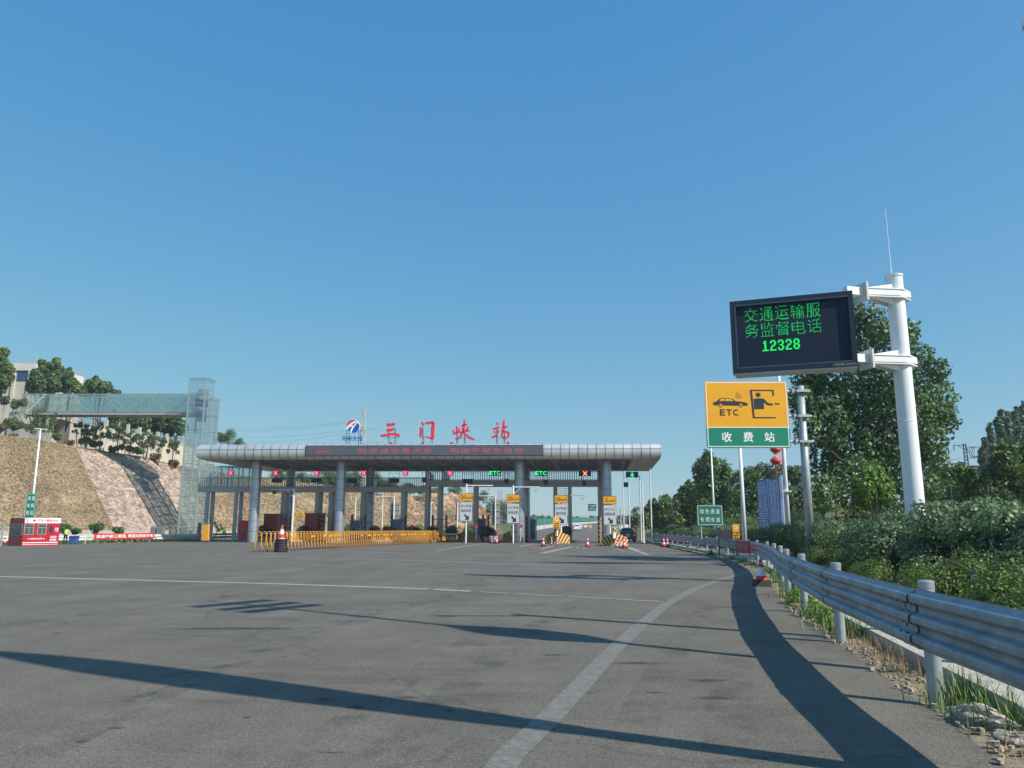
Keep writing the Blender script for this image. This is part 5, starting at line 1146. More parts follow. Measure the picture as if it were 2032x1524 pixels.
# trees: prototypes
def mk(name, label, cat, loc, rz, proto, sc, group): 
    o = copy_tree(proto, loc, rz, label, scale=sc); o.name = name; KIDS[o.name] = []; o['group'] = group if group else ''
    if not group: del o['group']
    return o
FARG = 'far tree belt beyond the toll lanes'
far_t = tree_proto('far_tree', 'rounded hazy green tree in the far belt, first at the left end', 'tree', (0, 0, 0), 11, 8, 7, 1.5, 9, 1500, .8, LF_DULL, .22, FARG)
n = 0
for k in range(30):
    u = 1006 + k * 9.3 + rnd.uniform(-3, 3); Y = rnd.uniform(420, 520) if u < 1200 else rnd.uniform(300, 400); x = P(u, 1040, Y).x
    hs = (1050 - (1022 + rnd.uniform(-2, 6))) / 1567 * Y; sc = max(.5, hs / 8.5 * .62); loc = (x, Y, gz(0, Y) - 1)
    lb = 'hazy green tree in the distant belt beyond the toll lanes'
    if k == 0: far_t.location = loc; far_t.scale = (sc,) * 3; far_t['label'] = lb
    else: mk('far_tree', lb, 'tree', loc, k * 1.1, far_t, (sc * 1.15, sc * 1.15, sc), FARG)
# trees and scrub above the hillside, seen under and beside the canopy
hill_t = tree_proto('hill_tree', 'x', 'tree', (0, 0, 0), 21, 6.5, 6.5, 1.2, 13, 3800, .34, LF_HILL, .18, 'trees on the hill behind the canopy', top=1.1)
hill_b = tree_proto('hill_tree', 'x', 'tree', (0, 0, 0), 22, 6, 5.5, .6, 11, 3200, .32, LF_MID, .16, 'trees on the hill behind the canopy', top=1.0)
first = [True, True]
def put_hill(u, v0, v1, Y, k, lb, sx=1.0, grp='trees on the hill behind the canopy', zoff=-.6):
    pr = hill_t if k == 0 else hill_b; a = P(u, v1, Y); b = P(u, v0, Y); H = 8.4 if k == 0 else 6.6; sc = (b.z - a.z) / H
    return mk('hill_tree', lb, 'tree', (a.x, Y, a.z + zoff * 0), (u * .7) % 6, pr, (sc * sx, sc * sx, sc), grp)
hl = [(452, 853, 884, 150, 0, 1.5, 'dark tree right of the glass tower, cut by the canopy roof'), (436, 858, 884, 152, 1, 1.1, 'lower tree touching the right edge of the glass tower'), (474, 870, 888, 155, 1, 1.5, 'small tree top just above the left part of the canopy roof'),
      (558, 930, 968, 150, 1, 1.6, 'bright green tree between the first column pair'), (600, 938, 970, 152, 1, 1.4, 'green tree right of the second back column behind the railing'), (642, 928, 975, 156, 0, 1.1, 'tree behind the third red cross'), (660, 932, 975, 158, 0, 1.2, 'dark tree left of the second front column'), (703, 932, 978, 160, 0, 1.0, 'tree behind the fourth red cross'), (748, 936, 980, 162, 0, .9, 'slim tree right of the second back column'), (775, 948, 985, 162, 1, 1.4, 'bushy tree behind a dark display box at the middle lane'), (812, 958, 985, 165, 1, 1.6, 'low tree on the hill below the fifth red cross'), (838, 964, 986, 165, 0, 1.2, 'low tree left of the raised step on the hill'), (862, 968, 985, 166, 1, 1.8, 'low tree seen between the walkway step legs'), (905, 965, 985, 166, 1, 1.6, 'low tree left of the first lane sign pole'), (958, 974, 1000, 170, 0, 1.3, 'tree above the right end of the pale hillside'), (975, 990, 1045, 168, 0, .9, 'tall hazy tree at the right foot of the hillside')]
for u, v0, v1, Y, k, sx, lb in hl: put_hill(u, v0, v1, Y, k, lb, sx)
hill_t.location = P(1000, 1040, 300); hill_t['label'] = 'hazy tree left of the third front column, far behind'; hill_b.location = P(683, 975, 158); hill_b['label'] = 'tree hidden mostly by the second front column'; hill_b.scale = (.6, .6, .6)
# low scrub at the foot of the hill behind the booths
scr = [(612, 'behind the right dark red booth'), (690, 'right of the second front column'), (735, 'left of the first pair of round shrubs'), (800, 'under the middle walkway leg'), (832, 'left of the step legs'), (900, 'left of the first lane sign'), (935, 'right of the first lane sign'), (950, 'between walkway leg and second lane sign')]
for i, (u, w) in enumerate(scr):
    Y = 128 + i; a = P(u, 1048, Y); mk('scrub_bush', 'green scrub at the foot of the hill ' + w, 'bush', (a.x, Y, -.4), i * 1.7, hill_b, (.42, .42, .40), 'scrub at the foot of the pale hillside')

# ================================================================ RIGHT SIDE
# guardrail: thrie beam on round posts
rail = thing('guardrail', 'long corrugated galvanised guardrail on round posts curving along the right road edge', 'guardrail', (3, 3, 0))
pp_ = []
for (y0, x0), (y1, x1) in zip(POSTS, POSTS[1:]): pp_.append((Vector((x0, y0, 0)), Vector((x1, y1, 0))))
tcol = MB(); prof_t = []
zb0, zt0 = .49, 1.0
for k in range(43):
    q = k / 42; z = zb0 + (zt0 - zb0) * q; w = .5 - .5 * math.cos(q * 6 * math.pi); w = min(1, max(0, (w - .12) / .7)); w = w * w * (3 - 2 * w)
    prof_t.append((.012 + .072 * w, z))
mb = MB(); rj = random.Random(6)
for i, (a, b) in enumerate(pp_):
    d = (b - a).normalized(); q = Vector((-d.y, d.x, 0)); dr = 0.0; a2 = a - d * .22; b2 = b + d * .22; off = .145 + (.004 if i % 2 else 0)
    nseg = 8 if a.y < 20 else 2; rows = []
    for k in range(nseg + 1):
        c = a2.lerp(b2, k / nseg); wob = .006 * math.sin(k * 1.9 + i) if 0 < k < nseg else 0
        pts = prof_t if a.y < 42 else prof_t[::3]
        rows.append([c + q * (off + o_ + wob) + Vector((0, 0, z + dr * (1 - k / nseg))) for o_, z in pts])
    mb.sheet(rows)
    # back skin so the rail has thickness
    rows2 = [[p - q * .0015 for p in r] for r in rows]; mb.sheet([r[::-1] for r in rows2])
rb = mb.build('rail', GALV, rail, smooth=True)
surf = lambda z: .149 + min(prof_t, key=lambda t: abs(t[1] - z))[0]
mb = MB()
for i, (a, b) in enumerate(pp_[:12]):
    d = (b - a).normalized(); q = Vector((-d.y, d.x, 0))
    for sx in (-.12, -.07, .09):
        for z in (.66, .83):
            p = b + d * sx + q * (surf(z) + .001) + Vector((0, 0, z)); mb.box(p, (.012, .004, .035), math.atan2(d.y, d.x))
        for z in (.615, .70, .79, .875):
            p = b + d * sx + q * surf(z) + Vector((0, 0, z)); mb.cyl(p, p + q * .010, .010, n=6)
mb.build('bolts', mat('bolt_dark', (.10, .09, .08), .5, .6), rail)
for i, (y, x) in enumerate(POSTS):
    mb = MB(); n_ = 18 if y < 30 else 8; mb.cyl((x, y, -.15), (x, y, 1.045), .066, n=n_, caps=False); mb.lathe((x, y, 1.045), [(.070, -.05), (.070, 0), (.058, .010), (.01, .016)], n_); 
    p = mb.build('post', GALVP, rail, smooth=True); autosmooth(p, 40)
    a, b = pp_[min(i, len(pp_) - 1)]; d = (b - a).normalized(); q = Vector((-d.y, d.x, 0))
    if y < 60: mb = MB(); c = Vector((x, y, .745)) + q * .105; mb.box(c, (.10, .09, .34), math.atan2(q.y, q.x)); mb.build('bracket', GALVP, p)
# variable message board
Yp = 21.0
bx = P(1818, 1030, Yp).x; vm = thing('message_board', 'big dark LED message board with green characters on a thick white pole', 'message board', (bx, Yp, 0))
ztop = P(1776, 549, Yp).z
mb = MB(); mb.cyl((bx, Yp, 0), (bx, Yp, ztop), .255, .225, 40, True); p = mb.build('pole', POLE, vm, smooth=True); autosmooth(p)
mb = MB(); mb.lathe((bx, Yp, ztop), [(.245, -.02), (.245, .03), (.02, .05)], 32); mb.build('pole_cap', POLE, vm)
mb = MB()
for z in (2.2, 4.4): mb.lathe((bx, Yp, z), [(.25 - z * .0028, -.012), (.262 - z * .0028, 0), (.25 - z * .0028, .012)], 32)
mb.build('weld_seam', POLE, vm)
mb = MB(); mb.cyl((bx - .06, Yp, ztop), (bx - .06, Yp, P(1756, 412, Yp).z), .014, .006, n=6); mb.build('lightning_rod', WHITE, vm)
# panel corners
TR = P(1692, 578, 20.45); BRr = P(1701, 722, 20.45); xr = (TR.x + BRr.x) / 2; z1 = TR.z; z0 = P(1701, 727, 20.45).z
TL = P(1447, 592, 21.55); BLl = P(1455, 735, 21.55); xl = (TL.x + BLl.x) / 2
vo = Vector((xl, 21.55, z0)); vx = Vector((xr - xl, 20.45 - 21.55, 0)); VW = vx.length; VH = z1 - z0; vf = Fr(vo, vx)
mb = MB(); vf.box(mb, 0, VW, 0, VH, -.34, -.02); mb.build('cabinet', mat('cabinet_white', (.6, .62, .64), .4), vm)
FRM = mat('frame_navy', (.012, .02, .045), .45)
mb = MB(); bw = .13
for x0, x1, y0, y1 in ((0, VW, VH - bw, VH), (0, VW, 0, bw), (0, bw, bw, VH - bw), (VW - bw, VW, bw, VH - bw)): vf.box(mb, x0, x1, y0, y1, -.02, .09)
mb.build('frame', FRM, vm)
mb = MB(); 
for x0, x1, y0, y1 in ((bw, VW - bw, bw, bw + .035), (bw, VW - bw, VH - bw - .03, VH - bw), (bw, bw + .03, bw + .035, VH - bw - .03)): vf.box(mb, x0, x1, y0, y1, .04, .096)
mb.build('inner_edge', mat('edge_blue_grey', (.08, .12, .17), .4, .4), vm)
mm = bpy.data.materials.new('led_matrix'); mm.use_nodes = True; nt = mm.node_tree; b_ = nt.nodes['Principled BSDF']
g_ = nt.nodes.new('ShaderNodeNewGeometry'); s_ = nt.nodes.new('ShaderNodeSeparateXYZ'); nt.links.new(g_.outputs['Position'], s_.inputs[0])
def mth(op, a, b=None):
    n_ = nt.nodes.new('ShaderNodeMath'); n_.operation = op
    for i, q in enumerate((a, b)):
        if q is None: continue
        if isinstance(q, (int, float)): n_.inputs[i].default_value = q
        else: nt.links.new(q, n_.inputs[i])
    return n_.outputs[0]
pit = .042
gx = mth('GREATER_THAN', mth('FRACT', mth('MULTIPLY', s_.outputs[0], 1 / (pit * vx.normalized().x))), .5); gzz = mth('GREATER_THAN', mth('FRACT', mth('MULTIPLY', s_.outputs[2], 1 / pit)), .5)
mxx = nt.nodes.new('ShaderNodeMixRGB'); nt.links.new(mth('MULTIPLY', gx, gzz), mxx.inputs[0]); mxx.inputs[1].default_value = (.010, .018, .040, 1); mxx.inputs[2].default_value = (.03, .05, .085, 1)
nt.links.new(mxx.outputs[0], b_.inputs['Base Color']); b_.inputs['Roughness'].default_value = .7; b_.inputs['Specular IOR Level'].default_value = .2
mb = MB(); vf.box(mb, bw, VW - bw, bw, VH - bw, -.02, .02); mb.build('led_panel', mm, vm)
# dot matrix characters sampled from glyph outlines
def dots(mb, fr, s, x0, x1, y0, y1, nx, ny, bold, d):
    vs, fs = glyphs(s, bold); V = np.array(vs); mn = V.min(0); mxv = V.max(0); V = (V - mn) / (mxv - mn)
    T_ = []
    for f in fs:
        for k in range(1, len(f) - 1): T_.append((V[f[0]], V[f[k]], V[f[k + 1]]))
    T_ = np.array(T_); a, b, c = T_[:, 0], T_[:, 1], T_[:, 2]
    for j in range(ny):
        for i in range(nx):
            p = np.array([(i + .5) / nx, (j + .5) / ny])
            def cr(u_, w_): return (w_[:, 0] - u_[:, 0]) * (p[1] - u_[:, 1]) - (w_[:, 1] - u_[:, 1]) * (p[0] - u_[:, 0])
            s1, s2, s3 = cr(a, b), cr(b, c), cr(c, a)
            if (((s1 >= 0) & (s2 >= 0) & (s3 >= 0)) | ((s1 <= 0) & (s2 <= 0) & (s3 <= 0))).any():
                X = x0 + (x1 - x0) * (i + .5) / nx; Z = y0 + (y1 - y0) * (j + .5) / ny; hx = (x1 - x0) / nx * .33; hz = (y1 - y0) / ny * .33
                mb.quad(fr.p(X - hx, Z - hz, d), fr.p(X + hx, Z - hz, d), fr.p(X + hx, Z + hz, d), fr.p(X - hx, Z + hz, d))
VG = mat('led_green', (0, .4, .1), .5, emit=(.01, 1, .16, .34)); VG2 = mat('led_green_bright', (0, .5, .1), .5, emit=(.01, 1, .12, .42))
mb = MB(); cw = VW / 245
for r_, st in enumerate(('交通运输服', '务监督电话')):
    for i, ch in enumerate(st):
        x0 = (29 + 31.3 * i) * cw; y1 = VH * (1 - (.115 + .215 * r_)); dots(mb, vf, ch, x0, x0 + 27.5 * cw, y1 - VH * .19, y1, 17, 17, -.002, .03)
mb.build('green_characters', VG, vm)
mb = MB()
DIG = {'1': '001100 011100 001100 001100 001100 001100 111111', '2': '011110 110011 000011 001110 011000 110000 111111', '3': '011110 110011 000011 001110 000011 110011 011110', '8': '011110 110011 110011 011110 110011 110011 011110'}
for i, ch in enumerate('12328'):
    x0 = (62 + 15.6 * i) * cw; y1 = VH * (1 - .575); dx = 12.8 * cw / 6; dy = VH * .145 / 7
    for r_, row in enumerate(DIG[ch].split()):
        for c_, b1 in enumerate(row):
            if b1 == '1': X = x0 + dx * c_; Z = y1 - dy * (r_ + 1); mb.quad(vf.p(X + dx * .05, Z + dy * .05, .03), vf.p(X + dx * .95, Z + dy * .05, .03), vf.p(X + dx * .95, Z + dy * .95, .03), vf.p(X + dx * .05, Z + dy * .95, .03))
mb.build('green_digits', VG2, vm)
mb = MB(); vf.box(mb, VW * .80, VW - .02, .015, bw - .02, .09, .11); mb.build('maker_plate', mat('plate_grey', (.05, .06, .07), .5), vm)
mb = MB(); text(mb, vf, '江威光电', VW * .815, VW * .89, .03, bw - .035, .113); text(mb, vf, '0398-6612', VW * .905, VW * .985, .04, bw - .05, .113, 0); mb.build('maker_lettering', mat('letter_grey', (.4, .42, .44), .5), vm)
mb = MB(); vf.box(mb, .05, VW - .02, -.035, 0, -.52, .06); mb.build('walkway_tray', mat('tray_white', (.62, .63, .62), .5, var=.1, scale=20), vm)
mb = MB()
for x_ in (.25, VW - .25): vf.box(mb, x_ - .03, x_ + .03, VH, VH + .05, -.2, -.12)
mb.build('lifting_lug', WHITE, vm)
# box-section bracket arms with tapered collars
def bracket(zc_, vl):
    m = MB(); d = (Vector((bx, Yp, 0)) - Vector((xr, 20.45, 0))); d.z = 0; L = d.length; dn = d.normalized(); f = Fr((xr, 20.45, zc_), dn)
    S_ = .26
    f.box(m, -.05, L * .55, -.10, .10, -.5, -.30) if False else None
    base = Vector((xr, 20.62, zc_)); end = Vector((bx, Yp, zc_)); dn = (end - base).normalized(); f = Fr(base, dn); L = (end - base).length
    f.box(m, -.15, .38, -.11, .11, -.12, .12); m.build('arm_stub', WHITE, vm)
    m = MB(); f.box(m, .36, .42, -.28, .24, -.26, .26); m.build('flange', mat('flange_grey', (.5, .51, .5), .5), vm)
    m = MB()
    lo = [f.p(.43, -.15, -.16), f.p(L, -.26, -.34), f.p(L + .48, -.08, -.12), f.p(L + .48, -.08, .12), f.p(L, -.26, .34), f.p(.43, -.15, .16)]
    # horizontal diamond plates, top and bottom, plus web
    for z, k in ((.085, 1), (-.145, 1)):
        pl = [(.43, -.17), (L, -.32), (L + .42, -.1), (L + .42, .1), (L, .32), (.43, .17)]
        m.hexa([f.o + f.x * a + f.n * -b + Vector((0, 0, z)) for a, b in pl], [f.o + f.x * a + f.n * -b + Vector((0, 0, z + .03)) for a, b in pl])
    m.build('collar_plate', WHITE, vm)
    m = MB()
    pl = [(.43, -.16), (L - .1, -.30), (L + .34, -.2), (L + .34, .2), (L - .1, .30), (.43, .16)]
    m.hexa([f.o + f.x * a + f.n * -b + Vector((0, 0, -.09)) for a, b in pl], [f.o + f.x * a + f.n * -b + Vector((0, 0, .06)) for a, b in pl])
    # tapered fins above and below
    for sg in (1, -1):
        for q in (-.12, .12):
            b0 = .11 if sg > 0 else -.14
            m.hexa([f.p(.43, b0, q - .01), f.p(L - .2, b0, q - .01), f.p(L - .2, b0 + sg * .17, q - .01)], [f.p(.43, b0, q + .01), f.p(L - .2, b0, q + .01), f.p(L - .2, b0 + sg * .17, q + .01)])
        m.hexa([f.p(L + .2, .11 if sg > 0 else -.14, -.01), f.p(L + .42, .11 if sg > 0 else -.14, -.01), f.p(L + .2, (.11 if sg > 0 else -.14) + sg * .18, -.01)], [f.p(L + .2, .11 if sg > 0 else -.14, .01), f.p(L + .42, .11 if sg > 0 else -.14, .01), f.p(L + .2, (.11 if sg > 0 else -.14) + sg * .18, .01)])
    m.build('bracket', WHITE, vm)
bracket(P(1740, 578, 20.6).z, 0); bracket(P(1745, 711, 20.6).z, 0)
# ETC toll sign on its own post
Ye = 32.0; a = P(1404, 889, Ye); b = P(1560, 757, Ye - .0); EW = b.x - a.x + .02; EH = b.z - a.z
ex = P(1607, 1012, Ye).x; es = thing('toll_station_sign', 'large yellow and green toll sign with car and booth symbols on a grey post', 'traffic sign', (ex, Ye, 0))
ef = Fr((a.x - .02, Ye, a.z), (1, -.02, 0)); gh = EH * .305
mb = MB(); prism(mb, ef, rrect(0, EW, 0, EH, .10), -.05, -.01); mb.build('backing', mat('sign_edge', (.62, .55, .42), .5), es)
mb = MB(); ef.poly(mb, rrect(.0, EW, 0, gh, .09), 0); mb.build('green_panel', SIGNG, es)
mb = MB(); ef.poly(mb, rrect(0, EW, gh + .002, EH, .09), 0); mb.build('yellow_panel', SIGNY, es)
mb = MB(); e = .045; w_ = .035
for x0, x1, y0, y1 in ((e, EW - e, EH - e - w_, EH - e), (e, EW - e, e, e + w_), (e, e + w_, e + w_, EH - e - w_), (EW - e - w_, EW - e, e + w_, EH - e - w_), (e + w_, EW - e - w_, gh - w_ / 2, gh + w_ / 2)): ef.box(mb, x0, x1, y0, y1, .001, .006)
mb.build('white_border', SIGNW, es)
mb = MB()
for i, ch in enumerate('收费站'): x0 = EW * (.185 + .255 * i); text(mb, ef, ch, x0, x0 + EW * .115, gh * .30, gh * .77, .005, .035)
mb.build('white_characters', SIGNW, es)
def ep(pts): return [((x - 386) / 596 * EW, gh + (485 - y) / 345 * (EH - gh)) for x, y in pts]   # from the 3.81x view
KB = SIGNK; mb = MB()
body = ep([(442, 300), (470, 291), (490, 271), (512, 265), (560, 265), (585, 272), (606, 290), (650, 294), (685, 302), (694, 318), (690, 324), (662, 324), (628, 324), (520, 322), (480, 322), (446, 318)])
ef.poly(mb, body[::-1], .005); mb.build('car_symbol', KB, es)
mb = MB(); ef.poly(mb, ep([(490, 289), (500, 273), (526, 269), (524, 289)])[::-1], .008); ef.poly(mb, ep([(531, 289), (533, 269), (572, 272), (592, 289)])[::-1], .008)
for cx in (498, 643): c = ep([(cx, 322)])[0]; ef.poly(mb, [(c[0] + .085 * math.cos(t * .35), c[1] + .085 * math.sin(t * .35)) for t in range(18)], .008)
mb.build('car_gaps', SIGNY, es)
mb = MB()
for cx in (498, 643):
    c = ep([(cx, 322)])[0]
    for t in range(18):
        q = [(c[0] + r * math.cos(k * .349), c[1] + r * math.sin(k * .349)) for r in (.045, .072) for k in (t, t + 1)]; ef.poly(mb, [q[0], q[2], q[3], q[1]], .010)
for k in range(4):
    r = .06 + .07 * k; c = ep([(604, 274)])[0]
    for j in range(6):
        t0, t1 = R(5 + 13 * j), R(5 + 13 * (j + 1)); q = [(c[0] + rr1 * math.cos(t), c[1] + rr1 * math.sin(t)) for rr1 in (r, r + .014) for t in (t0, t1)]; ef.poly(mb, [q[0], q[2], q[3], q[1]], .006)
for ch, (cx0, cx1) in zip('ETC', ((492, 525), (538, 574), (585, 618))):
    (ax_, ay_), (bx_, by_) = ep([(cx0, 396), (cx1, 352)]); text(mb, ef, ch, ax_, bx_, ay_, by_, .006, .07)
mb.build('symbol_lines', KB, es)
mb = MB()
for pts in ([(712, 204), (728, 204), (738, 418), (724, 418)], [(728, 204), (884, 205), (884, 214), (728, 214)], [(872, 214), (884, 214), (886, 250), (874, 250)], [(724, 408), (888, 409), (888, 418), (724, 418)], [(884, 305), (921, 305), (921, 315), (884, 315)],
            [(736, 272), (780, 268), (800, 270), (806, 285), (808, 348), (738, 350)], [(796, 270), (812, 274), (838, 304), (870, 308), (874, 316), (866, 323), (836, 321), (806, 300)]): ef.poly(mb, ep(pts)[::-1], .006)
c = ep([(770, 242)])[0]; ef.poly(mb, [(c[0] + .105 * math.cos(t * .35), c[1] + .098 * math.sin(t * .35)) for t in range(18)], .006)
mb.build('booth_symbol', KB, es)
mb = MB(); zt_ = P(1597, 765, Ye).z; mb.cyl((ex, Ye + .15, 0), (ex, Ye + .15, zt_), .175, .15, 24); mb.build('post', mat('weathered_steel', (.36, .39, .41), .5, .4, var=.3, scale=1.3), es, smooth=True)
for v in (776, 825.5, 876): 
    z = P(1570, v, Ye).z; mb = MB(); mb.cyl((ex + .38, Ye + .12, z), (a.x + EW * .2, Ye + .12, z), .06, n=10); mb.box((ex, Ye + .1, z), (.5, .44, .1)); mb.box((b.x + .26, Ye + .1, z), (.05, .22, .24)); mb.build('arm', GALVP, es)
# lamp poles on the right
def lamp(u, v, Y, zt, r, lb, arm=True):
    x = P(u, v, Y).x; o = thing('street_lamp', lb, 'lamp post', (x, Y, 0), 'white lamp posts on the right'); mb = MB(); mb.cyl((x, Y, 0), (x, Y, zt), r, r * .55, 16); mb.build('shaft', POLE, o, smooth=True)
    if arm: mb = MB(); mb.cyl((x, Y, zt - .1), (x - 1.2, Y - .2, zt), .04, n=6); mb.box((x - 1.4, Y - .2, zt), (.6, .2, .08)); mb.build('lamp_head', WHITE, o)
    return o
lamp(1416, 1002, 62, 8.6, .10, 'thin white lamp post behind the left edge of the yellow toll sign', False); lamp(1476, 1035, 44, 6.9, .14, 'thick white post below the middle of the yellow toll sign', False)
lo = lamp(1562, 1012, 44, 10.6, .15, 'white lamp post between the yellow toll sign and its support, carrying red lanterns', False); lx = lo.location.x
mb = MB(); z = P(1540, 875, 44).z; mb.cyl((lx, 44, z), (lx - .85, 44, z), .03, n=6); mb.box((lx, 44, P(1560, 975, 44).z), (.5, .5, .05)); mb.build('lantern_bracket', POLE, lo)
lant = mat('lantern_red', (.72, .04, .05), .5, var=.1, scale=6, emit=None); GOLD = mat('lantern_gold', (.75, .45, .12), .45)
for i, v in enumerate((892, 914.5)):
    c = P(1539, v, 44); o = thing('red_lantern', ('upper', 'lower')[i] + ' red lantern with gold ends hanging by the white lamp post', 'lantern', c, 'red lanterns')
    mb = MB(); prf = [(.10 + .20 * math.sin(math.pi * k / 10) ** .8, -.21 + .42 * k / 10) for k in range(11)]; mb.lathe(c, prf, 24); mb.build('body', lant, o, smooth=True)
    mb = MB(); mb.lathe(c, [(.105, .2), (.105, .25), (.09, .25)], 14); mb.lathe(c, [(.05, -.30), (.11, -.27), (.105, -.2)], 14); mb.build('gold_cap', GOLD, o)
    if i: mb = MB(); mb.cyl(c + Vector((0, 0, -.3)), c + Vector((0, 0, -1.05)), .045, .03, 8); mb.build('tassel', REDP, o)
for u, v0, v1, Y, lb, hd, rr1 in ((1238, 946, 1041, 112, 'white pole just right of the rightmost column, first from left', None, .10), (1249.5, 958, 1043, 108, 'white pole with small camera, second right of the canopy', 'cam', .10), (1272, 945, 1043, 96, 'white pole with small camera on top right of the canopy end', 'cam', .10), (1276.5, 957, 1045, 90, 'thicker white pole close to the camera pole right of the canopy', None, .12), (1293, 928, 1047, 88, 'white lamp post at the far right end of the canopy', None, .09)):
    pole(u, v0, v1, Y, rr1, lb, head=hd)
# blue notice billboard seen at an angle
ga_ = P(1506, 1032, 46.5); gb_ = P(1551, 1030, 43.5); o = thing('blue_billboard', 'tall blue notice board covered with rows of small white writing below the red lanterns', 'billboard', (ga_.x, 46.5, 0)); f = Fr((ga_.x, 46.5, .8), (gb_.x - ga_.x, gb_.y - 46.5, 0)); W_ = Vector((gb_.x - ga_.x, -3, 0)).length; Hb = P(1548, 947, 43.5).z - .8
BLU = mat('board_blue', (.10, .19, .42), .45, var=.35, scale=1.2)
mb = MB(); f.box(mb, 0, W_ * .48, 0, Hb, -.12, 0); f.box(mb, W_ * .52, W_, 0, Hb, -.12, 0); mb.build('board', BLU, o)
mb = MB(); rr = random.Random(12)
for c0 in (.04, .56):
    for k in range(24):
        y = Hb * (.94 - k * .036); x = c0 * W_
        while x < (c0 + .38) * W_:
            l = rr.uniform(.05, .3); x1 = min(x + l, (c0 + .40) * W_); f.poly(mb, [(x, y), (x1, y), (x1, y + .085), (x, y + .085)], .006); x = x1 + rr.uniform(.04, .12)
mb.build('white_writing', mat('writing_pale', (.62, .70, .82), .5), o)
mb = MB(); [mb.cyl(f.p(x, -.8, -.2), f.p(x, Hb, -.2), .06) for x in (W_ * .1, W_ * .5, W_ * .95)]; mb.build('post', GREYP, o)
# green lane sign, orange notice, banners
def plate_sign(u0, u1, v0, v1, Y, lines, lb):
    a = P(u0, v1, Y); b = P(u1, v0, Y); w = b.x - a.x; H = b.z - a.z; o = thing('green_lane_sign', lb, 'traffic sign', ((a.x + b.x) / 2, Y, 0)); f = Fr(a, (1, .03, 0))
    mb = MB(); prism(mb, f, rrect(0, w, 0, H, .08), -.04, 0); mb.build('board', mat('sign_green_deep', (.003, .13, .085), .6), o)
    mb = MB()
    for x0, x1, y0, y1 in ((.05, w - .05, H - .07, H - .045), (.05, w - .05, .045, .07), (.05, .075, .07, H - .07), (w - .075, w - .05, .07, H - .07)): f.box(mb, x0, x1, y0, y1, .001, .005)
    mb.build('border', SIGNW, o); mb = MB()
    for r_, st in enumerate(lines):
        for i, ch in enumerate(st): x0 = w * (.115 + .205 * i); text(mb, f, ch, x0, x0 + w * .15, H * (.57 - .40 * r_), H * (.80 - .40 * r_), .005, .012)
    mb.build('lettering', mat('letter_pale_green', (.6, .72, .68), .5), o)
    mb = MB(); [mb.cyl((a.x + w * q, Y + .1, 0), (a.x + w * q, Y + .1, b.z - .1), .045) for q in (.15, .80)]; mb.build('post', GREYP, o)
plate_sign(1384, 1434, 1002, 1043, 53, ('绿色通道', '专用车道'), 'green sign with two rows of white characters in front of the hedge')
notice(1454.5, 1466.5, 1040, 1070, 42, SIGNY, ['严禁', '倒车', '停车'], 'orange notice with round symbol above the curve of the guardrail')
def banner(A, B, h_, m, s, lb, bold=.03, tm=SIGNW, name='banner', sag=.05, x0=.06, x1=.94, pole=None, y0=.28, y1=.78, s2=None):
    A = Vector(A); B = Vector(B); d = B - A; L = Vector((d.x, d.y, 0)).length; o = thing(name, lb, 'banner', A); up = Vector((0, 0, 1)); n_ = 18; rows = [[], []]; xd = Vector((d.x, d.y, 0)).normalized(); nn = xd.cross(up)
    for k in range(n_ + 1):
        q = k / n_; c = A.lerp(B, q) + nn * (.025 * math.sin(q * 19) + .015 * math.sin(q * 41)) - up * (sag * 4 * q * (1 - q)); rows[0].append(c); rows[1].append(c + up * h_ + nn * .02 * math.sin(q * 25 + 1))
    mb = MB(); mb.sheet(rows); bk = [[p - nn * .012 for p in r] for r in rows]; mb.sheet([r[::-1] for r in bk]); mb.build('cloth', m, o, smooth=True)
    f = Fr(A - up * sag * .7, d.normalized()); mb = MB()
    if s2: text(mb, f, s, L * x0, L * .5, h_ * y0, h_ * y1, .055, bold); text(mb, f, s2, L * .54, L * x1, h_ * y0, h_ * y1, .055, bold)
    else: text(mb, f, s, L * x0, L * x1, h_ * y0, h_ * y1, .055, bold)
    mb.build('lettering', tm, o)
    if pole: mb = MB(); [mb.cyl((p.x, p.y, 0), (p.x, p.y, p.z + h_ + .1), .035) for p in (A, B)]; mb.build('stake', DARK, o)
    return o
banner(P(1426.5, 1069, 44), P(1454, 1071, 43), .52, mat('banner_faded_pink', (.55, .20, .22), .7, var=.15, scale=4), '安全出行', 'faded pink cloth banner on stakes behind the guardrail beside the orange notice', tm=mat('faded_letter', (.55, .3, .3), .6), pole=True, s2='平安回家')
ba = P(1461, 1093.5, 35.0); bb = P(1490, 1098, 32.6)
banner(ba, bb, .50, mat('banner_red', (.55, .06, .07), .65, var=.1, scale=4), '文明驾驶', 'red cloth banner tied to the bend of the right guardrail', tm=mat('banner_letter_pink', (.6, .3, .3), .6), s2='平安出行')
# stakes and fence on the right
FEN = mat('fence_dark_green', (.012, .05, .045), .5)
fen = thing('mesh_fence', 'dark green mesh fence with tall posts behind the rose hedge', 'fence', (13, 20, 0)); fl = [(17.2, 14), (16.0, 22), (15.6, 30), (16.5, 40), (18, 50), (19, 62), (21, 80), (23, 100)]
fl2 = dense([Vector((x, y, .5)) for x, y in fl], 4)
mb = MB()
for a, b in zip(fl2, fl2[1:]):
    for z in (.2, .9, 1.6, 2.1): mb.cyl(a + Vector((0, 0, z)), b + Vector((0, 0, z)), .015, n=3, caps=False)
    m_ = int((b - a).length / .22)
    for k in range(m_): c = a.lerp(b, k / m_); mb.cyl(c, c + Vector((0, 0, 2.1)), .008, n=3, caps=False)
mb.build('mesh_panel', FEN, fen)
for a in fl2: mb = MB(); mb.cyl(a - Vector((0, 0, .3)), a + Vector((0, 0, 2.5)), .04, n=6); mb.build('post', FEN, fen)
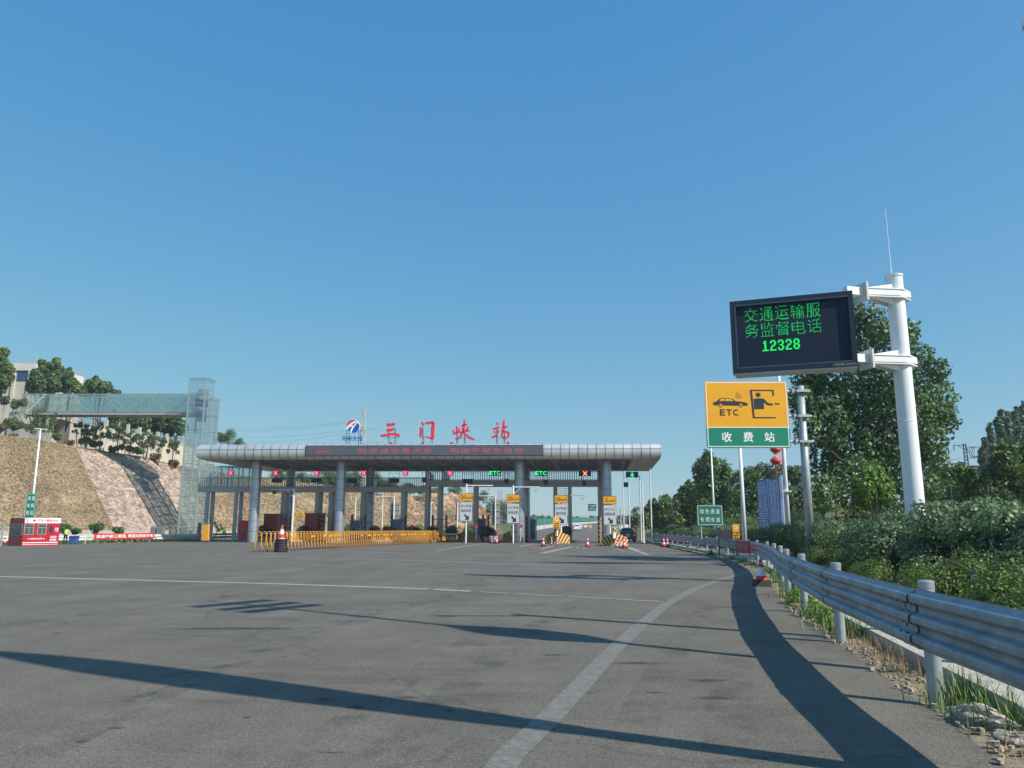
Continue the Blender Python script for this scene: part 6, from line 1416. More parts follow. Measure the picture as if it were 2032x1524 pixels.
# ---------------------------------------------------------------- big poplar behind the message board
def big_tree():
    rng = np.random.default_rng(31); base = Vector((P(1738, 1030, 36).x, 36, 0)); lob = []
    # outline lobes traced from the photo (u, v, radius px) at depth 36
    for u, v, r in ((1640, 640, 34), (1680, 622, 30), (1720, 632, 34), (1752, 664, 30), (1700, 690, 56), (1640, 700, 40), (1800, 660, 26), (1812, 715, 40), (1770, 750, 50), (1862, 735, 22), (1850, 790, 44), (1868, 830, 32), (1800, 830, 60), (1720, 790, 64), (1650, 770, 52), (1606, 755, 34), (1588, 790, 26), (1640, 840, 50), (1700, 880, 62), (1780, 900, 56), (1600, 850, 26), (1836, 880, 40), (1850, 920, 34), (1644, 920, 44), (1700, 960, 52), (1780, 970, 52), (1632, 980, 36), (1840, 970, 30), (1590, 812, 22), (1615, 640 + 110, 28)):
        p = P(u, v, 36 + rng.uniform(-1.8, 1.8)); rr1 = r / 1567 * 36; lob.append((p.x, p.y, p.z, rr1, rr1 * rng.uniform(.95, 1.2)))
    n = 30000; p, d, idx = lobes_cloud(rng, lob, n, .7); t = rng.random(len(lob))[idx] * .5 + rng.random(n) * .5
    o = thing('poplar_tree', 'big broad dark green tree standing behind the message board', 'tree', base); link('crown', leaf_mesh('crown', p, d, .20, LF_BIG, rng, t), o)
    mb = MB(); tp = [base, base + Vector((.1, 0, 3)), base + Vector((-.1, .1, 6)), base + Vector((0, 0, 9.3))]; mb.tube(tp, [.24, .2, .14, .04], 9)
    for l in lob[::2]:
        s_ = tp[1].lerp(tp[2], rng.random()); e_ = Vector(l[:3]); mb.tube([s_, s_.lerp(e_, .5) + Vector((0, 0, -.3)), e_], [.08, .05, .02], 5)
    mb.build('trunk', BARK, o, smooth=True)
big_tree()
def blobtree(name, lb, cat, Y, lobes, n, leaf, lm, seed, grp=None, th=.12, ground=0.0, dy=1.0):
    rng = np.random.default_rng(seed); lob = []
    for u, v, r in lobes: p = P(u, v, Y + rng.uniform(-dy, dy)); rr1 = r / 1567 * Y; lob.append((p.x, p.y, p.z, rr1, rr1 * rng.uniform(.9, 1.25)))
    cx = sum(l[0] for l in lob) / len(lob); o = thing(name, lb, cat, (cx, Y, ground), grp)
    if grp == RG:
        for (u, v, r), l in list(zip(lobes, list(lob))):
            if v > 960 and v < 1035: p = P(u + rng.uniform(-6, 6), v + (1046 - v) * rng.uniform(.5, .9), Y + rng.uniform(-dy, dy)); lob.append((p.x, p.y, p.z, l[3], l[4]))
    # small satellite lobes break up the outline
    for l in list(lob):
        for k in range(8):
            a = rng.uniform(0, 6.28); e_ = rng.uniform(-.3, 1.2); lob.append((l[0] + l[3] * .95 * math.cos(a) * math.cos(e_), l[1] + l[3] * .7 * math.sin(a), l[2] + l[4] * .95 * math.sin(e_), l[3] * rng.uniform(.22, .42), l[4] * rng.uniform(.25, .5)))
    p, d, idx = lobes_cloud(rng, lob, n, .72); t = rng.random(len(lob))[idx] * .5 + rng.random(n) * .5
    link('crown', leaf_mesh('crown', p, d, leaf, lm, rng, t), o); mb = MB(); zt_ = max(l[2] for l in lob); mb.tube([Vector((cx, Y, ground - .2)), Vector((cx + .1, Y, (zt_ + ground) * .5)), Vector((cx, Y, zt_ * .9))], [th, th * .7, th * .2], 7)
    for l in lob[:len(lobes)][:8]: mb.tube([Vector((cx, Y, (zt_ + ground) * .35)), Vector(l[:3])], [th * .4, th * .12], 5)
    mb.build('trunk', BARK, o, smooth=True); return o
RG = 'trees along the right side behind the hedge'
blobtree('roadside_tree', 'tall pale green tree behind the green lane sign', 'tree', 82, [(1392, 935, 17), (1405, 925, 20), (1428, 930, 20), (1440, 950, 18), (1400, 960, 24), (1425, 975, 26), (1445, 985, 20), (1395, 995, 24)], 9000, .34, LF_MID, 41, RG)
blobtree('roadside_tree', 'rounded green tree between the thick white post and the blue board', 'tree', 74, [(1472, 955, 20), (1492, 948, 18), (1505, 962, 18), (1480, 985, 24), (1500, 1000, 22), (1462, 1000, 20), (1485, 1025, 22), (1515, 985, 14)], 9000, .30, LF_MID, 42, RG)
blobtree('roadside_tree', 'loose pale tree behind the lanterns with flowers of light foliage', 'tree', 66, [(1512, 928, 12), (1535, 935, 14), (1530, 950, 16), (1560, 935, 12), (1580, 940, 13), (1572, 958, 18), (1598, 945, 10), (1545, 965, 16), (1588, 965, 14)], 4200, .24, LF_DULL, 43, RG)
blobtree('roadside_tree', 'dark thicket tree behind the blue board and the grey sign post', 'tree', 58, [(1570, 985, 20), (1590, 995, 22), (1600, 1020, 24), (1575, 1020, 22), (1620, 1000, 20), (1550, 1000, 18)], 8000, .24, LF_BIG, 44, RG)
blobtree('roadside_tree', 'dark green tree left of the green lane sign', 'tree', 90, [(1372, 968, 14), (1362, 985, 16), (1380, 985, 18), (1350, 1000, 16), (1370, 1010, 18), (1345, 1020, 14)], 7000, .32, LF_HILL, 45, RG)
blobtree('roadside_tree', 'pointed dark green tree second right of the far white poles', 'tree', 98, [(1322, 990, 9), (1318, 1004, 14), (1335, 1005, 12), (1308, 1015, 12), (1325, 1022, 16), (1340, 1025, 12), (1296, 1003, 8)], 6000, .32, LF_HILL, 46, RG)
blobtree('roadside_tree', 'rounded tree just right of the last far white pole', 'tree', 104, [(1296, 1002, 9), (1290, 1012, 10), (1300, 1022, 12), (1284, 1028, 9), (1310, 1030, 10)], 4500, .32, LF_BIG, 47, RG)
blobtree('roadside_tree', 'sparse small tree between the two groups of far white poles', 'tree', 110, [(1263, 1012, 6), (1258, 1022, 8), (1267, 1030, 9), (1256, 1034, 7)], 1100, .30, LF_DULL, 48, RG)
blobtree('roadside_tree', 'bright green sapling left of the thick message board pole', 'shrub', 30, [(1735, 945, 18), (1715, 960, 20), (1750, 965, 20), (1730, 985, 26), (1760, 990, 16), (1705, 990, 14)], 5000, .15, LF_BRT, 49, None, .05)
blobtree('roadside_tree', 'olive green shrub tree right of the message board pole', 'tree', 40, [(1880, 950, 22), (1905, 945, 20), (1935, 955, 22), (1890, 980, 26), (1925, 985, 26), (1850, 985, 24), (1960, 975, 20)], 9000, .20, LF_HILL, 50, RG)
blobtree('roadside_tree', 'green tree at the right edge in front of the poplars', 'tree', 38, [(2005, 900, 22), (1990, 925, 26), (2022, 925, 24), (2040, 900, 24), (1975, 955, 28), (2010, 960, 30), (2040, 960, 30), (1960, 985, 26), (2000, 1000, 26)], 12000, .20, LF_MID, 51, RG)
POPL = [(1952, 872, 9, 'leftmost and shortest of the slim poplars at the right edge'), (1966, 845, 10, 'second of the slim poplars from the left at the right edge'), (1984, 818, 12, 'third slim poplar from the left, near the right edge'), (2000, 822, 11, 'fourth slim poplar from the left, near the right edge'), (2016, 812, 11, 'tall slim poplar next to the last one at the right edge'), (2031, 802, 12, 'last slim poplar cut by the right photo edge')]
for i, (u, v, r, lb) in enumerate(POPL):
    lobes = []; vv = v
    while vv < 985: q = (vv - v) / (985 - v); lobes.append((u + 3 * math.sin(vv * .13 + i) - 8 * (1 - q) * 0, vv, r * (.45 + .75 * q ** .6))); vv += r * .95
    blobtree('slim_poplar', lb, 'tree', 66 + i * 1.5, lobes, 5000, .26, LF_POP, 60 + i, 'slim poplars at the right edge', .12, dy=.4)
# railway catenary and goods wagon behind
RW = mat('mast_blue_grey', (.13, .17, .22), .5, .2)
def rmast():
    Y = 88; o = thing('railway_mast', 'lattice railway mast with wire brackets between the big tree and the poplars', 'railway mast', (P(1915, 940, Y).x, Y, 3)); mb = MB()
    a0, a1 = P(1911, 880, Y), P(1913.5, 945, Y); b0, b1 = P(1916, 880, Y), P(1921, 945, Y)
    a1.x = a0.x; b1.x = b0.x + .15
    mb.cyl(a1, a0, .08, n=4); mb.cyl(b1, b0, .08, n=4)
    for k in range(9): q = k / 9; mb.cyl(a1.lerp(a0, q), b1.lerp(b0, q + .1), .035, n=4); mb.cyl(b1.lerp(b0, q), a1.lerp(a0, q + .1), .035, n=4)
    mb.build('mast', RW, o)
    for pts, r in (([(1892, 883), (1910, 884)], .05), ([(1893, 884), (1893, 893)], .06), ([(1900, 883), (1910, 890)], .04), ([(1916, 887), (1946, 887)], .05), ([(1919, 890), (1928, 909)], .05), ([(1923, 890), (1932, 908)], .05), ([(1918, 909), (1940, 908)], .05), ([(1929, 889), (1929, 908)], .03), ([(1933, 889), (1933, 907)], .03), ([(1926, 888), (1934, 888)], .09), ([(1886, 920), (1912, 920)], .04), ([(1890, 920), (1906, 929)], .03), ([(1932, 907), (1944, 904)], .07)):
        mb = MB(); mb.cyl(P(*pts[0], Y), P(*pts[1], Y), r, n=5); mb.build('bracket', RW, o)
rmast()
for k, (v0, v1) in enumerate(((902, 893), (916, 906), (912, 910), (926, 920))): wire(P(1862, v0, 80), P(1914 if k % 2 else 1893, v1, 88), .1, .02, 'thin railway wire left of the lattice mast, ' + ('highest', 'third', 'second', 'lowest')[k], 'railway_wire', 'railway wires')
Y = 86; a = P(1922, 938, Y); b = P(1946, 925, Y); o = thing('freight_wagon', 'dark reddish freight wagon end showing above the shrubs by the railway mast', 'freight wagon', ((a.x + b.x) / 2, Y, a.z)); mb = MB(); mb.box(((a.x + b.x) / 2, Y + 2, (a.z + b.z) / 2), (b.x - a.x, 6, b.z - a.z)); mb.build('body', mat('wagon_brown', (.10, .05, .05), .7, var=.3, scale=2), o)
mb = MB(); mb.cyl((a.x, Y + 2, b.z - .1), (b.x, Y + 2, b.z - .1), .35, n=10); mb.build('roof', mat('wagon_roof', (.13, .08, .08), .7), o)
mb = MB(); rows = [[(x, y, z) for x in (24, 40, 60, 120)] for y, z in ((70, .4), (80, 4.2), (100, 4.4), (125, .3))]; mb.sheet(rows); tag(mb.build('railway_embankment', GRND), kind='structure')
# ---------------------------------------------------------------- rose hedge along the right: individual bushes
def bush_mesh(name, seed, n, leaf, lm, w=1.2, h_=1.7, nl=13):
    rng = np.random.default_rng(seed); lob = []
    for k in range(nl):
        a = rng.uniform(0, 6.28); q = rng.uniform(0, .75) * w; z = rng.uniform(.25, .78) * h_; r = rng.uniform(.26, .46) * w; lob.append((q * math.cos(a), q * math.sin(a), z, r, r * rng.uniform(.6, .85)))
    p, d, idx = lobes_cloud(rng, lob, n, .62); k = p[:, 2] > -.05; p, d, idx = p[k], d[k], idx[k]
    d[:, 2] += .35; t = rng.random(nl)[idx] * .35 + rng.random(len(p)) * .65
    return leaf_mesh(name, p, d, leaf, lm, rng, t)
def stems(seed, w, h_, n=16):
    rr = random.Random(seed); mb = MB()
    for k in range(n): a = rr.uniform(0, 6.28); q = rr.uniform(.3, .95) * w; mb.tube([Vector((.1 * math.cos(a), .1 * math.sin(a), 0)), Vector((q * .4 * math.cos(a), q * .4 * math.sin(a), h_ * .55)), Vector((q * math.cos(a), q * math.sin(a), h_ * rr.uniform(.75, 1.12)))], [.014, .009, .003], 4)
    return mb
BUSH = {}
for nm, sd_, n_, lf, lm, w, h_ in (('near_a', 71, 11000, .085, LF_ROSE, 1.25, 1.75), ('near_b', 72, 11000, .092, LF_ROSE, 1.3, 1.8), ('low_a', 73, 13000, .045, LF_YEL, .95, .95), ('mid_a', 74, 6500, .10, LF_ROSE, 1.35, 1.8), ('mid_b', 75, 6500, .09, LF_HILL, 1.3, 1.6)):
    BUSH[nm] = (bush_mesh('foliage', sd_, n_, lf, lm, w, h_), stems(sd_, w, h_).mesh('stems', BARK))
fl_m = MB(); rng2 = random.Random(5)
for k in range(9):
    a = k * .7; fl_m.add([(0, 0, 0), (.05 * math.cos(a), .05 * math.sin(a), .03 + .02 * (k % 3)), (.05 * math.cos(a + .9), .05 * math.sin(a + .9), .035), (.03 * math.cos(a + .4), .03 * math.sin(a + .4), .07)], [(0, 1, 3), (1, 2, 3), (0, 3, 2)])
ROSE = fl_m.mesh('rose_flower', mat('rose_petal', (.55, .015, .05), .5)); ROSEP = ROSE.copy(); ROSEP.materials[0] = mat('rose_petal_pink', (.65, .2, .2), .5)
def bush(kind, x, y, z, rz, sc, lb, nf=0, cat='bush', grp='rose hedge bushes behind the right guardrail', name='rose_bush'):
    o = thing(name, lb, cat, (x, y, z), grp)
    for nm, me in zip(('foliage', 'stems'), BUSH[kind]):
        c = bpy.data.objects.new(nm, me); COL.objects.link(c); c.parent = o; KIDS[o.name].append(c)
    o.rotation_euler = (0, 0, rz); o.scale = (sc, sc, sc * (1 + .16 * math.sin(y * 2.3)))
    vs = BUSH[kind][0].vertices; rr = random.Random(int(x * 100 + y * 7))
    for k in range(nf):
        for _ in range(60):
            v = vs[rr.randrange(len(vs))].co
            wv = Matrix.Rotation(rz, 3, 'Z') @ v
            if wv.z > .9 and wv.y < -.2 and wv.length > 1.0: break
        c = bpy.data.objects.new('rose_flower', ROSE if rr.random() < .75 else ROSEP); COL.objects.link(c); c.parent = o; c.location = v * 1.03; c.scale = (1.3,) * 3; c.rotation_euler = (rr.uniform(-.5, .9), 0, rr.random() * 6)
bl = [  # kind, offset from asphalt edge, y, z, scale, flowers, words
 ('near_a', 5.0, 6.4, .2, 1.1, 1, 'at the lower right corner behind the footpath'), ('near_b', 4.7, 8.8, .2, 1.0, 2, 'big leafy one right of the nearest tall rail post'), ('near_a', 5.0, 11.2, .15, .95, 1, 'under the right photo edge poplars, second row'), ('near_b', 4.8, 13.2, .2, 1.05, 2, 'in front of the base of the thick white pole'),
 ('near_a', 6.6, 10.0, .5, 1.1, 1, 'tall one with red bloom at the far right'), ('near_b', 6.2, 13.2, .5, 1.35, 2, 'raised one with coral bloom right of the thick white pole'), ('near_a', 5.8, 16.0, .4, 1.15, 1, 'raised one just right of the pole base'), ('near_b', 4.3, 15.2, .2, 1.12, 1, 'left of the base of the thick white pole'),
 ('near_a', 3.6, 17.8, .15, .8, 1, 'in the shade below the big tree, near one'), ('near_b', 3.5, 20.6, .15, 1.0, 1, 'in the shade below the big tree, far one'), ('mid_a', 3.5, 23.0, .15, 1.0, 1, 'below the grey sign support post'), ('mid_a', 5.2, 19.0, .45, .95, 1, 'behind the shaded bushes below the big tree'), ('mid_a', 3.6, 26, .15, 1.0, 1, 'with red bloom at the foot of the grey sign support'), ('mid_b', 3.6, 29, .15, 1.0, 0, 'below the blue notice board, near one'),
 ('mid_a', 3.5, 32, .15, .95, 0, 'below the blue notice board, far one'), ('mid_a', 3.4, 35.2, .15, .9, 1, 'behind the bend banner'), ('mid_b', 3.3, 38.5, .15, .95, 0, 'right of the orange notice'), ('mid_a', 3.2, 42, .15, .9, 0, 'behind the pink banner'), ('mid_b', 3.1, 45.6, .15, .95, 1, 'between the pink banner and the green sign'), ('mid_a', 3.0, 49.3, .15, .9, 1, 'right half below the green sign'), ('mid_b', 3.0, 53.5, .15, .95, 1, 'left half below the green sign'),
 ('mid_a', 3.0, 58, .15, .9, 2, 'with red blooms left of the green sign'), ('mid_b', 3.0, 62.5, .15, .95, 1, 'second left of the green sign'), ('mid_a', 3.0, 67.5, .15, .9, 2, 'third left of the green sign, with a red bloom'), ('mid_b', 3.0, 73, .15, .95, 0, 'above the pair of cones by the guardrail'), ('mid_a', 3.0, 79, .15, .9, 1, 'right of the orange lane cabinet'), ('mid_b', 3.0, 85, .15, .95, 0, 'behind the orange lane cabinet'), ('mid_a', 3.0, 92, .15, .9, 0, 'right of the dark blue car'), ('mid_b', 3.1, 99, .15, 1, 0, 'farthest one beyond the dark blue car'),
 ('mid_b', 6.2, 24, .5, 1.2, 0, 'back row below the big tree'), ('mid_b', 6.2, 30, .5, 1.1, 0, 'back row behind the blue notice board'), ('mid_a', 6.0, 37, .5, 1.1, 0, 'back row left of the blue notice board'), ('mid_b', 6.0, 46, .4, 1.2, 0, 'back row at the foot of the thick white post'), ('mid_a', 6.0, 56, .4, 1.2, 1, 'back row at the foot of the thin lamp post'), ('mid_b', 6.0, 66, .4, 1.3, 0, 'back row left of the green sign'), ('mid_a', 6.0, 78, .4, 1.3, 0, 'back row below the pointed tree'), ('mid_b', 6.0, 90, .4, 1.3, 0, 'back row below the last far white pole')]
rr = random.Random(9)
bl += [('near_b', 4.75, 17.4, .1, 1.12, 2, 'tallest one, right of the thick pole near the photo edge'), ('near_a', 5.6, 20.5, .3, 1.2, 1, 'tall one behind the tallest near the right edge')]
for kd, off, y, z, sc, nf, w in bl: bush(kd, lerp_tab(EDGE_R, y) + off + rr.uniform(-.15, .15), y, z, rr.uniform(0, 6.28), sc, 'leafy rose hedge bush ' + w, nf)
y = 46.5
while y < 106:
    bush('mid_a' if int(y) % 2 else 'mid_b', lerp_tab(EDGE_R, y) + 2.9 + rr.uniform(-.25, .5), y, .1, rr.uniform(0, 6.28), rr.uniform(.85, 1.1), 'leafy bush in the even hedge row between green lane sign and dark blue car', 1 if rr.random() < .3 else 0); y += 2.3
for i, (off, y, sc, w) in enumerate(((3.0, 4.6, 1.5, 'lowest at the right photo edge'), (3.1, 6.6, 1.55, 'yellow green, beside the red bloom at the right edge'), (3.0, 10.2, 1.2, 'above the nearest rail post'), (3.15, 12.2, 1.2, 'above the second rail post'), (2.95, 13.9, 1.1, 'bright one in front of the tallest rose bush'), (2.7, 16, .8, 'near the third rail post'), (2.6, 20, .75, 'behind the worn cone'), (2.6, 25, .8, 'right of the rail bend'), (2.6, 31, .8, 'behind the bend banner, low'))):
    bush('low_a', lerp_tab(EDGE_R, y) + off, y, .1, rr.uniform(0, 6), sc, 'low yellow green hedge shrub ' + w, 0, 'shrub', 'low yellow green shrubs behind the guardrail', 'hedge_shrub')
# grasses and weeds under the rail
def grass(name, lb, pts, n, h0, h1, m, seed, spread=.22, droop=.35, w=.008):
    rng = random.Random(seed); mb = MB()
    for k in range(n):
        c = rng.choice(pts); x = c[0] + rng.gauss(0, spread); y = c[1] + rng.gauss(0, spread * 1.3); H = rng.uniform(h0, h1); a = rng.uniform(0, 6.28); d = Vector((math.cos(a), math.sin(a), 0)); s = Vector((-d.y, d.x, 0)) * w * rng.uniform(.6, 1.3); b = Vector((x, y, -.02)); dr = droop * rng.random()
        rows = [[b + d * (H * dr * q * q) + Vector((0, 0, H * q * (1 - .25 * dr * q))) - s * (1 - q * .9), b + d * (H * dr * q * q) + Vector((0, 0, H * q * (1 - .25 * dr * q))) + s * (1 - q * .9)] for q in (0, .4, .75, 1)]
        mb.sheet(rows)
    return tag(mb.build(name, m), lb, 'grass', kind='stuff')
GR = mat('grass_green', (.10, .19, .035), .6, var=.4, scale=9); GD = mat('grass_dry', (.34, .24, .12), .8, var=.35, scale=9)
e = lambda y, o_: (lerp_tab(EDGE_R, y) + o_, y)
grass('roadside_grass', 'tall green blades of grass around the near rail posts', [e(6.3, .34), e(6.6, .4), e(7.0, .36), e(7.4, .4), e(6.9, .3)], 240, .12, .38, GR, 1, .14, .5, .010)
grass('dry_grass', 'dry brown grass tufts along the asphalt edge under the rail', [e(y, .32) for y in (8.4, 8.8, 9.2, 9.6, 10, 10.5, 7.6, 11.5, 12.3, 5.6, 5.0, 4.4)], 1100, .06, .26, GD, 2, .15, .6, .005)
grass('weeds', 'small green weeds along the kerb of the right road edge', [e(y, .35 + .1 * (y % 2)) for y in (11.4, 12, 12.7, 13.4, 14.2, 15, 15.8, 16.8, 18, 19.5, 21, 23, 25, 28, 31, 34, 37, 41, 45, 50, 56, 62, 70, 78)], 2600, .08, .34, GR, 3, .17, .8, .014)
for i, (y, off, lb) in enumerate(((12.9, .32, 'pale flowering weed clump beside the second rail post'), (14.1, .30, 'green weed clump beside the third rail post'), (4.75, .75, 'dark leafy weed at the lower right corner'), (16.5, .25, 'weed clump behind the worn cone'))):
    bush('low_a', lerp_tab(EDGE_R, y) + off, y, -.02, i * 1.9, (.26, .24, .34, .22)[i], lb, 0, 'weed', None, 'weed_clump') if False else None
    o = thing('weed_clump', lb, 'weed', (lerp_tab(EDGE_R, y) + off, y, -.05)); rng = np.random.default_rng(80 + i); n = 1500; p, d, idx = lobes_cloud(rng, [(0, 0, .16, .24, .16), (.1, .15, .22, .18, .14), (-.08, -.2, .12, .18, .12)], n, .5); d[:, 2] += .5
    me = leaf_mesh('leaves', p, d, .035 if i < 2 else .045, (LF_YEL, LF_BRT, LF_ROSE, LF_BRT)[i], rng, rng.random(n)); me.transform(Matrix.Translation(ORG[o.name])); link('leaves', me, o)
# rubble and broken kerb piece
def rock(lb, c, s, seed, m, rz=0):
    rng = np.random.default_rng(seed); import bmesh as bmm
    bm = bmm.new(); bmm.ops.create_icosphere(bm, subdivisions=4, radius=1)
    ph = rng.uniform(0, 6, 9)
    for v in bm.verts:
        p = v.co; k = 1 + .18 * math.sin(3.1 * p.x + ph[0]) + .15 * math.sin(4.3 * p.y + ph[1]) + .1 * math.sin(7 * p.z + ph[2]) + .09 * math.sin(11 * p.x + ph[3] + 5 * p.y) + .05 * math.sin(23 * p.y + ph[4] + 9 * p.z); v.co = Vector((p.x * s[0] * k, p.y * s[1] * k, max(-.3 * s[2], p.z * s[2] * k)))
    bmm.ops.transform(bm, matrix=Matrix.Translation(c) @ Matrix.Rotation(rz, 4, 'Z'), verts=bm.verts); me = bpy.data.meshes.new('rock'); bm.to_mesh(me); bm.free(); me.materials.append(m); o = link('rock', me, None, c); tag(o, lb, 'rock')
RK = mat('pale_rock', (.42, .36, .28), .95, var=.35, scale=9, bump=.8, bscale=30)
rock('pale rough lump of broken stone beside the nearest rail post', (lerp_tab(EDGE_R, 6.5) + .16, 6.45, .02), (.13, .30, .11), 3, RK, .28)
rock('smaller pale stone lump behind the larger one at the lower right', (lerp_tab(EDGE_R, 6.0) + .28, 5.95, 0), (.12, .2, .07), 4, RK, .3)
rock('flat orange brown stone at the road edge beside the second rail post', (lerp_tab(EDGE_R, 15.3) + .28, 15.6, .02), (.12, .3, .06), 5, mat('orange_stone', (.42, .22, .12), .95, var=.3, scale=9, bump=.6), .2)
mb = MB(); rg = random.Random(77)
for k in range(420):
    y = rg.uniform(3.2, 16); x = lerp_tab(EDGE_R, y) + rg.uniform(-.05, .7); s = rg.uniform(.008, .035); mb.box((x, y, .025), (s * 1.6, s * 1.3, s), rg.uniform(0, 3))
tag(mb.build('gravel', RK), 'scattered small stones along the asphalt edge', 'gravel', kind='stuff')
# blue cloth scrap in the hedge
c = Vector((P(1926, 1132, 9.6).x, 9.6, P(1926, 1132, 9.6).z)); mb = MB(); mb.sheet([[c + Vector((.03 * math.sin(j * 1.3) + i * .016, .02 * math.cos(j + i), -.03 * j)) for i in range(4)] for j in range(5)]); tag(mb.build('plastic_scrap', mat('scrap_teal', (.03, .13, .16), .6), loc=c), 'small teal plastic scrap caught in the hedge at the right', 'litter')
# ---------------------------------------------------------------- masts to the right behind the camera that throw the long shadows
def leaning_mast(base, tip, L, r, body, bars, lb):
    """slightly leaning mast: its top is placed so that the sun throws its shadow tip on the ground point tip"""
    sv = Vector((-SUN_V.x, -SUN_V.y, 0)); k = L / math.tan(SUN_EL); base = Vector((base.x, base.y, 0)); top = Vector((tip.x, tip.y, 0)) - sv * k; top.z = L
    o = thing('roadside_mast', lb, 'mast', base); mb = MB(); mb.cyl(base, top, r, r * .7, 14); mb.build('pole', POLE, o)
    mb = MB(); pts = [base.lerp(top, f) for f, _ in body]; mb.tube(pts, [max(.01, q) for _, q in body], 14); mb.build('housing', WHITE, o, smooth=True)
    q = sv.cross(Vector((0, 0, 1))).normalized()
    for f, l in bars: mb = MB(); mb.box(base.lerp(top, f), (l, .2, .2), math.atan2(q.y, q.x)); mb.build('arm', POLE, o)
leaning_mast(Vector((6.76, 6.75, 0)), G(452, 1196), 13.0, .09, [(.42, .05), (.44, .2), (.48, .42), (.53, .48), (.57, .34), (.61, .12), (.62, .05)], [(.985, 1.9), (.93, 1.9), (.885, 1.9)], 'tall mast outside the frame to the right whose shadow with three bars crosses the road')
leaning_mast(Vector((4.6, 4.05, 0)), G(-60, 1288), 10.5, .13, [(.36, .13), (.45, .22), (.56, .30), (.68, .36), (.8, .34), (.9, .22), (.97, .08), (1.0, .02)], [], 'thick mast outside the frame to the right whose broad shadow crosses the near road')
# round red sign just peeping into the top right corner
c = P(2053, 50, 9.0); base = Vector((c.x + 1.6, 9.05, 0)); o = thing('round_sign', 'edge of a round red rimmed sign in the top right corner', 'traffic sign', base)
mb = MB(); mb.cyl(base, base + Vector((0, 0, c.z + .3)), .1); mb.cyl(base + Vector((0, 0, c.z)), (c.x - .1, 9.05, c.z), .05); mb.build('pole', POLE, o)
mb = MB(); f = Fr(c, (1, 0, 0)); rr1 = 25 / 1567 * 9; prism(mb, f, [(rr1 * math.cos(t * .2244), rr1 * math.sin(t * .2244)) for t in range(28)], -.02, 0); mb.build('red_rim', REDP, o)
mb = MB(); f.poly(mb, [(rr1 * .8 * math.cos(t * .2244), rr1 * .8 * math.sin(t * .2244)) for t in range(28)], .003); mb.build('face', SIGNW, o)
# ================================================================ LEFT SIDE
# glass lift tower
LT = Vector((math.sin(R(6.4)), math.cos(R(6.4)), 0)); LS = Vector((math.cos(R(-1)), math.sin(R(-1)), 0))
tb = P(353, 1058, 113); tb.z = 0; TWW, TWD, TWG = 2.37, 2.65, 1.7
tower = thing('lift_tower', 'tall glass and white steel lift tower left of the toll canopy', 'lift tower', tb)
def L3(a, b, z): return tb + LS * a + LT * b + Vector((0, 0, z))
def zv(v): return P(370, v, 113.5).z
zt_ = zv(754); zw = zv(783)
lev = [zv(v) for v in (769, 779, 788, 809, 817, 832.5, 849, 865, 881, 897, 914, 931, 947, 965, 981, 998, 1014, 1030, 1046)]
mb = MB(); rr_ = .075
for a, b in ((0, 0), (TWW, 0), (0, TWD), (TWW, TWD)): mb.box(L3(a, b, zt_ / 2), (.15, .15, zt_))
for a, b in ((0, TWD + TWG), (TWW, TWD + TWG)): mb.box(L3(a, b, zw / 2), (.16, .16, zw))
for z in [zt_, .3] + lev:
    for (a0, b0), (a1, b1) in (((0, 0), (TWW, 0)), ((TWW, TWD), (0, TWD))): mb.cyl(L3(a0, b0, z), L3(a1, b1, z), .042, n=4)
side = [zt_, zv(785), zv(819), zv(852), zv(885), zv(918), zv(951), zv(984), zv(1017), zv(1046)]
for i, z in enumerate(side):
    for a in (0, TWW):
        mb.cyl(L3(a, 0, z), L3(a, TWD, z), .07, n=4)
        if i: mb.cyl(L3(a, TWD, z), L3(a, TWD + TWG, z), .07, n=4)
    if i: mb.cyl(L3(0, TWD + TWG, z), L3(TWW, TWD + TWG, z), .07, n=4)
mb.build('frame', STEELW, tower)
mb = MB()
for i in range(len(side) - 1):
    for a in (0, TWW):
        mb.cyl(L3(a, 0, side[i]), L3(a, TWD, side[i + 1]), .024, n=4)
        if i: mb.cyl(L3(a, TWD, side[i]), L3(a, TWD + TWG, side[i + 1]), .024, n=4)
    if i > 4: mb.cyl(L3(0, 0, side[i]), L3(TWW, 0, side[i + 1]), .024, n=4); mb.cyl(L3(TWW, TWD, side[i]), L3(0, TWD, side[i + 1]), .024, n=4)
for z in [zv(v) for v in (800, 840, 857, 873, 889, 905, 922, 939, 956, 973, 990, 1006, 1022, 1038)]:
    for a, b, c, d in ((0, 0, TWW, 0), (TWW, 0, TWW, TWD + TWG)): mb.cyl(L3(a, b, z), L3(c, d, z), .022, n=3)
mb.build('bracing', STEELW, tower)
mb = MB(); o_ = .12
for (a0, b0), (a1, b1), zz in (((-o_, -o_), (TWW + o_, -o_), zt_ + .25), ((TWW + o_, -o_), (TWW + o_, TWD), zt_ + .25), ((TWW + o_, TWD), (TWW + o_, TWD + TWG + o_), zw + .1), ((-o_, -o_), (-o_, TWD + TWG), zw + .1), ((-o_, TWD + TWG + o_), (TWW + o_, TWD + TWG + o_), zw + .1)):
    mb.quad(L3(a0, b0, 0), L3(a1, b1, 0), L3(a1, b1, zz), L3(a0, b0, zz))
mb.build('glazing', GLASS, tower)
mb = MB()
for a in (.15, TWW - .15): mb.box(L3(a, TWD * .8, zt_ / 2 - 1), (.08, .1, zt_ - 3))
mb.box(L3(TWW / 2, TWD * .75, zv(775)), (1.5, .8, .8)); mb.build('lift_rail', GREYP, tower)
mb = MB(); mb.box(L3(TWW * .62, TWD * .5, zv(823)), (.9, 1.3, 1.6)); mb.box(L3(TWW * .55, TWD * .5, zv(799)), (1.5, 1.3, 1.0)); mb.build('lift_car', mat('lift_blue', (.03, .09, .28), .3, .2), tower)
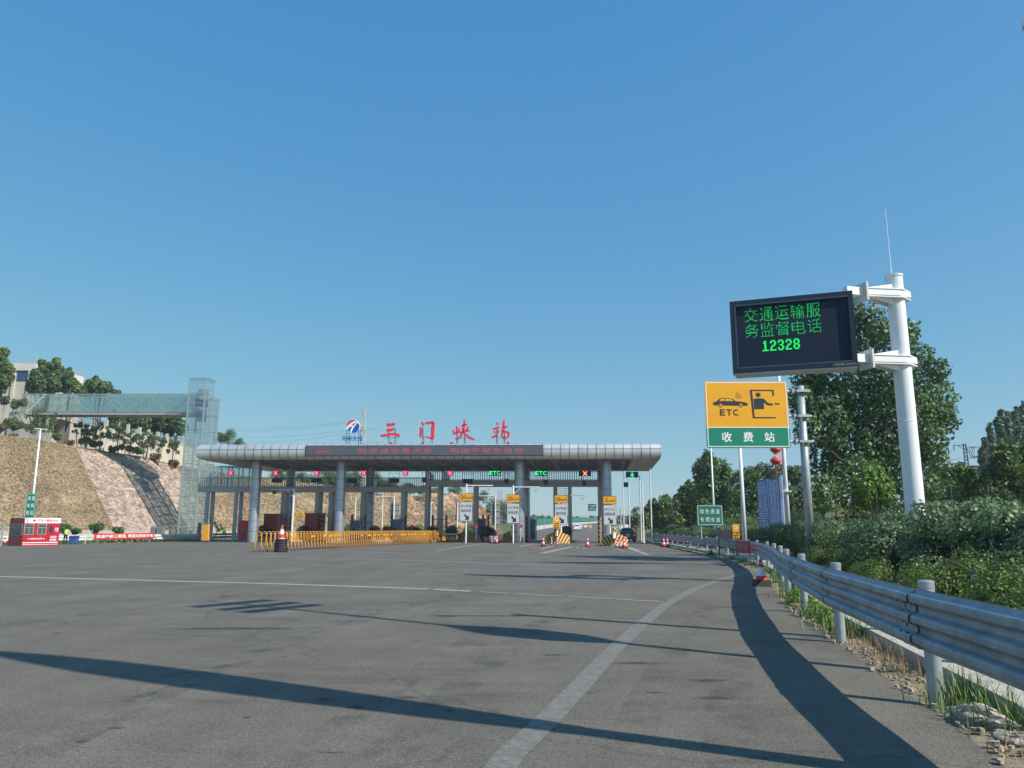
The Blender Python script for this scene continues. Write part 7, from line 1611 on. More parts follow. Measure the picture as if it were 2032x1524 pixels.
mb = MB(); f = Fr(L3(TWW + .14, TWD * .2, 0), LT); f.box(mb, 0, 1.0, .1, 2.3, 0, .05); mb.build('door', mat('door_dark', (.01, .015, .02), .2), tower)
mb = MB(); mb.hexa([L3(a, b, zt_ + .12) for a, b in ((-.2, -.2), (TWW + .3, -.2), (TWW + .3, TWD + .2), (-.2, TWD + .2))], [L3(a, b, zt_ + .2) for a, b in ((-.2, -.2), (TWW + .3, -.2), (TWW + .3, TWD + .2), (-.2, TWD + .2))]) if False else None
mb = MB(); mb.quad(L3(-.15, -.15, zt_ + .26), L3(TWW + .3, -.15, zt_ + .26), L3(TWW + .3, TWD + .15, zt_ + .26), L3(-.15, TWD + .15, zt_ + .26)); mb.build('glass_roof', GLASS, tower)
# corridor from the tower to the walkway
o = thing('glass_corridor', 'glass walled corridor joining the lift tower to the toll footbridge', 'corridor', TP(ts(450, tw), tw, 0))
sA = ts(397, tw, 950); sB = ts(503, tw, 950); zc1 = TV(450, 927, tw)[1]
mb = MB()
for k in range(6):
    s = sA + (sB - sA) * k / 5
    for t in (tw - .08, tw + wd + .08): tbox(mb, s - .06, s + .06, t - .05, t + .05, zl1, zc1)
for t in (tw - .08, tw + wd + .08): tbox(mb, sA, sB, t - .06, t + .06, zc1, zc1 + .14); tbox(mb, sA, sB, t - .04, t + .04, zl1 + 1.15, zl1 + 1.22)
mb.build('frame', STEELW, o)
mb = MB()
for t in (tw - .15, tw + wd + .15): mb.quad(TP(sA, t, zl1), TP(sB, t, zl1), TP(sB, t, zc1 + .1), TP(sA, t, zc1 + .1))
mb.quad(TP(sA, tw - .1, zc1 + .2), TP(sB, tw - .1, zc1 + .2), TP(sB, tw + wd + .1, zc1 + .2), TP(sA, tw + wd + .1, zc1 + .2)); mb.build('glazing', GLASS, o)
# sky bridge to the hill
bx0 = P(44, 800, 117).x; bx1 = tb.x + .3; zb0_ = P(200, 820.5, 117).z; zb1_ = P(200, 783, 117).z; zd = zb0_ + .22; Yb, Wb = 116.8, 2.9
br = thing('sky_bridge', 'long glass walled truss footbridge from the hilltop to the lift tower', 'footbridge', ((bx0 + bx1) / 2, Yb, zb0_))
mb = MB(); mb.box(((bx0 + bx1) / 2, Yb + Wb / 2, zb0_ + .02), (bx1 - bx0, Wb, .14)); 
for y in (Yb, Yb + Wb): mb.box(((bx0 + bx1) / 2 + (.003 if y > Yb else 0), y, zb0_ - .12), (bx1 - bx0, .22, .16))
for k in range(40): x = bx0 + (bx1 - bx0) * (k + .5) / 40; mb.box((x, Yb + Wb / 2, zb0_ - .1), (.1, Wb - .3, .12))
mb.build('deck', mat('bridge_deck', (.40, .40, .38), .7, var=.15, scale=.6), br)
mb = MB(); nb = 9; bay = (bx1 - bx0) / nb
for y in (Yb, Yb + Wb):
    mb.box(((bx0 + bx1) / 2, y, zb1_), (bx1 - bx0, .11, .11)); mb.box(((bx0 + bx1) / 2, y, zd), (bx1 - bx0, .14, .12))
    for k in range(nb + 1):
        x = bx0 + bay * k; mb.box((x, y, (zb1_ + zd) / 2), (.08, .08, zb1_ - zd))
        if k < nb:
            a, b = (zb1_, zd) if k % 2 == 0 else (zd, zb1_); mb.cyl((x, y, a), (x + bay, y, b), .055, n=5)
for k in range(nb + 1): x = bx0 + bay * k; mb.cyl((x, Yb, zb1_ + .05), (x, Yb + Wb, zb1_ + .05), .05, n=4)
mb.cyl((bx0 + bay * 1.2, Yb - .1, zb1_), (bx0 + bay * .3, Yb - .1, zb0_ - .1), .13, n=6)
mb.build('truss', STEELW, br)
mb = MB()
for y in (Yb - .12, Yb + Wb + .12): mb.quad((bx0, y, zb0_), (bx1, y, zb0_), (bx1, y, zb1_ + .05), (bx0, y, zb1_ + .05))
mb.build('glazing', GLASSD, br)
mb = MB(); mb.quad((bx0, Yb - .15, zb1_ + .1), (bx1, Yb - .15, zb1_ + .1), (bx1, Yb + Wb / 2, zb1_ + .42), (bx0, Yb + Wb / 2, zb1_ + .42)); mb.quad((bx0, Yb + Wb / 2, zb1_ + .42), (bx1, Yb + Wb / 2, zb1_ + .42), (bx1, Yb + Wb + .15, zb1_ + .1), (bx0, Yb + Wb + .15, zb1_ + .1)); mb.build('glass_roof', GLASS, br)
mb = MB()
for y in (Yb + .35, Yb + Wb - .35):
    mb.cyl((bx0, y, zd + 1.1), (bx1, y, zd + 1.1), .03, n=4)
    for k in range(120): x = bx0 + (bx1 - bx0) * k / 119; mb.cyl((x, y, zd), (x, y, zd + 1.1), .014, n=3, caps=False)
mb.build('handrail', GREYP, br)
# hilltop house
Yh = 136; c0 = P(65, 790, Yh); zt2 = P(65, 721, Yh).z; zp = P(65, 735, Yh).z; hs = TT; lw = 20; ld = Yh * (1198 - 65) / (1198 - 163) - Yh; ld = ld / TT.y
house = thing('hilltop_house', 'cream concrete building with roof railing on the hilltop at the upper left', 'building', (c0.x, Yh, c0.z - 4)); z00 = c0.z - 5
def H3(a, b, z): return Vector((c0.x, Yh, 0)) + Vector((a, 0, 0)) + TT * b + Vector((0, 0, z))
def hbox(mb, a0, a1, b0, b1, z0, z1): return mb.hexa([H3(a0, b0, z0), H3(a1, b0, z0), H3(a1, b1, z0), H3(a0, b1, z0)], [H3(a0, b0, z1), H3(a1, b0, z1), H3(a1, b1, z1), H3(a0, b1, z1)])
mb = MB(); hbox(mb, -lw, -.35, .35, ld, z00, zp); mb.build('wall', CREAM, house)
mb = MB(); hbox(mb, -lw, 0, 0, ld, zp, zt2); mb.build('parapet', mat('parapet_cream', (.60, .56, .49), .85, var=.1, scale=.4), house)
mb = MB()
for a in (-1.1, -3.9, -9): hbox(mb, a - .25, a + .25, -.0, .345, z00, zp - .003)
for b in (3, 7, 11): hbox(mb, -.347, -.0, b - .25, b + .25, z00, zp - .003)
mb.build('pilaster', CREAM, house)
w0 = P(33, 736, Yh).x - c0.x; w1 = P(51, 755, Yh).x - c0.x; zw1, zw0 = P(40, 736, Yh).z, P(40, 755, Yh).z
for a0, a1, za_, zb_ in ((w0, w1, zw0, zw1), (w0 - 6, w1 - 6.4, zw0, zw1), (w0 - 5, w0 - 1.2, zw0 - 4.3, zw0 - 2.8), (w0 - .2, w1 + .2, zw0 - 5.2, zw0 - 3.6)):
    mb = MB(); hbox(mb, a0 - .08, a1 + .08, .30, .345, za_ - .08, zb_ + .08); wf = mb.build('window', mat('win_frame', (.25, .27, .3), .5), house)
    mb = MB(); hbox(mb, a0, (a0 + a1) / 2 - .03, .25, .297, za_, zb_); hbox(mb, (a0 + a1) / 2 + .03, a1, .25, .297, za_, zb_); mb.build('pane', mat('blue_pane', (.03, .06, .14), .08, spec=.8), wf)
mb = MB(); 
for k in range(2): z = zt2 + .55 * (k + 1); mb.cyl(H3(-lw, .1, z), H3(-.1, .1, z), .03, n=4); mb.cyl(H3(-.1, .1, z), H3(-.1, ld - .1, z), .03, n=4); mb.cyl(H3(-.1, ld - .1, z), H3(-5, ld - .1, z), .03, n=4)
for k in range(36): mb.cyl(H3(-lw * k / 36, .1, zt2), H3(-lw * k / 36, .1, zt2 + 1.1), .018, n=3)
for k in range(30): mb.cyl(H3(-.1, .1 + (ld - .2) * k / 29, zt2), H3(-.1, .1 + (ld - .2) * k / 29, zt2 + 1.1), .018, n=3)
mb.build('roof_railing', GREYP, house)
mb = MB(); hbox(mb, -lw - 8, -4.6, -1.5, .2, zw0 - 3.0, zw0 - 2.2); mb.build('terrace', CREAM, house)
mb = MB(); c = H3(.3, .5, zp + (zt2 - zp) * .7); mb.box(c, (.5, .35, .3)); mb.build('camera', DARK, house)
# retaining walls with posts
WP = [(-90, 798, 121.5), (6, 806, 122), (12, 820, 122.5), (48, 822, 123), (105, 828, 123.5), (112, 832, 126), (140, 838, 124.5), (200, 848, 126), (248, 857, 129), (300, 870, 132), (361, 883, 135.5), (430, 896, 140)]
rw = thing('retaining_wall', 'bright cream stepped retaining wall with fence posts running down the hilltop', 'retaining wall', P(150, 850, 122)); WHT = mat('bright_cream', (.52, .48, .39), .85, var=.1, scale=.35, bump=.15, bscale=2)
mb = MB()
for a, b in zip(WP, WP[1:]):
    A, B = P(*a), P(*b); d = (B - A); q = Vector((-d.y, d.x, 0)).normalized() * .35; dn = Vector((0, 0, 5.5)); mb.hexa([A - dn, B - dn, B + q - dn, A + q - dn], [A, B, B + q, A + q])
    c = .14; up1 = Vector((0, 0, c)); s_ = Vector((0, -.12, 0)); 
    mb.hexa([A + s_ + Vector((0, 0, .003)), B + s_ + Vector((0, 0, .003)), B + q, A + q], [A + s_ + up1, B + s_ + up1, B + q + up1, A + q + up1])
mb.build('wall', WHT, rw)
def wp_at(u):
    for a, b in zip(WP, WP[1:]):
        if a[0] <= u <= b[0]: t = (u - a[0]) / (b[0] - a[0]); return P(*a).lerp(P(*b), t) + Vector((0, .2, .14))
    return P(*WP[-1])
us = [118, 138, 162, 186, 209, 232, 252, 275, 293, 311, 329, 346, 362, 380]
for u in us: c = wp_at(u); mb = MB(); mb.box(c + Vector((0, 0, .62)), (.42, .42, 1.24)); mb.build('fence_post', WHT, rw)
mb = MB()
for a, b in zip(us, us[1:]):
    A, B = wp_at(a), wp_at(b)
    for z in (.15, 1.0): mb.cyl(A + Vector((0, 0, z)), B + Vector((0, 0, z)), .03, n=4)
    m_ = 14
    for k in range(1, m_): c = A.lerp(B, k / m_); mb.cyl(c + Vector((0, 0, .1)), c + Vector((0, 0, 1.05)), .014, n=3)
mb.build('railing', DARK, rw)
for i, (u, v, wd_, lb) in enumerate(((20, 812, 3.0, 'cream block wall at the left edge below the sky bridge'), (75, 835, 4.5, 'sloping pale concrete buttress wall under the left end of the sky bridge'))):
    c = P(u, v, 118.5 - i * .5); mb = MB(); mb.hexa([c + Vector(p) for p in ((-wd_, 0, -4), (wd_ * .6, 0, -4), (wd_ * .6, 1.2, -4), (-wd_, 1.2, -4))], [c + Vector(p) for p in ((-wd_, 0, 1.2 - i), (wd_ * .45, 0, .6 - 2.0 * i), (wd_ * .45, 1.2, .6 - 2.0 * i), (-wd_, 1.2, 1.2 - i))]); tag(mb.build('buttress_wall', (WHT, CONC)[i], loc=c), lb, 'wall')
# hilltop trees
TG = 'trees on the hilltop by the sky bridge'
blobtree('hilltop_tree', 'dense tree at the left photo edge beside the hilltop house', 'tree', 124, [(-20, 740, 22), (4, 725, 16), (8, 700, 9), (-5, 705, 12), (17, 735, 11), (12, 755, 11), (-10, 770, 20), (20, 752, 8)], 9000, .40, LF_HILL, 91, TG, .2, 20)
blobtree('hilltop_tree', 'big broad tree hiding the middle of the hilltop house', 'tree', 122, [(92, 735, 14), (84, 722, 8), (110, 722, 8), (113, 715, 5), (104, 745, 18), (76, 755, 16), (66, 770, 13), (90, 768, 18), (116, 765, 16), (126, 748, 10), (70, 745, 10), (120, 735, 8)], 14000, .40, LF_HILL, 92, TG, .25, 20)
blobtree('hilltop_tree', 'narrow tree top joined to the right side of the big broad hilltop tree', 'tree', 121, [(137, 735, 5), (137, 745, 8), (142, 760, 11), (135, 770, 12), (152, 772, 10), (162, 776, 9)], 5500, .38, LF_HILL, 93, TG, .18, 20)
blobtree('hilltop_tree', 'tree with several pointed tops above the middle of the sky bridge', 'tree', 124, [(175, 762, 7), (190, 752, 6), (188, 765, 10), (176, 775, 10), (204, 766, 7), (200, 776, 10), (215, 762, 5), (216, 772, 7), (165, 778, 8), (235, 778, 4), (224, 778, 5)], 6500, .36, LF_HILL, 94, TG, .18, 20)
blobtree('hilltop_tree', 'dark row of trees right of the centre under the sky bridge', 'tree', 134, [(225, 838, 12), (245, 840, 12), (265, 838, 13), (285, 842, 13), (250, 828, 8), (275, 828, 10), (230, 826, 9)], 8000, .40, LF_BIG, 95, TG, .2, 12)
blobtree('hilltop_tree', 'dark dense tree between the sky bridge and the lift tower', 'tree', 135, [(305, 838, 12), (325, 842, 14), (345, 842, 14), (360, 850, 12), (310, 850, 12), (335, 855, 12), (318, 830, 9), (350, 832, 10)], 9000, .40, LF_BIG, 96, TG, .2, 12)
CG = 'small trees and bushes along the hill crest'
small = [(85, 808, 872, 112, 1.0, 'airy young tree in front of the left end of the sky bridge', LF_MID, 'tree'), (160, 837, 872, 115, .9, 'small tree above the left corner of the stone slope', LF_HILL, 'tree'), (200, 836, 880, 117, .8, 'second small tree right of the stone slope corner', LF_HILL, 'tree'), (232, 838, 884, 118.5, .8, 'rounded small tree with yellowish top above the stone slope', LF_MID, 'tree'), (262, 852, 896, 120, .8, 'small tree on the crest above the middle of the stone slope', LF_HILL, 'tree'), (292, 856, 900, 121.5, .7, 'airy small tree above the right half of the stone slope', LF_HILL, 'tree'), (314, 866, 905, 123, .8, 'bushy small tree left of the last one before the tower', LF_HILL, 'tree'), (341, 873, 907, 125, .7, 'last small tree left of the lift tower on the crest', LF_HILL, 'tree')]
for i, (u, v0, v1, Y, sx, lb, lm, ct) in enumerate(small):
    r0 = (v1 - v0) * .14; rg = random.Random(i + 3); lobes = [(u + rg.uniform(-.5, .5) * (v1 - v0) * sx, v0 + r0 + (v1 - v0) * .62 * rg.random() ** .8, r0 * rg.uniform(.4, 1.0)) for _ in range(17)] + [(u, v0 + r0 * .7, r0 * .7)]; Y += 5 if i else -1
    blobtree('crest_tree', lb, ct, Y, lobes, 2400, .2, lm, 110 + i, CG, .09, P(u, v1, Y).z - .5, dy=.6)
bsh = [(20, 838, 12, 113, 'green bush below the cream block wall', LF_MID), (36, 845, 10, 112, 'green bush right of the one below the block wall', LF_HILL), (170, 874, 9, 116, 'dark bush left of the notch above the stone slope', LF_BIG), (192, 880, 9, 117.5, 'very dark bush above the top edge of the stone slope', LF_BIG), (248, 888, 9, 119, 'green bush below the rounded small tree', LF_HILL), (272, 894, 9, 121, 'green bush near the top of the shaded strip of the stone slope', LF_HILL), (112, 868, 8, 114, 'green bush left of the shaded wall recess', LF_HILL), (15, 795, 12, 114, 'flowering shrub above the block wall at the left edge', LF_DULL), (35, 802, 12, 114, 'flowering shrub under the left end of the sky bridge', LF_DULL), (-5, 852, 11, 110, 'brownish dry bush at the left edge of the crest', LF_DRY), (22, 868, 8, 109, 'dry bush on the crest of the straw slope, left one', LF_DRY), (140, 880, 8, 115, 'dry brown bush at the upper left corner of the stone slope', LF_DRY), (225, 892, 8, 119, 'dry brown bush above the middle of the stone slope', LF_DRY), (310, 908, 9, 124, 'dry brown bush above the right part of the stone slope', LF_DRY), (345, 920, 8, 127, 'dry brown bush close to the lift tower', LF_DRY)]
for i, (u, v, r_, Y, lb, lm) in enumerate(bsh):
    rg = random.Random(i); Y += 4 if u > 130 else 0
    blobtree('crest_bush', lb, 'bush', Y, [(u + rg.uniform(-1, 1) * r_, v + rg.uniform(-.3, .4) * r_, r_ * rg.uniform(.4, .7)) for _ in range(6)], 1500, .24, lm, 140 + i, 'bushes along the hill crest', .04, P(u, v + r_, Y).z - .5, dy=.5)
low = [(127, 1050, 10, 92, 'dark green shrub behind the person in the yellow vest'), (150, 1055, 7, 94, 'small green shrub right of the person in the yellow vest'), (190, 1050, 10, 97, 'green shrub in front of the stone edge, above the red banner start'), (236, 1054, 8, 99, 'green shrub at the foot of the stone edge above the red banner')]
for i, (u, v, r_, Y, lb) in enumerate(low):
    rg = random.Random(i + 50); blobtree('slope_shrub', lb, 'shrub', Y, [(u + rg.uniform(-.9, .9) * r_, v + rg.uniform(-.5, .5) * r_, r_ * rg.uniform(.45, .7)) for _ in range(7)], 2200, .2, LF_MID, 160 + i, 'shrubs behind the left guardrail', .05, 0, dy=.5)
for i, (u, v0, v1, lb) in enumerate(((430, 1038, 1052, 'yellow green sapling leaning on the low wall, left one'), (441, 1042, 1056, 'yellow green sapling leaning on the low wall, right one'))):
    blobtree('sapling', lb, 'sapling', 112, [(u - 3, v0, 2), (u, (v0 + v1) / 2, 2.4), (u + 4, v1, 3)], 500, .22, LF_YEL, 170 + i, 'yellow green saplings by the low wall', .03, 0, dy=.2)
# dry grass cards standing on the straw slopes
def slope_grass(i0, i1, n, size, lm, seed, lb, s0=.02, s1=1.0):
    rng = np.random.default_rng(seed); pts = np.zeros((n, 3)); F_ = np.array([tuple(p) for p in FT]); C_ = np.array([tuple(p) for p in CT]); u = rng.uniform(i0, i1 - 1e-6, n); i = u.astype(int); t = (u - i)[:, None]; s = rng.uniform(s0, s1, n)[:, None]
    p = (F_[i] * (1 - t) + F_[i + 1] * t) * (1 - s) + (C_[i] * (1 - t) + C_[i + 1] * t) * s; p += np.array([.05, -.08, .12]) * rng.uniform(0, 2.5, (n, 1))
    d = np.tile(np.array([.5, -.7, .45]), (n, 1)); q3 = .5 + .5 * np.sin(p[:, 0] * .55 + 2 * np.sin(p[:, 2] * .7)) * np.sin(p[:, 2] * .9 + p[:, 1] * .35 + 1.5 * np.sin(p[:, 0] * .3)); me = leaf_mesh('dry_grass', p, d, size, lm, rng, rng.random(n) * .62 + .38 * q3 ** .7, aspect=.28); tag(link('slope_grass', me), lb, 'grass', kind='stuff')
LF_STRAW = leafmat('leaf_straw', (.24, .18, .11), (.50, .395, .25), None, .9)
slope_grass(0, 5, 26000, .42, LF_STRAW, 1, 'dry straw coloured grass tufts covering the left slope')
slope_grass(8, 11, 12000, .5, LF_STRAW, 2, 'dry straw coloured grass tufts on the slope seen through the toll lanes')
slope_grass(11, 16, 9000, .5, leafmat('leaf_loess', (.14, .12, .06), (.46, .33, .2), None, .9), 3, 'sparse dry tufts on the pale earth slope behind the middle lanes')
rngp = random.Random(3)
# ---------------------------------------------------------------- left guardrail, banner, kiosk, person
lgp = [G(-140, 1081.5), G(-40, 1080), G(60, 1079), G(168, 1077.8), G(237, 1076.4), G(295, 1075.4), G(343, 1074.8), G(386, 1074), G(408, 1073.7)]
lg_ = thing('guardrail', 'white two wave guardrail along the left edge of the plaza', 'guardrail', lgp[0])
WG = mat('white_guardrail', (.62, .64, .62), .5, .2, var=.1, scale=1)
for zc0 in (.42, .72):
    mb = MB(); rows = []
    for k, p in enumerate(dense(lgp, 4)): rows.append([p + Vector((0, -o_, zc0 + z)) for o_, z in ((0, -.13), (.07, -.08), (.01, 0), (.07, .08), (0, .13))])
    mb.sheet(rows); mb.build('rail', WG, lg_, smooth=False)
for p in dense(lgp, 1)[:-1]: mb = MB(); mb.cyl(p + Vector((0, .1, -.1)), p + Vector((0, .1, .88)), .06, n=8); mb.build('post', WG, lg_)
l2 = [G(422, 1073), G(470, 1071.5)]; o = thing('guardrail', 'short dark blue grey guardrail piece between the tall yellow barrier housing and the striped nose', 'guardrail', l2[0])
for zc0 in (.45, .78): 
    mb = MB(); rows = [[p + Vector((0, -o_, zc0 + z)) for o_, z in ((0, -.13), (.07, -.08), (.01, 0), (.07, .08), (0, .13))] for p in dense(l2, 3)]; mb.sheet(rows); mb.build('rail', mat('rail_blue_grey', (.05, .08, .12), .5, .2), o)
for p in dense(l2, 2): mb = MB(); mb.cyl(p + Vector((0, .1, 0)), p + Vector((0, .1, .95)), .06, n=8); mb.build('post', GREYP, o)
A = lgp[3].lerp(lgp[4], .27) + Vector((.0, -.16, .36)); B = lgp[5].lerp(lgp[6], .23) + Vector((0, -.16, .42))
banner(A, B, .62, mat('banner_bright_red', (.62, .02, .03), .6), '高速护航三夏路', 'long bright red banner with white slogan tied to the left guardrail', s2='畅通无阻保丰收', sag=.04, x0=.03, x1=.97, y0=.25, y1=.80, bold=.035)
# flower strip and kerb under the rail
rng = np.random.default_rng(9); n = 5200; q = rng.random(n); a_ = np.array([tuple(p) for p in dense(lgp, 8)]); idx = (q * (len(a_) - 1)).astype(int); p = a_[idx] + np.stack([rng.normal(0, .5, n), rng.uniform(.3, 3.2, n), rng.random(n) ** 1.5 * .6], 1); d = np.tile([0, -.6, .8], (n, 1))
tag(link('flower_bed', leaf_mesh('flower_bed', p, d, .17, LF_YEL, rng, rng.random(n))), 'low green and yellow planting behind the left guardrail', 'planting', kind='stuff')
p2 = p[:700] + np.array([0, -.1, .12]); keep = (idx[:700] > len(a_) * .42) & (idx[:700] < len(a_) * .85)
tag(link('yellow_flowers', leaf_mesh('yellow_flowers', p2[keep], d[:700][keep], .16, mat('flower_yellow', (.75, .5, .02), .6), rng, rng.random(keep.sum()))), 'yellow flowers behind the red banner on the left', 'flowers', kind='stuff')
# red kiosk
ph = R(57); kx = Vector((math.cos(ph), math.sin(ph), 0)); ky = Vector((-math.sin(ph), math.cos(ph), 0)); kc = G(43, 1083.5); KW, KD, KH = 3.05, 2.5, (1083.5 - 1029) / 1567 * kc.y
ki = thing('service_kiosk', 'small red and white roadside service kiosk with windows and white lettering at the left edge', 'kiosk', kc)
def K3(a, b, z): return kc + kx * a + ky * b + Vector((0, 0, z))
def kbox(mb, a0, a1, b0, b1, z0, z1): return mb.hexa([K3(a0, b0, z0), K3(a1, b0, z0), K3(a1, b1, z0), K3(a0, b1, z0)], [K3(a0, b0, z1), K3(a1, b0, z1), K3(a1, b1, z1), K3(a0, b1, z1)])
RK1 = mat('kiosk_red', (.43, .010, .028), .4, var=.05, scale=1)
mb = MB(); kbox(mb, 0, KW, 0, KD, 0, KH); mb.build('body', RK1, ki)
kf = Fr(kc, kx); kl = Fr(K3(0, KD, 0), -ky)
mb = MB(); kf.box(mb, .02, KW, KH * .82, KH + .02, 0, .03); mb.build('name_board', SIGNW, ki)
mb = MB(); text(mb, kf, '平安交警服务站', KW * .36, KW * .92, KH * .87, KH * .965, .036, .03); [kf.box(mb, KW * (.03 + .035 * k), KW * (.045 + .035 * k), KH * .83, KH, .031, .036) for k in range(3)]
c = (KW * .26, KH * .915); kf.poly(mb, [(c[0] + .13 * math.cos(t * .5236), c[1] + .11 * math.sin(t * .5236)) for t in range(12)], .036); mb.build('name_lettering', REDS, ki)
def kwin(fr, x0, x1, y0, y1):
    mb = MB(); fr.box(mb, x0, x1, y0, y1, .003, .03); w = mb.build('window', GALV, ki)
    mb = MB(); fr.box(mb, x0 + .05, x1 - .05, y0 + .05, y1 - .05, .031, .036); mb.build('pane', mat('kiosk_pane', (.07, .09, .09), .12, spec=.8), w)
    mb = MB(); fr.box(mb, x0 + .05, x1 - .05, y0 + (y1 - y0) * .62, y0 + (y1 - y0) * .66, .037, .045); fr.box(mb, (x0 + x1) / 2 - .02, (x0 + x1) / 2 + .02, y0 + .05, y0 + (y1 - y0) * .62, .037, .045); mb.build('glazing_bar', GALV, w)
kwin(kf, KW * .01, KW * .27, KH * .40, KH * .80); kwin(kf, KW * .37, KW * .62, KH * .40, KH * .80); kwin(kl, KD * .12, KD * .92, KH * .38, KH * .80)
mb = MB(); text(mb, kf, '★ 有困难 找交警 ★', KW * .13, KW * .60, KH * .22, KH * .29, .005, .02); text(mb, kf, '为民服务', KW * .75, KW * .93, KH * .27, KH * .36, .005, .03); text(mb, kf, '随时帮您', KW * .75, KW * .93, KH * .16, KH * .25, .005, .03)
kf.box(mb, .02, KW * .98, KH * .10, KH * .13, .002, .006); kf.box(mb, .02, KW * .98, KH * .04, KH * .055, .002, .006); text(mb, kf, '平安', KW * .86, KW * .96, KH * .50, KH * .66, .005, .03); mb.build('white_lettering', SIGNW, ki)
mb = MB(); kf.box(mb, KW * .70, KW * .80, KH * .46, KH * .72, .002, .006); mb.build('dark_picture', mat('picture_dark', (.03, .03, .05), .5), ki)
# blue cart / bin
g = G(143, 1079.5); o = thing('bin_cart', 'blue bin with a purple lid standing beside the person in the yellow vest', 'bin', g); mb = MB(); mb.hexa([g + Vector(p) for p in ((-.3, 0, .1), (.3, 0, .1), (.3, .5, .1), (-.3, .5, .1))], [g + Vector(p) for p in ((-.36, -.05, .62), (.36, -.05, .62), (.36, .55, .62), (-.36, .55, .62))]); mb.build('body', mat('bin_blue', (.03, .13, .42), .45), o)
mb = MB(); mb.hexa([g + Vector(p) for p in ((-.4, -.1, .62), (.4, -.1, .62), (.4, .58, .62), (-.4, .58, .62))], [g + Vector(p) for p in ((-.34, 0, .78), (.42, 0, .80), (.38, .5, .78), (-.3, .5, .78))]); mb.build('lid', mat('bin_purple', (.08, .03, .25), .5), o)
for x in (-.25, .25): mb = MB(); mb.cyl(g + Vector((x - .03, .1, .08)), g + Vector((x + .03, .1, .08)), .09, n=10); mb.build('wheel', BLACKR, o)
# person seen from behind, slightly bent
def person():
    g = G(128.5, 1079.8); o_ = thing('person', 'person in a yellow high visibility vest and dark trousers bending towards a blue bin', 'person', g); o_.rotation_euler = (0, 0, 0)
    J = {'pel': (0, 0, .86), 'wai': (.01, 0, 1.02), 'che': (.05, .02, 1.24), 'nek': (.09, .03, 1.37), 'hd0': (.105, .035, 1.45), 'hd': (.12, .04, 1.53), 'hdt': (.125, .04, 1.60), 'lsh': (-.10, .02, 1.32), 'lel': (-.16, .10, 1.08), 'lwr': (.02, .22, .95), 'rsh': (.24, .02, 1.31), 'rel': (.33, .08, 1.07), 'rwr': (.46, .14, .93), 'rha': (.51, .15, .88), 'lha': (.06, .25, .90),
         'lhi': (-.10, 0, .82), 'lkn': (-.12, .03, .46), 'lan': (-.12, 0, .09), 'lto': (-.13, .14, .04), 'rhi': (.10, 0, .82), 'rkn': (.12, .05, .46), 'ran': (.13, 0, .09), 'rto': (.14, .14, .04)}
    rad = {'pel': .135, 'wai': .13, 'che': .155, 'nek': .055, 'hd0': .07, 'hd': .10, 'hdt': .075, 'lsh': .07, 'lel': .045, 'lwr': .03, 'rsh': .07, 'rel': .045, 'rwr': .03, 'rha': .035, 'lha': .035, 'lhi': .10, 'lkn': .065, 'lan': .045, 'lto': .035, 'rhi': .10, 'rkn': .065, 'ran': .045, 'rto': .035}
    E_ = [('pel', 'wai'), ('wai', 'che'), ('che', 'nek'), ('nek', 'hd0'), ('hd0', 'hd'), ('hd', 'hdt'), ('che', 'lsh'), ('lsh', 'lel'), ('lel', 'lwr'), ('lwr', 'lha'), ('che', 'rsh'), ('rsh', 'rel'), ('rel', 'rwr'), ('rwr', 'rha'), ('pel', 'lhi'), ('lhi', 'lkn'), ('lkn', 'lan'), ('lan', 'lto'), ('pel', 'rhi'), ('rhi', 'rkn'), ('rkn', 'ran'), ('ran', 'rto')]
    def skin(names, scale, extra):
        ns = [n for n in J if n in names]; ix = {n: i for i, n in enumerate(ns)}; me = bpy.data.meshes.new('s'); me.from_pydata([J[n] for n in ns], [(ix[a], ix[b]) for a, b in E_ if a in ix and b in ix], []); ob = bpy.data.objects.new('s', me); COL.objects.link(ob)
        m = ob.modifiers.new('s', 'SKIN'); 
        for i, n in enumerate(ns): me.skin_vertices[0].data[i].radius = (rad[n] * scale + extra,) * 2; me.skin_vertices[0].data[i].use_root = (i == 0)
        ob.modifiers.new('d', 'SUBSURF').levels = 2; dg = bpy.context.evaluated_depsgraph_get(); out = bpy.data.meshes.new_from_object(ob.evaluated_get(dg)); bpy.data.objects.remove(ob); return out
    b = skin(list(J), 1, 0); 
    for m in (mat('trouser_navy', (.015, .02, .05), .8), mat('skin_tone', (.42, .24, .16), .6), mat('shirt_pale', (.5, .52, .5), .8)): b.materials.append(m)
    for pl in b.polygons: c = pl.center; pl.material_index = 0 if c.z < .92 and abs(c.x) < .3 and not (c.y > .12 and c.z > .6) else (1 if c.z > 1.38 or (c.z < .96 and (c.y > .12 or c.x > .36)) else 2); pl.use_smooth = True
    b.transform(Matrix.Translation(g)); link('body', b, o_)
    v = skin(['pel', 'wai', 'che', 'lsh', 'rsh'], 1.05, .018); v.materials.append(mat('vest_yellow', (.62, .85, .05), .6, emit=None)); [setattr(pl, 'use_smooth', True) for pl in v.polygons]; v.transform(Matrix.Translation(g)); link('vest', v, o_)
    mb = MB(); mb.lathe(g + Vector((.125, .035, 1.50)), [(.10, 0), (.112, .04), (.10, .1), (.06, .14), (.01, .155)], 14); mb.build('hair', mat('hair_black', (.015, .012, .012), .6), o_, smooth=True)
person()
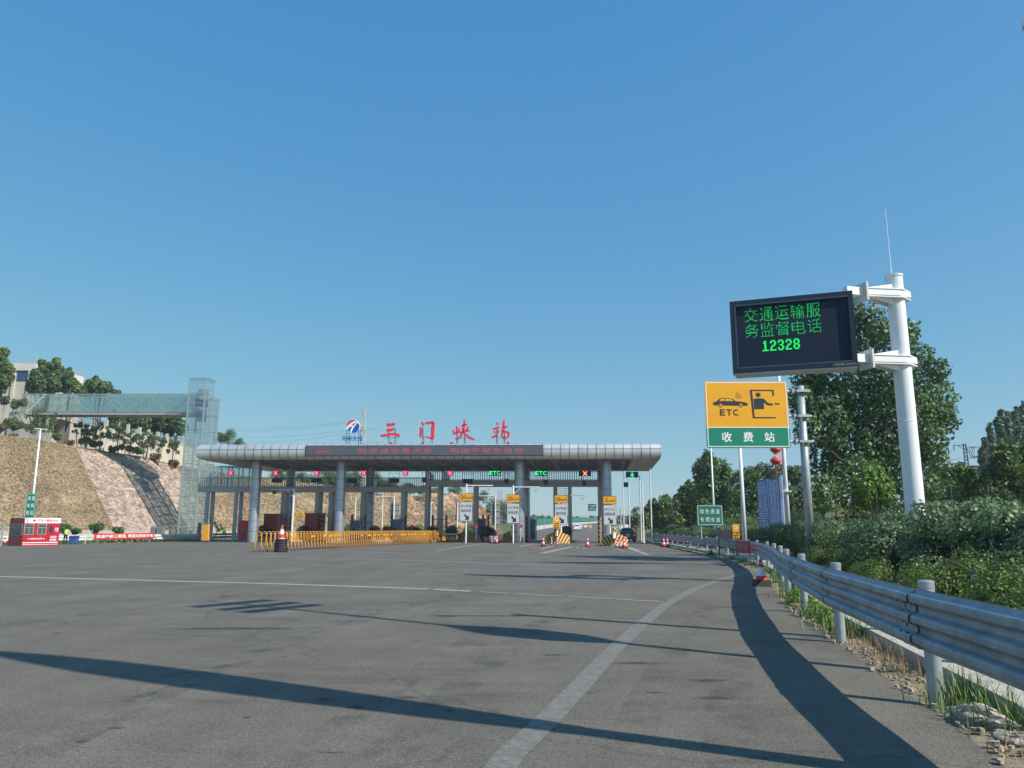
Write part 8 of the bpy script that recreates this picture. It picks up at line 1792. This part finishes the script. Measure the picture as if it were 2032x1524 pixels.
# utility cabinets
for i, (u0, u1, lb) in enumerate(((299, 308, 'grey utility cabinet above the red banner, left one'), (311.5, 324.5, 'grey utility cabinet above the red banner, right one'))):
    Y = 102; a = P(u0, 1045, Y); b = P(u1, 1045, Y); o = thing('utility_cabinet', lb, 'cabinet', ((a.x + b.x) / 2, Y, 0), 'utility cabinets at the slope foot'); mb = MB(); mb.box(((a.x + b.x) / 2, Y + .3, a.z / 2), (b.x - a.x, .6, a.z)); mb.build('body', mat('cabinet_grey', (.22, .24, .27), .5, .1), o)
    mb = MB(); mb.box(((a.x + b.x) / 2 + (b.x - a.x) * .12, Y - .01, a.z * .55), ((b.x - a.x) * .6, .03, a.z * .7)); mb.build('door', mat('cabinet_brown', (.25, .19, .15), .5) if i else mat('cabinet_blue', (.16, .20, .28), .5), o)
# lamp post with green vertical sign
Y = 78; xb = P(57, 1060, Y).x; o = thing('street_lamp', 'white lamp post with a vertical green sign behind the red kiosk', 'lamp post', (xb, Y, 0)); zt_ = P(66, 851, Y).z
mb = MB(); mb.cyl((xb, Y, 0), (xb, Y, zt_), .13, .07, 14); mb.build('pole', POLE, o, smooth=True)
mb = MB(); mb.cyl((xb - .5, Y, zt_ + .06), (xb + .55, Y, zt_ - .06), .03, n=6); mb.box((xb - .35, Y, zt_ + .03), (.5, .2, .07)); mb.box((xb + .4, Y, zt_ - .05), (.5, .2, .07)); mb.build('lamp_head', WHITE, o)
a = P(51, 1030, Y - .3); b = P(71, 979, Y - .3); w = .98; H = b.z - a.z; f = Fr((xb - w / 2 + .0, Y - .25, a.z), (1, 0, 0)); so_ = thing('green_pole_sign', 'vertical green sign with six white characters on the lamp post behind the kiosk', 'traffic sign', (xb, Y - .25, a.z))
mb = MB(); f.box(mb, 0, w, 0, H, -.08, 0); mb.build('board', SIGNG, so_)
mb = MB()
for x0, x1, y0, y1 in ((.03, w - .03, H - .06, H - .03), (.03, w - .03, .03, .06), (.03, .06, .06, H - .06), (w - .06, w - .03, .06, H - .06)): f.box(mb, x0, x1, y0, y1, .001, .006)
for r_, st in enumerate(('绿通', '车辆', '核验')):
    for i, ch in enumerate(st): text(mb, f, ch, w * (.16 + .40 * i), w * (.45 + .40 * i), H * (.72 - .28 * r_), H * (.89 - .28 * r_), .006, .02)
mb.build('white_characters', SIGNW, so_)
g = G(1.5, 1083.5); mb = MB(); mb.cyl(g, g + Vector((0, 0, 2.0)), .09, n=10); tag(mb.build('bollard', GALVP, loc=g), 'grey post cut by the left photo edge in front of the kiosk', 'post')
# ---------------------------------------------------------------- thin summer haze
mb = MB(); mb.hexa([(-420, -75, -1.2), (420, -75, -1.2), (420, 640, -1.2), (-420, 640, -1.2)], [(-420, -75, 75), (420, -75, 75), (420, 640, 75), (-420, 640, 75)])
hm_ = bpy.data.materials.new('haze'); hm_.use_nodes = True; nt = hm_.node_tree; nt.nodes.remove(nt.nodes['Principled BSDF']); pv = nt.nodes.new('ShaderNodeVolumePrincipled')
pv.inputs['Density'].default_value = .0005; pv.inputs['Color'].default_value = (.82, .9, 1, 1); pv.inputs['Anisotropy'].default_value = .3; nt.links.new(pv.outputs[0], nt.nodes['Material Output'].inputs['Volume'])
tag(mb.build('haze', hm_), kind='stuff')
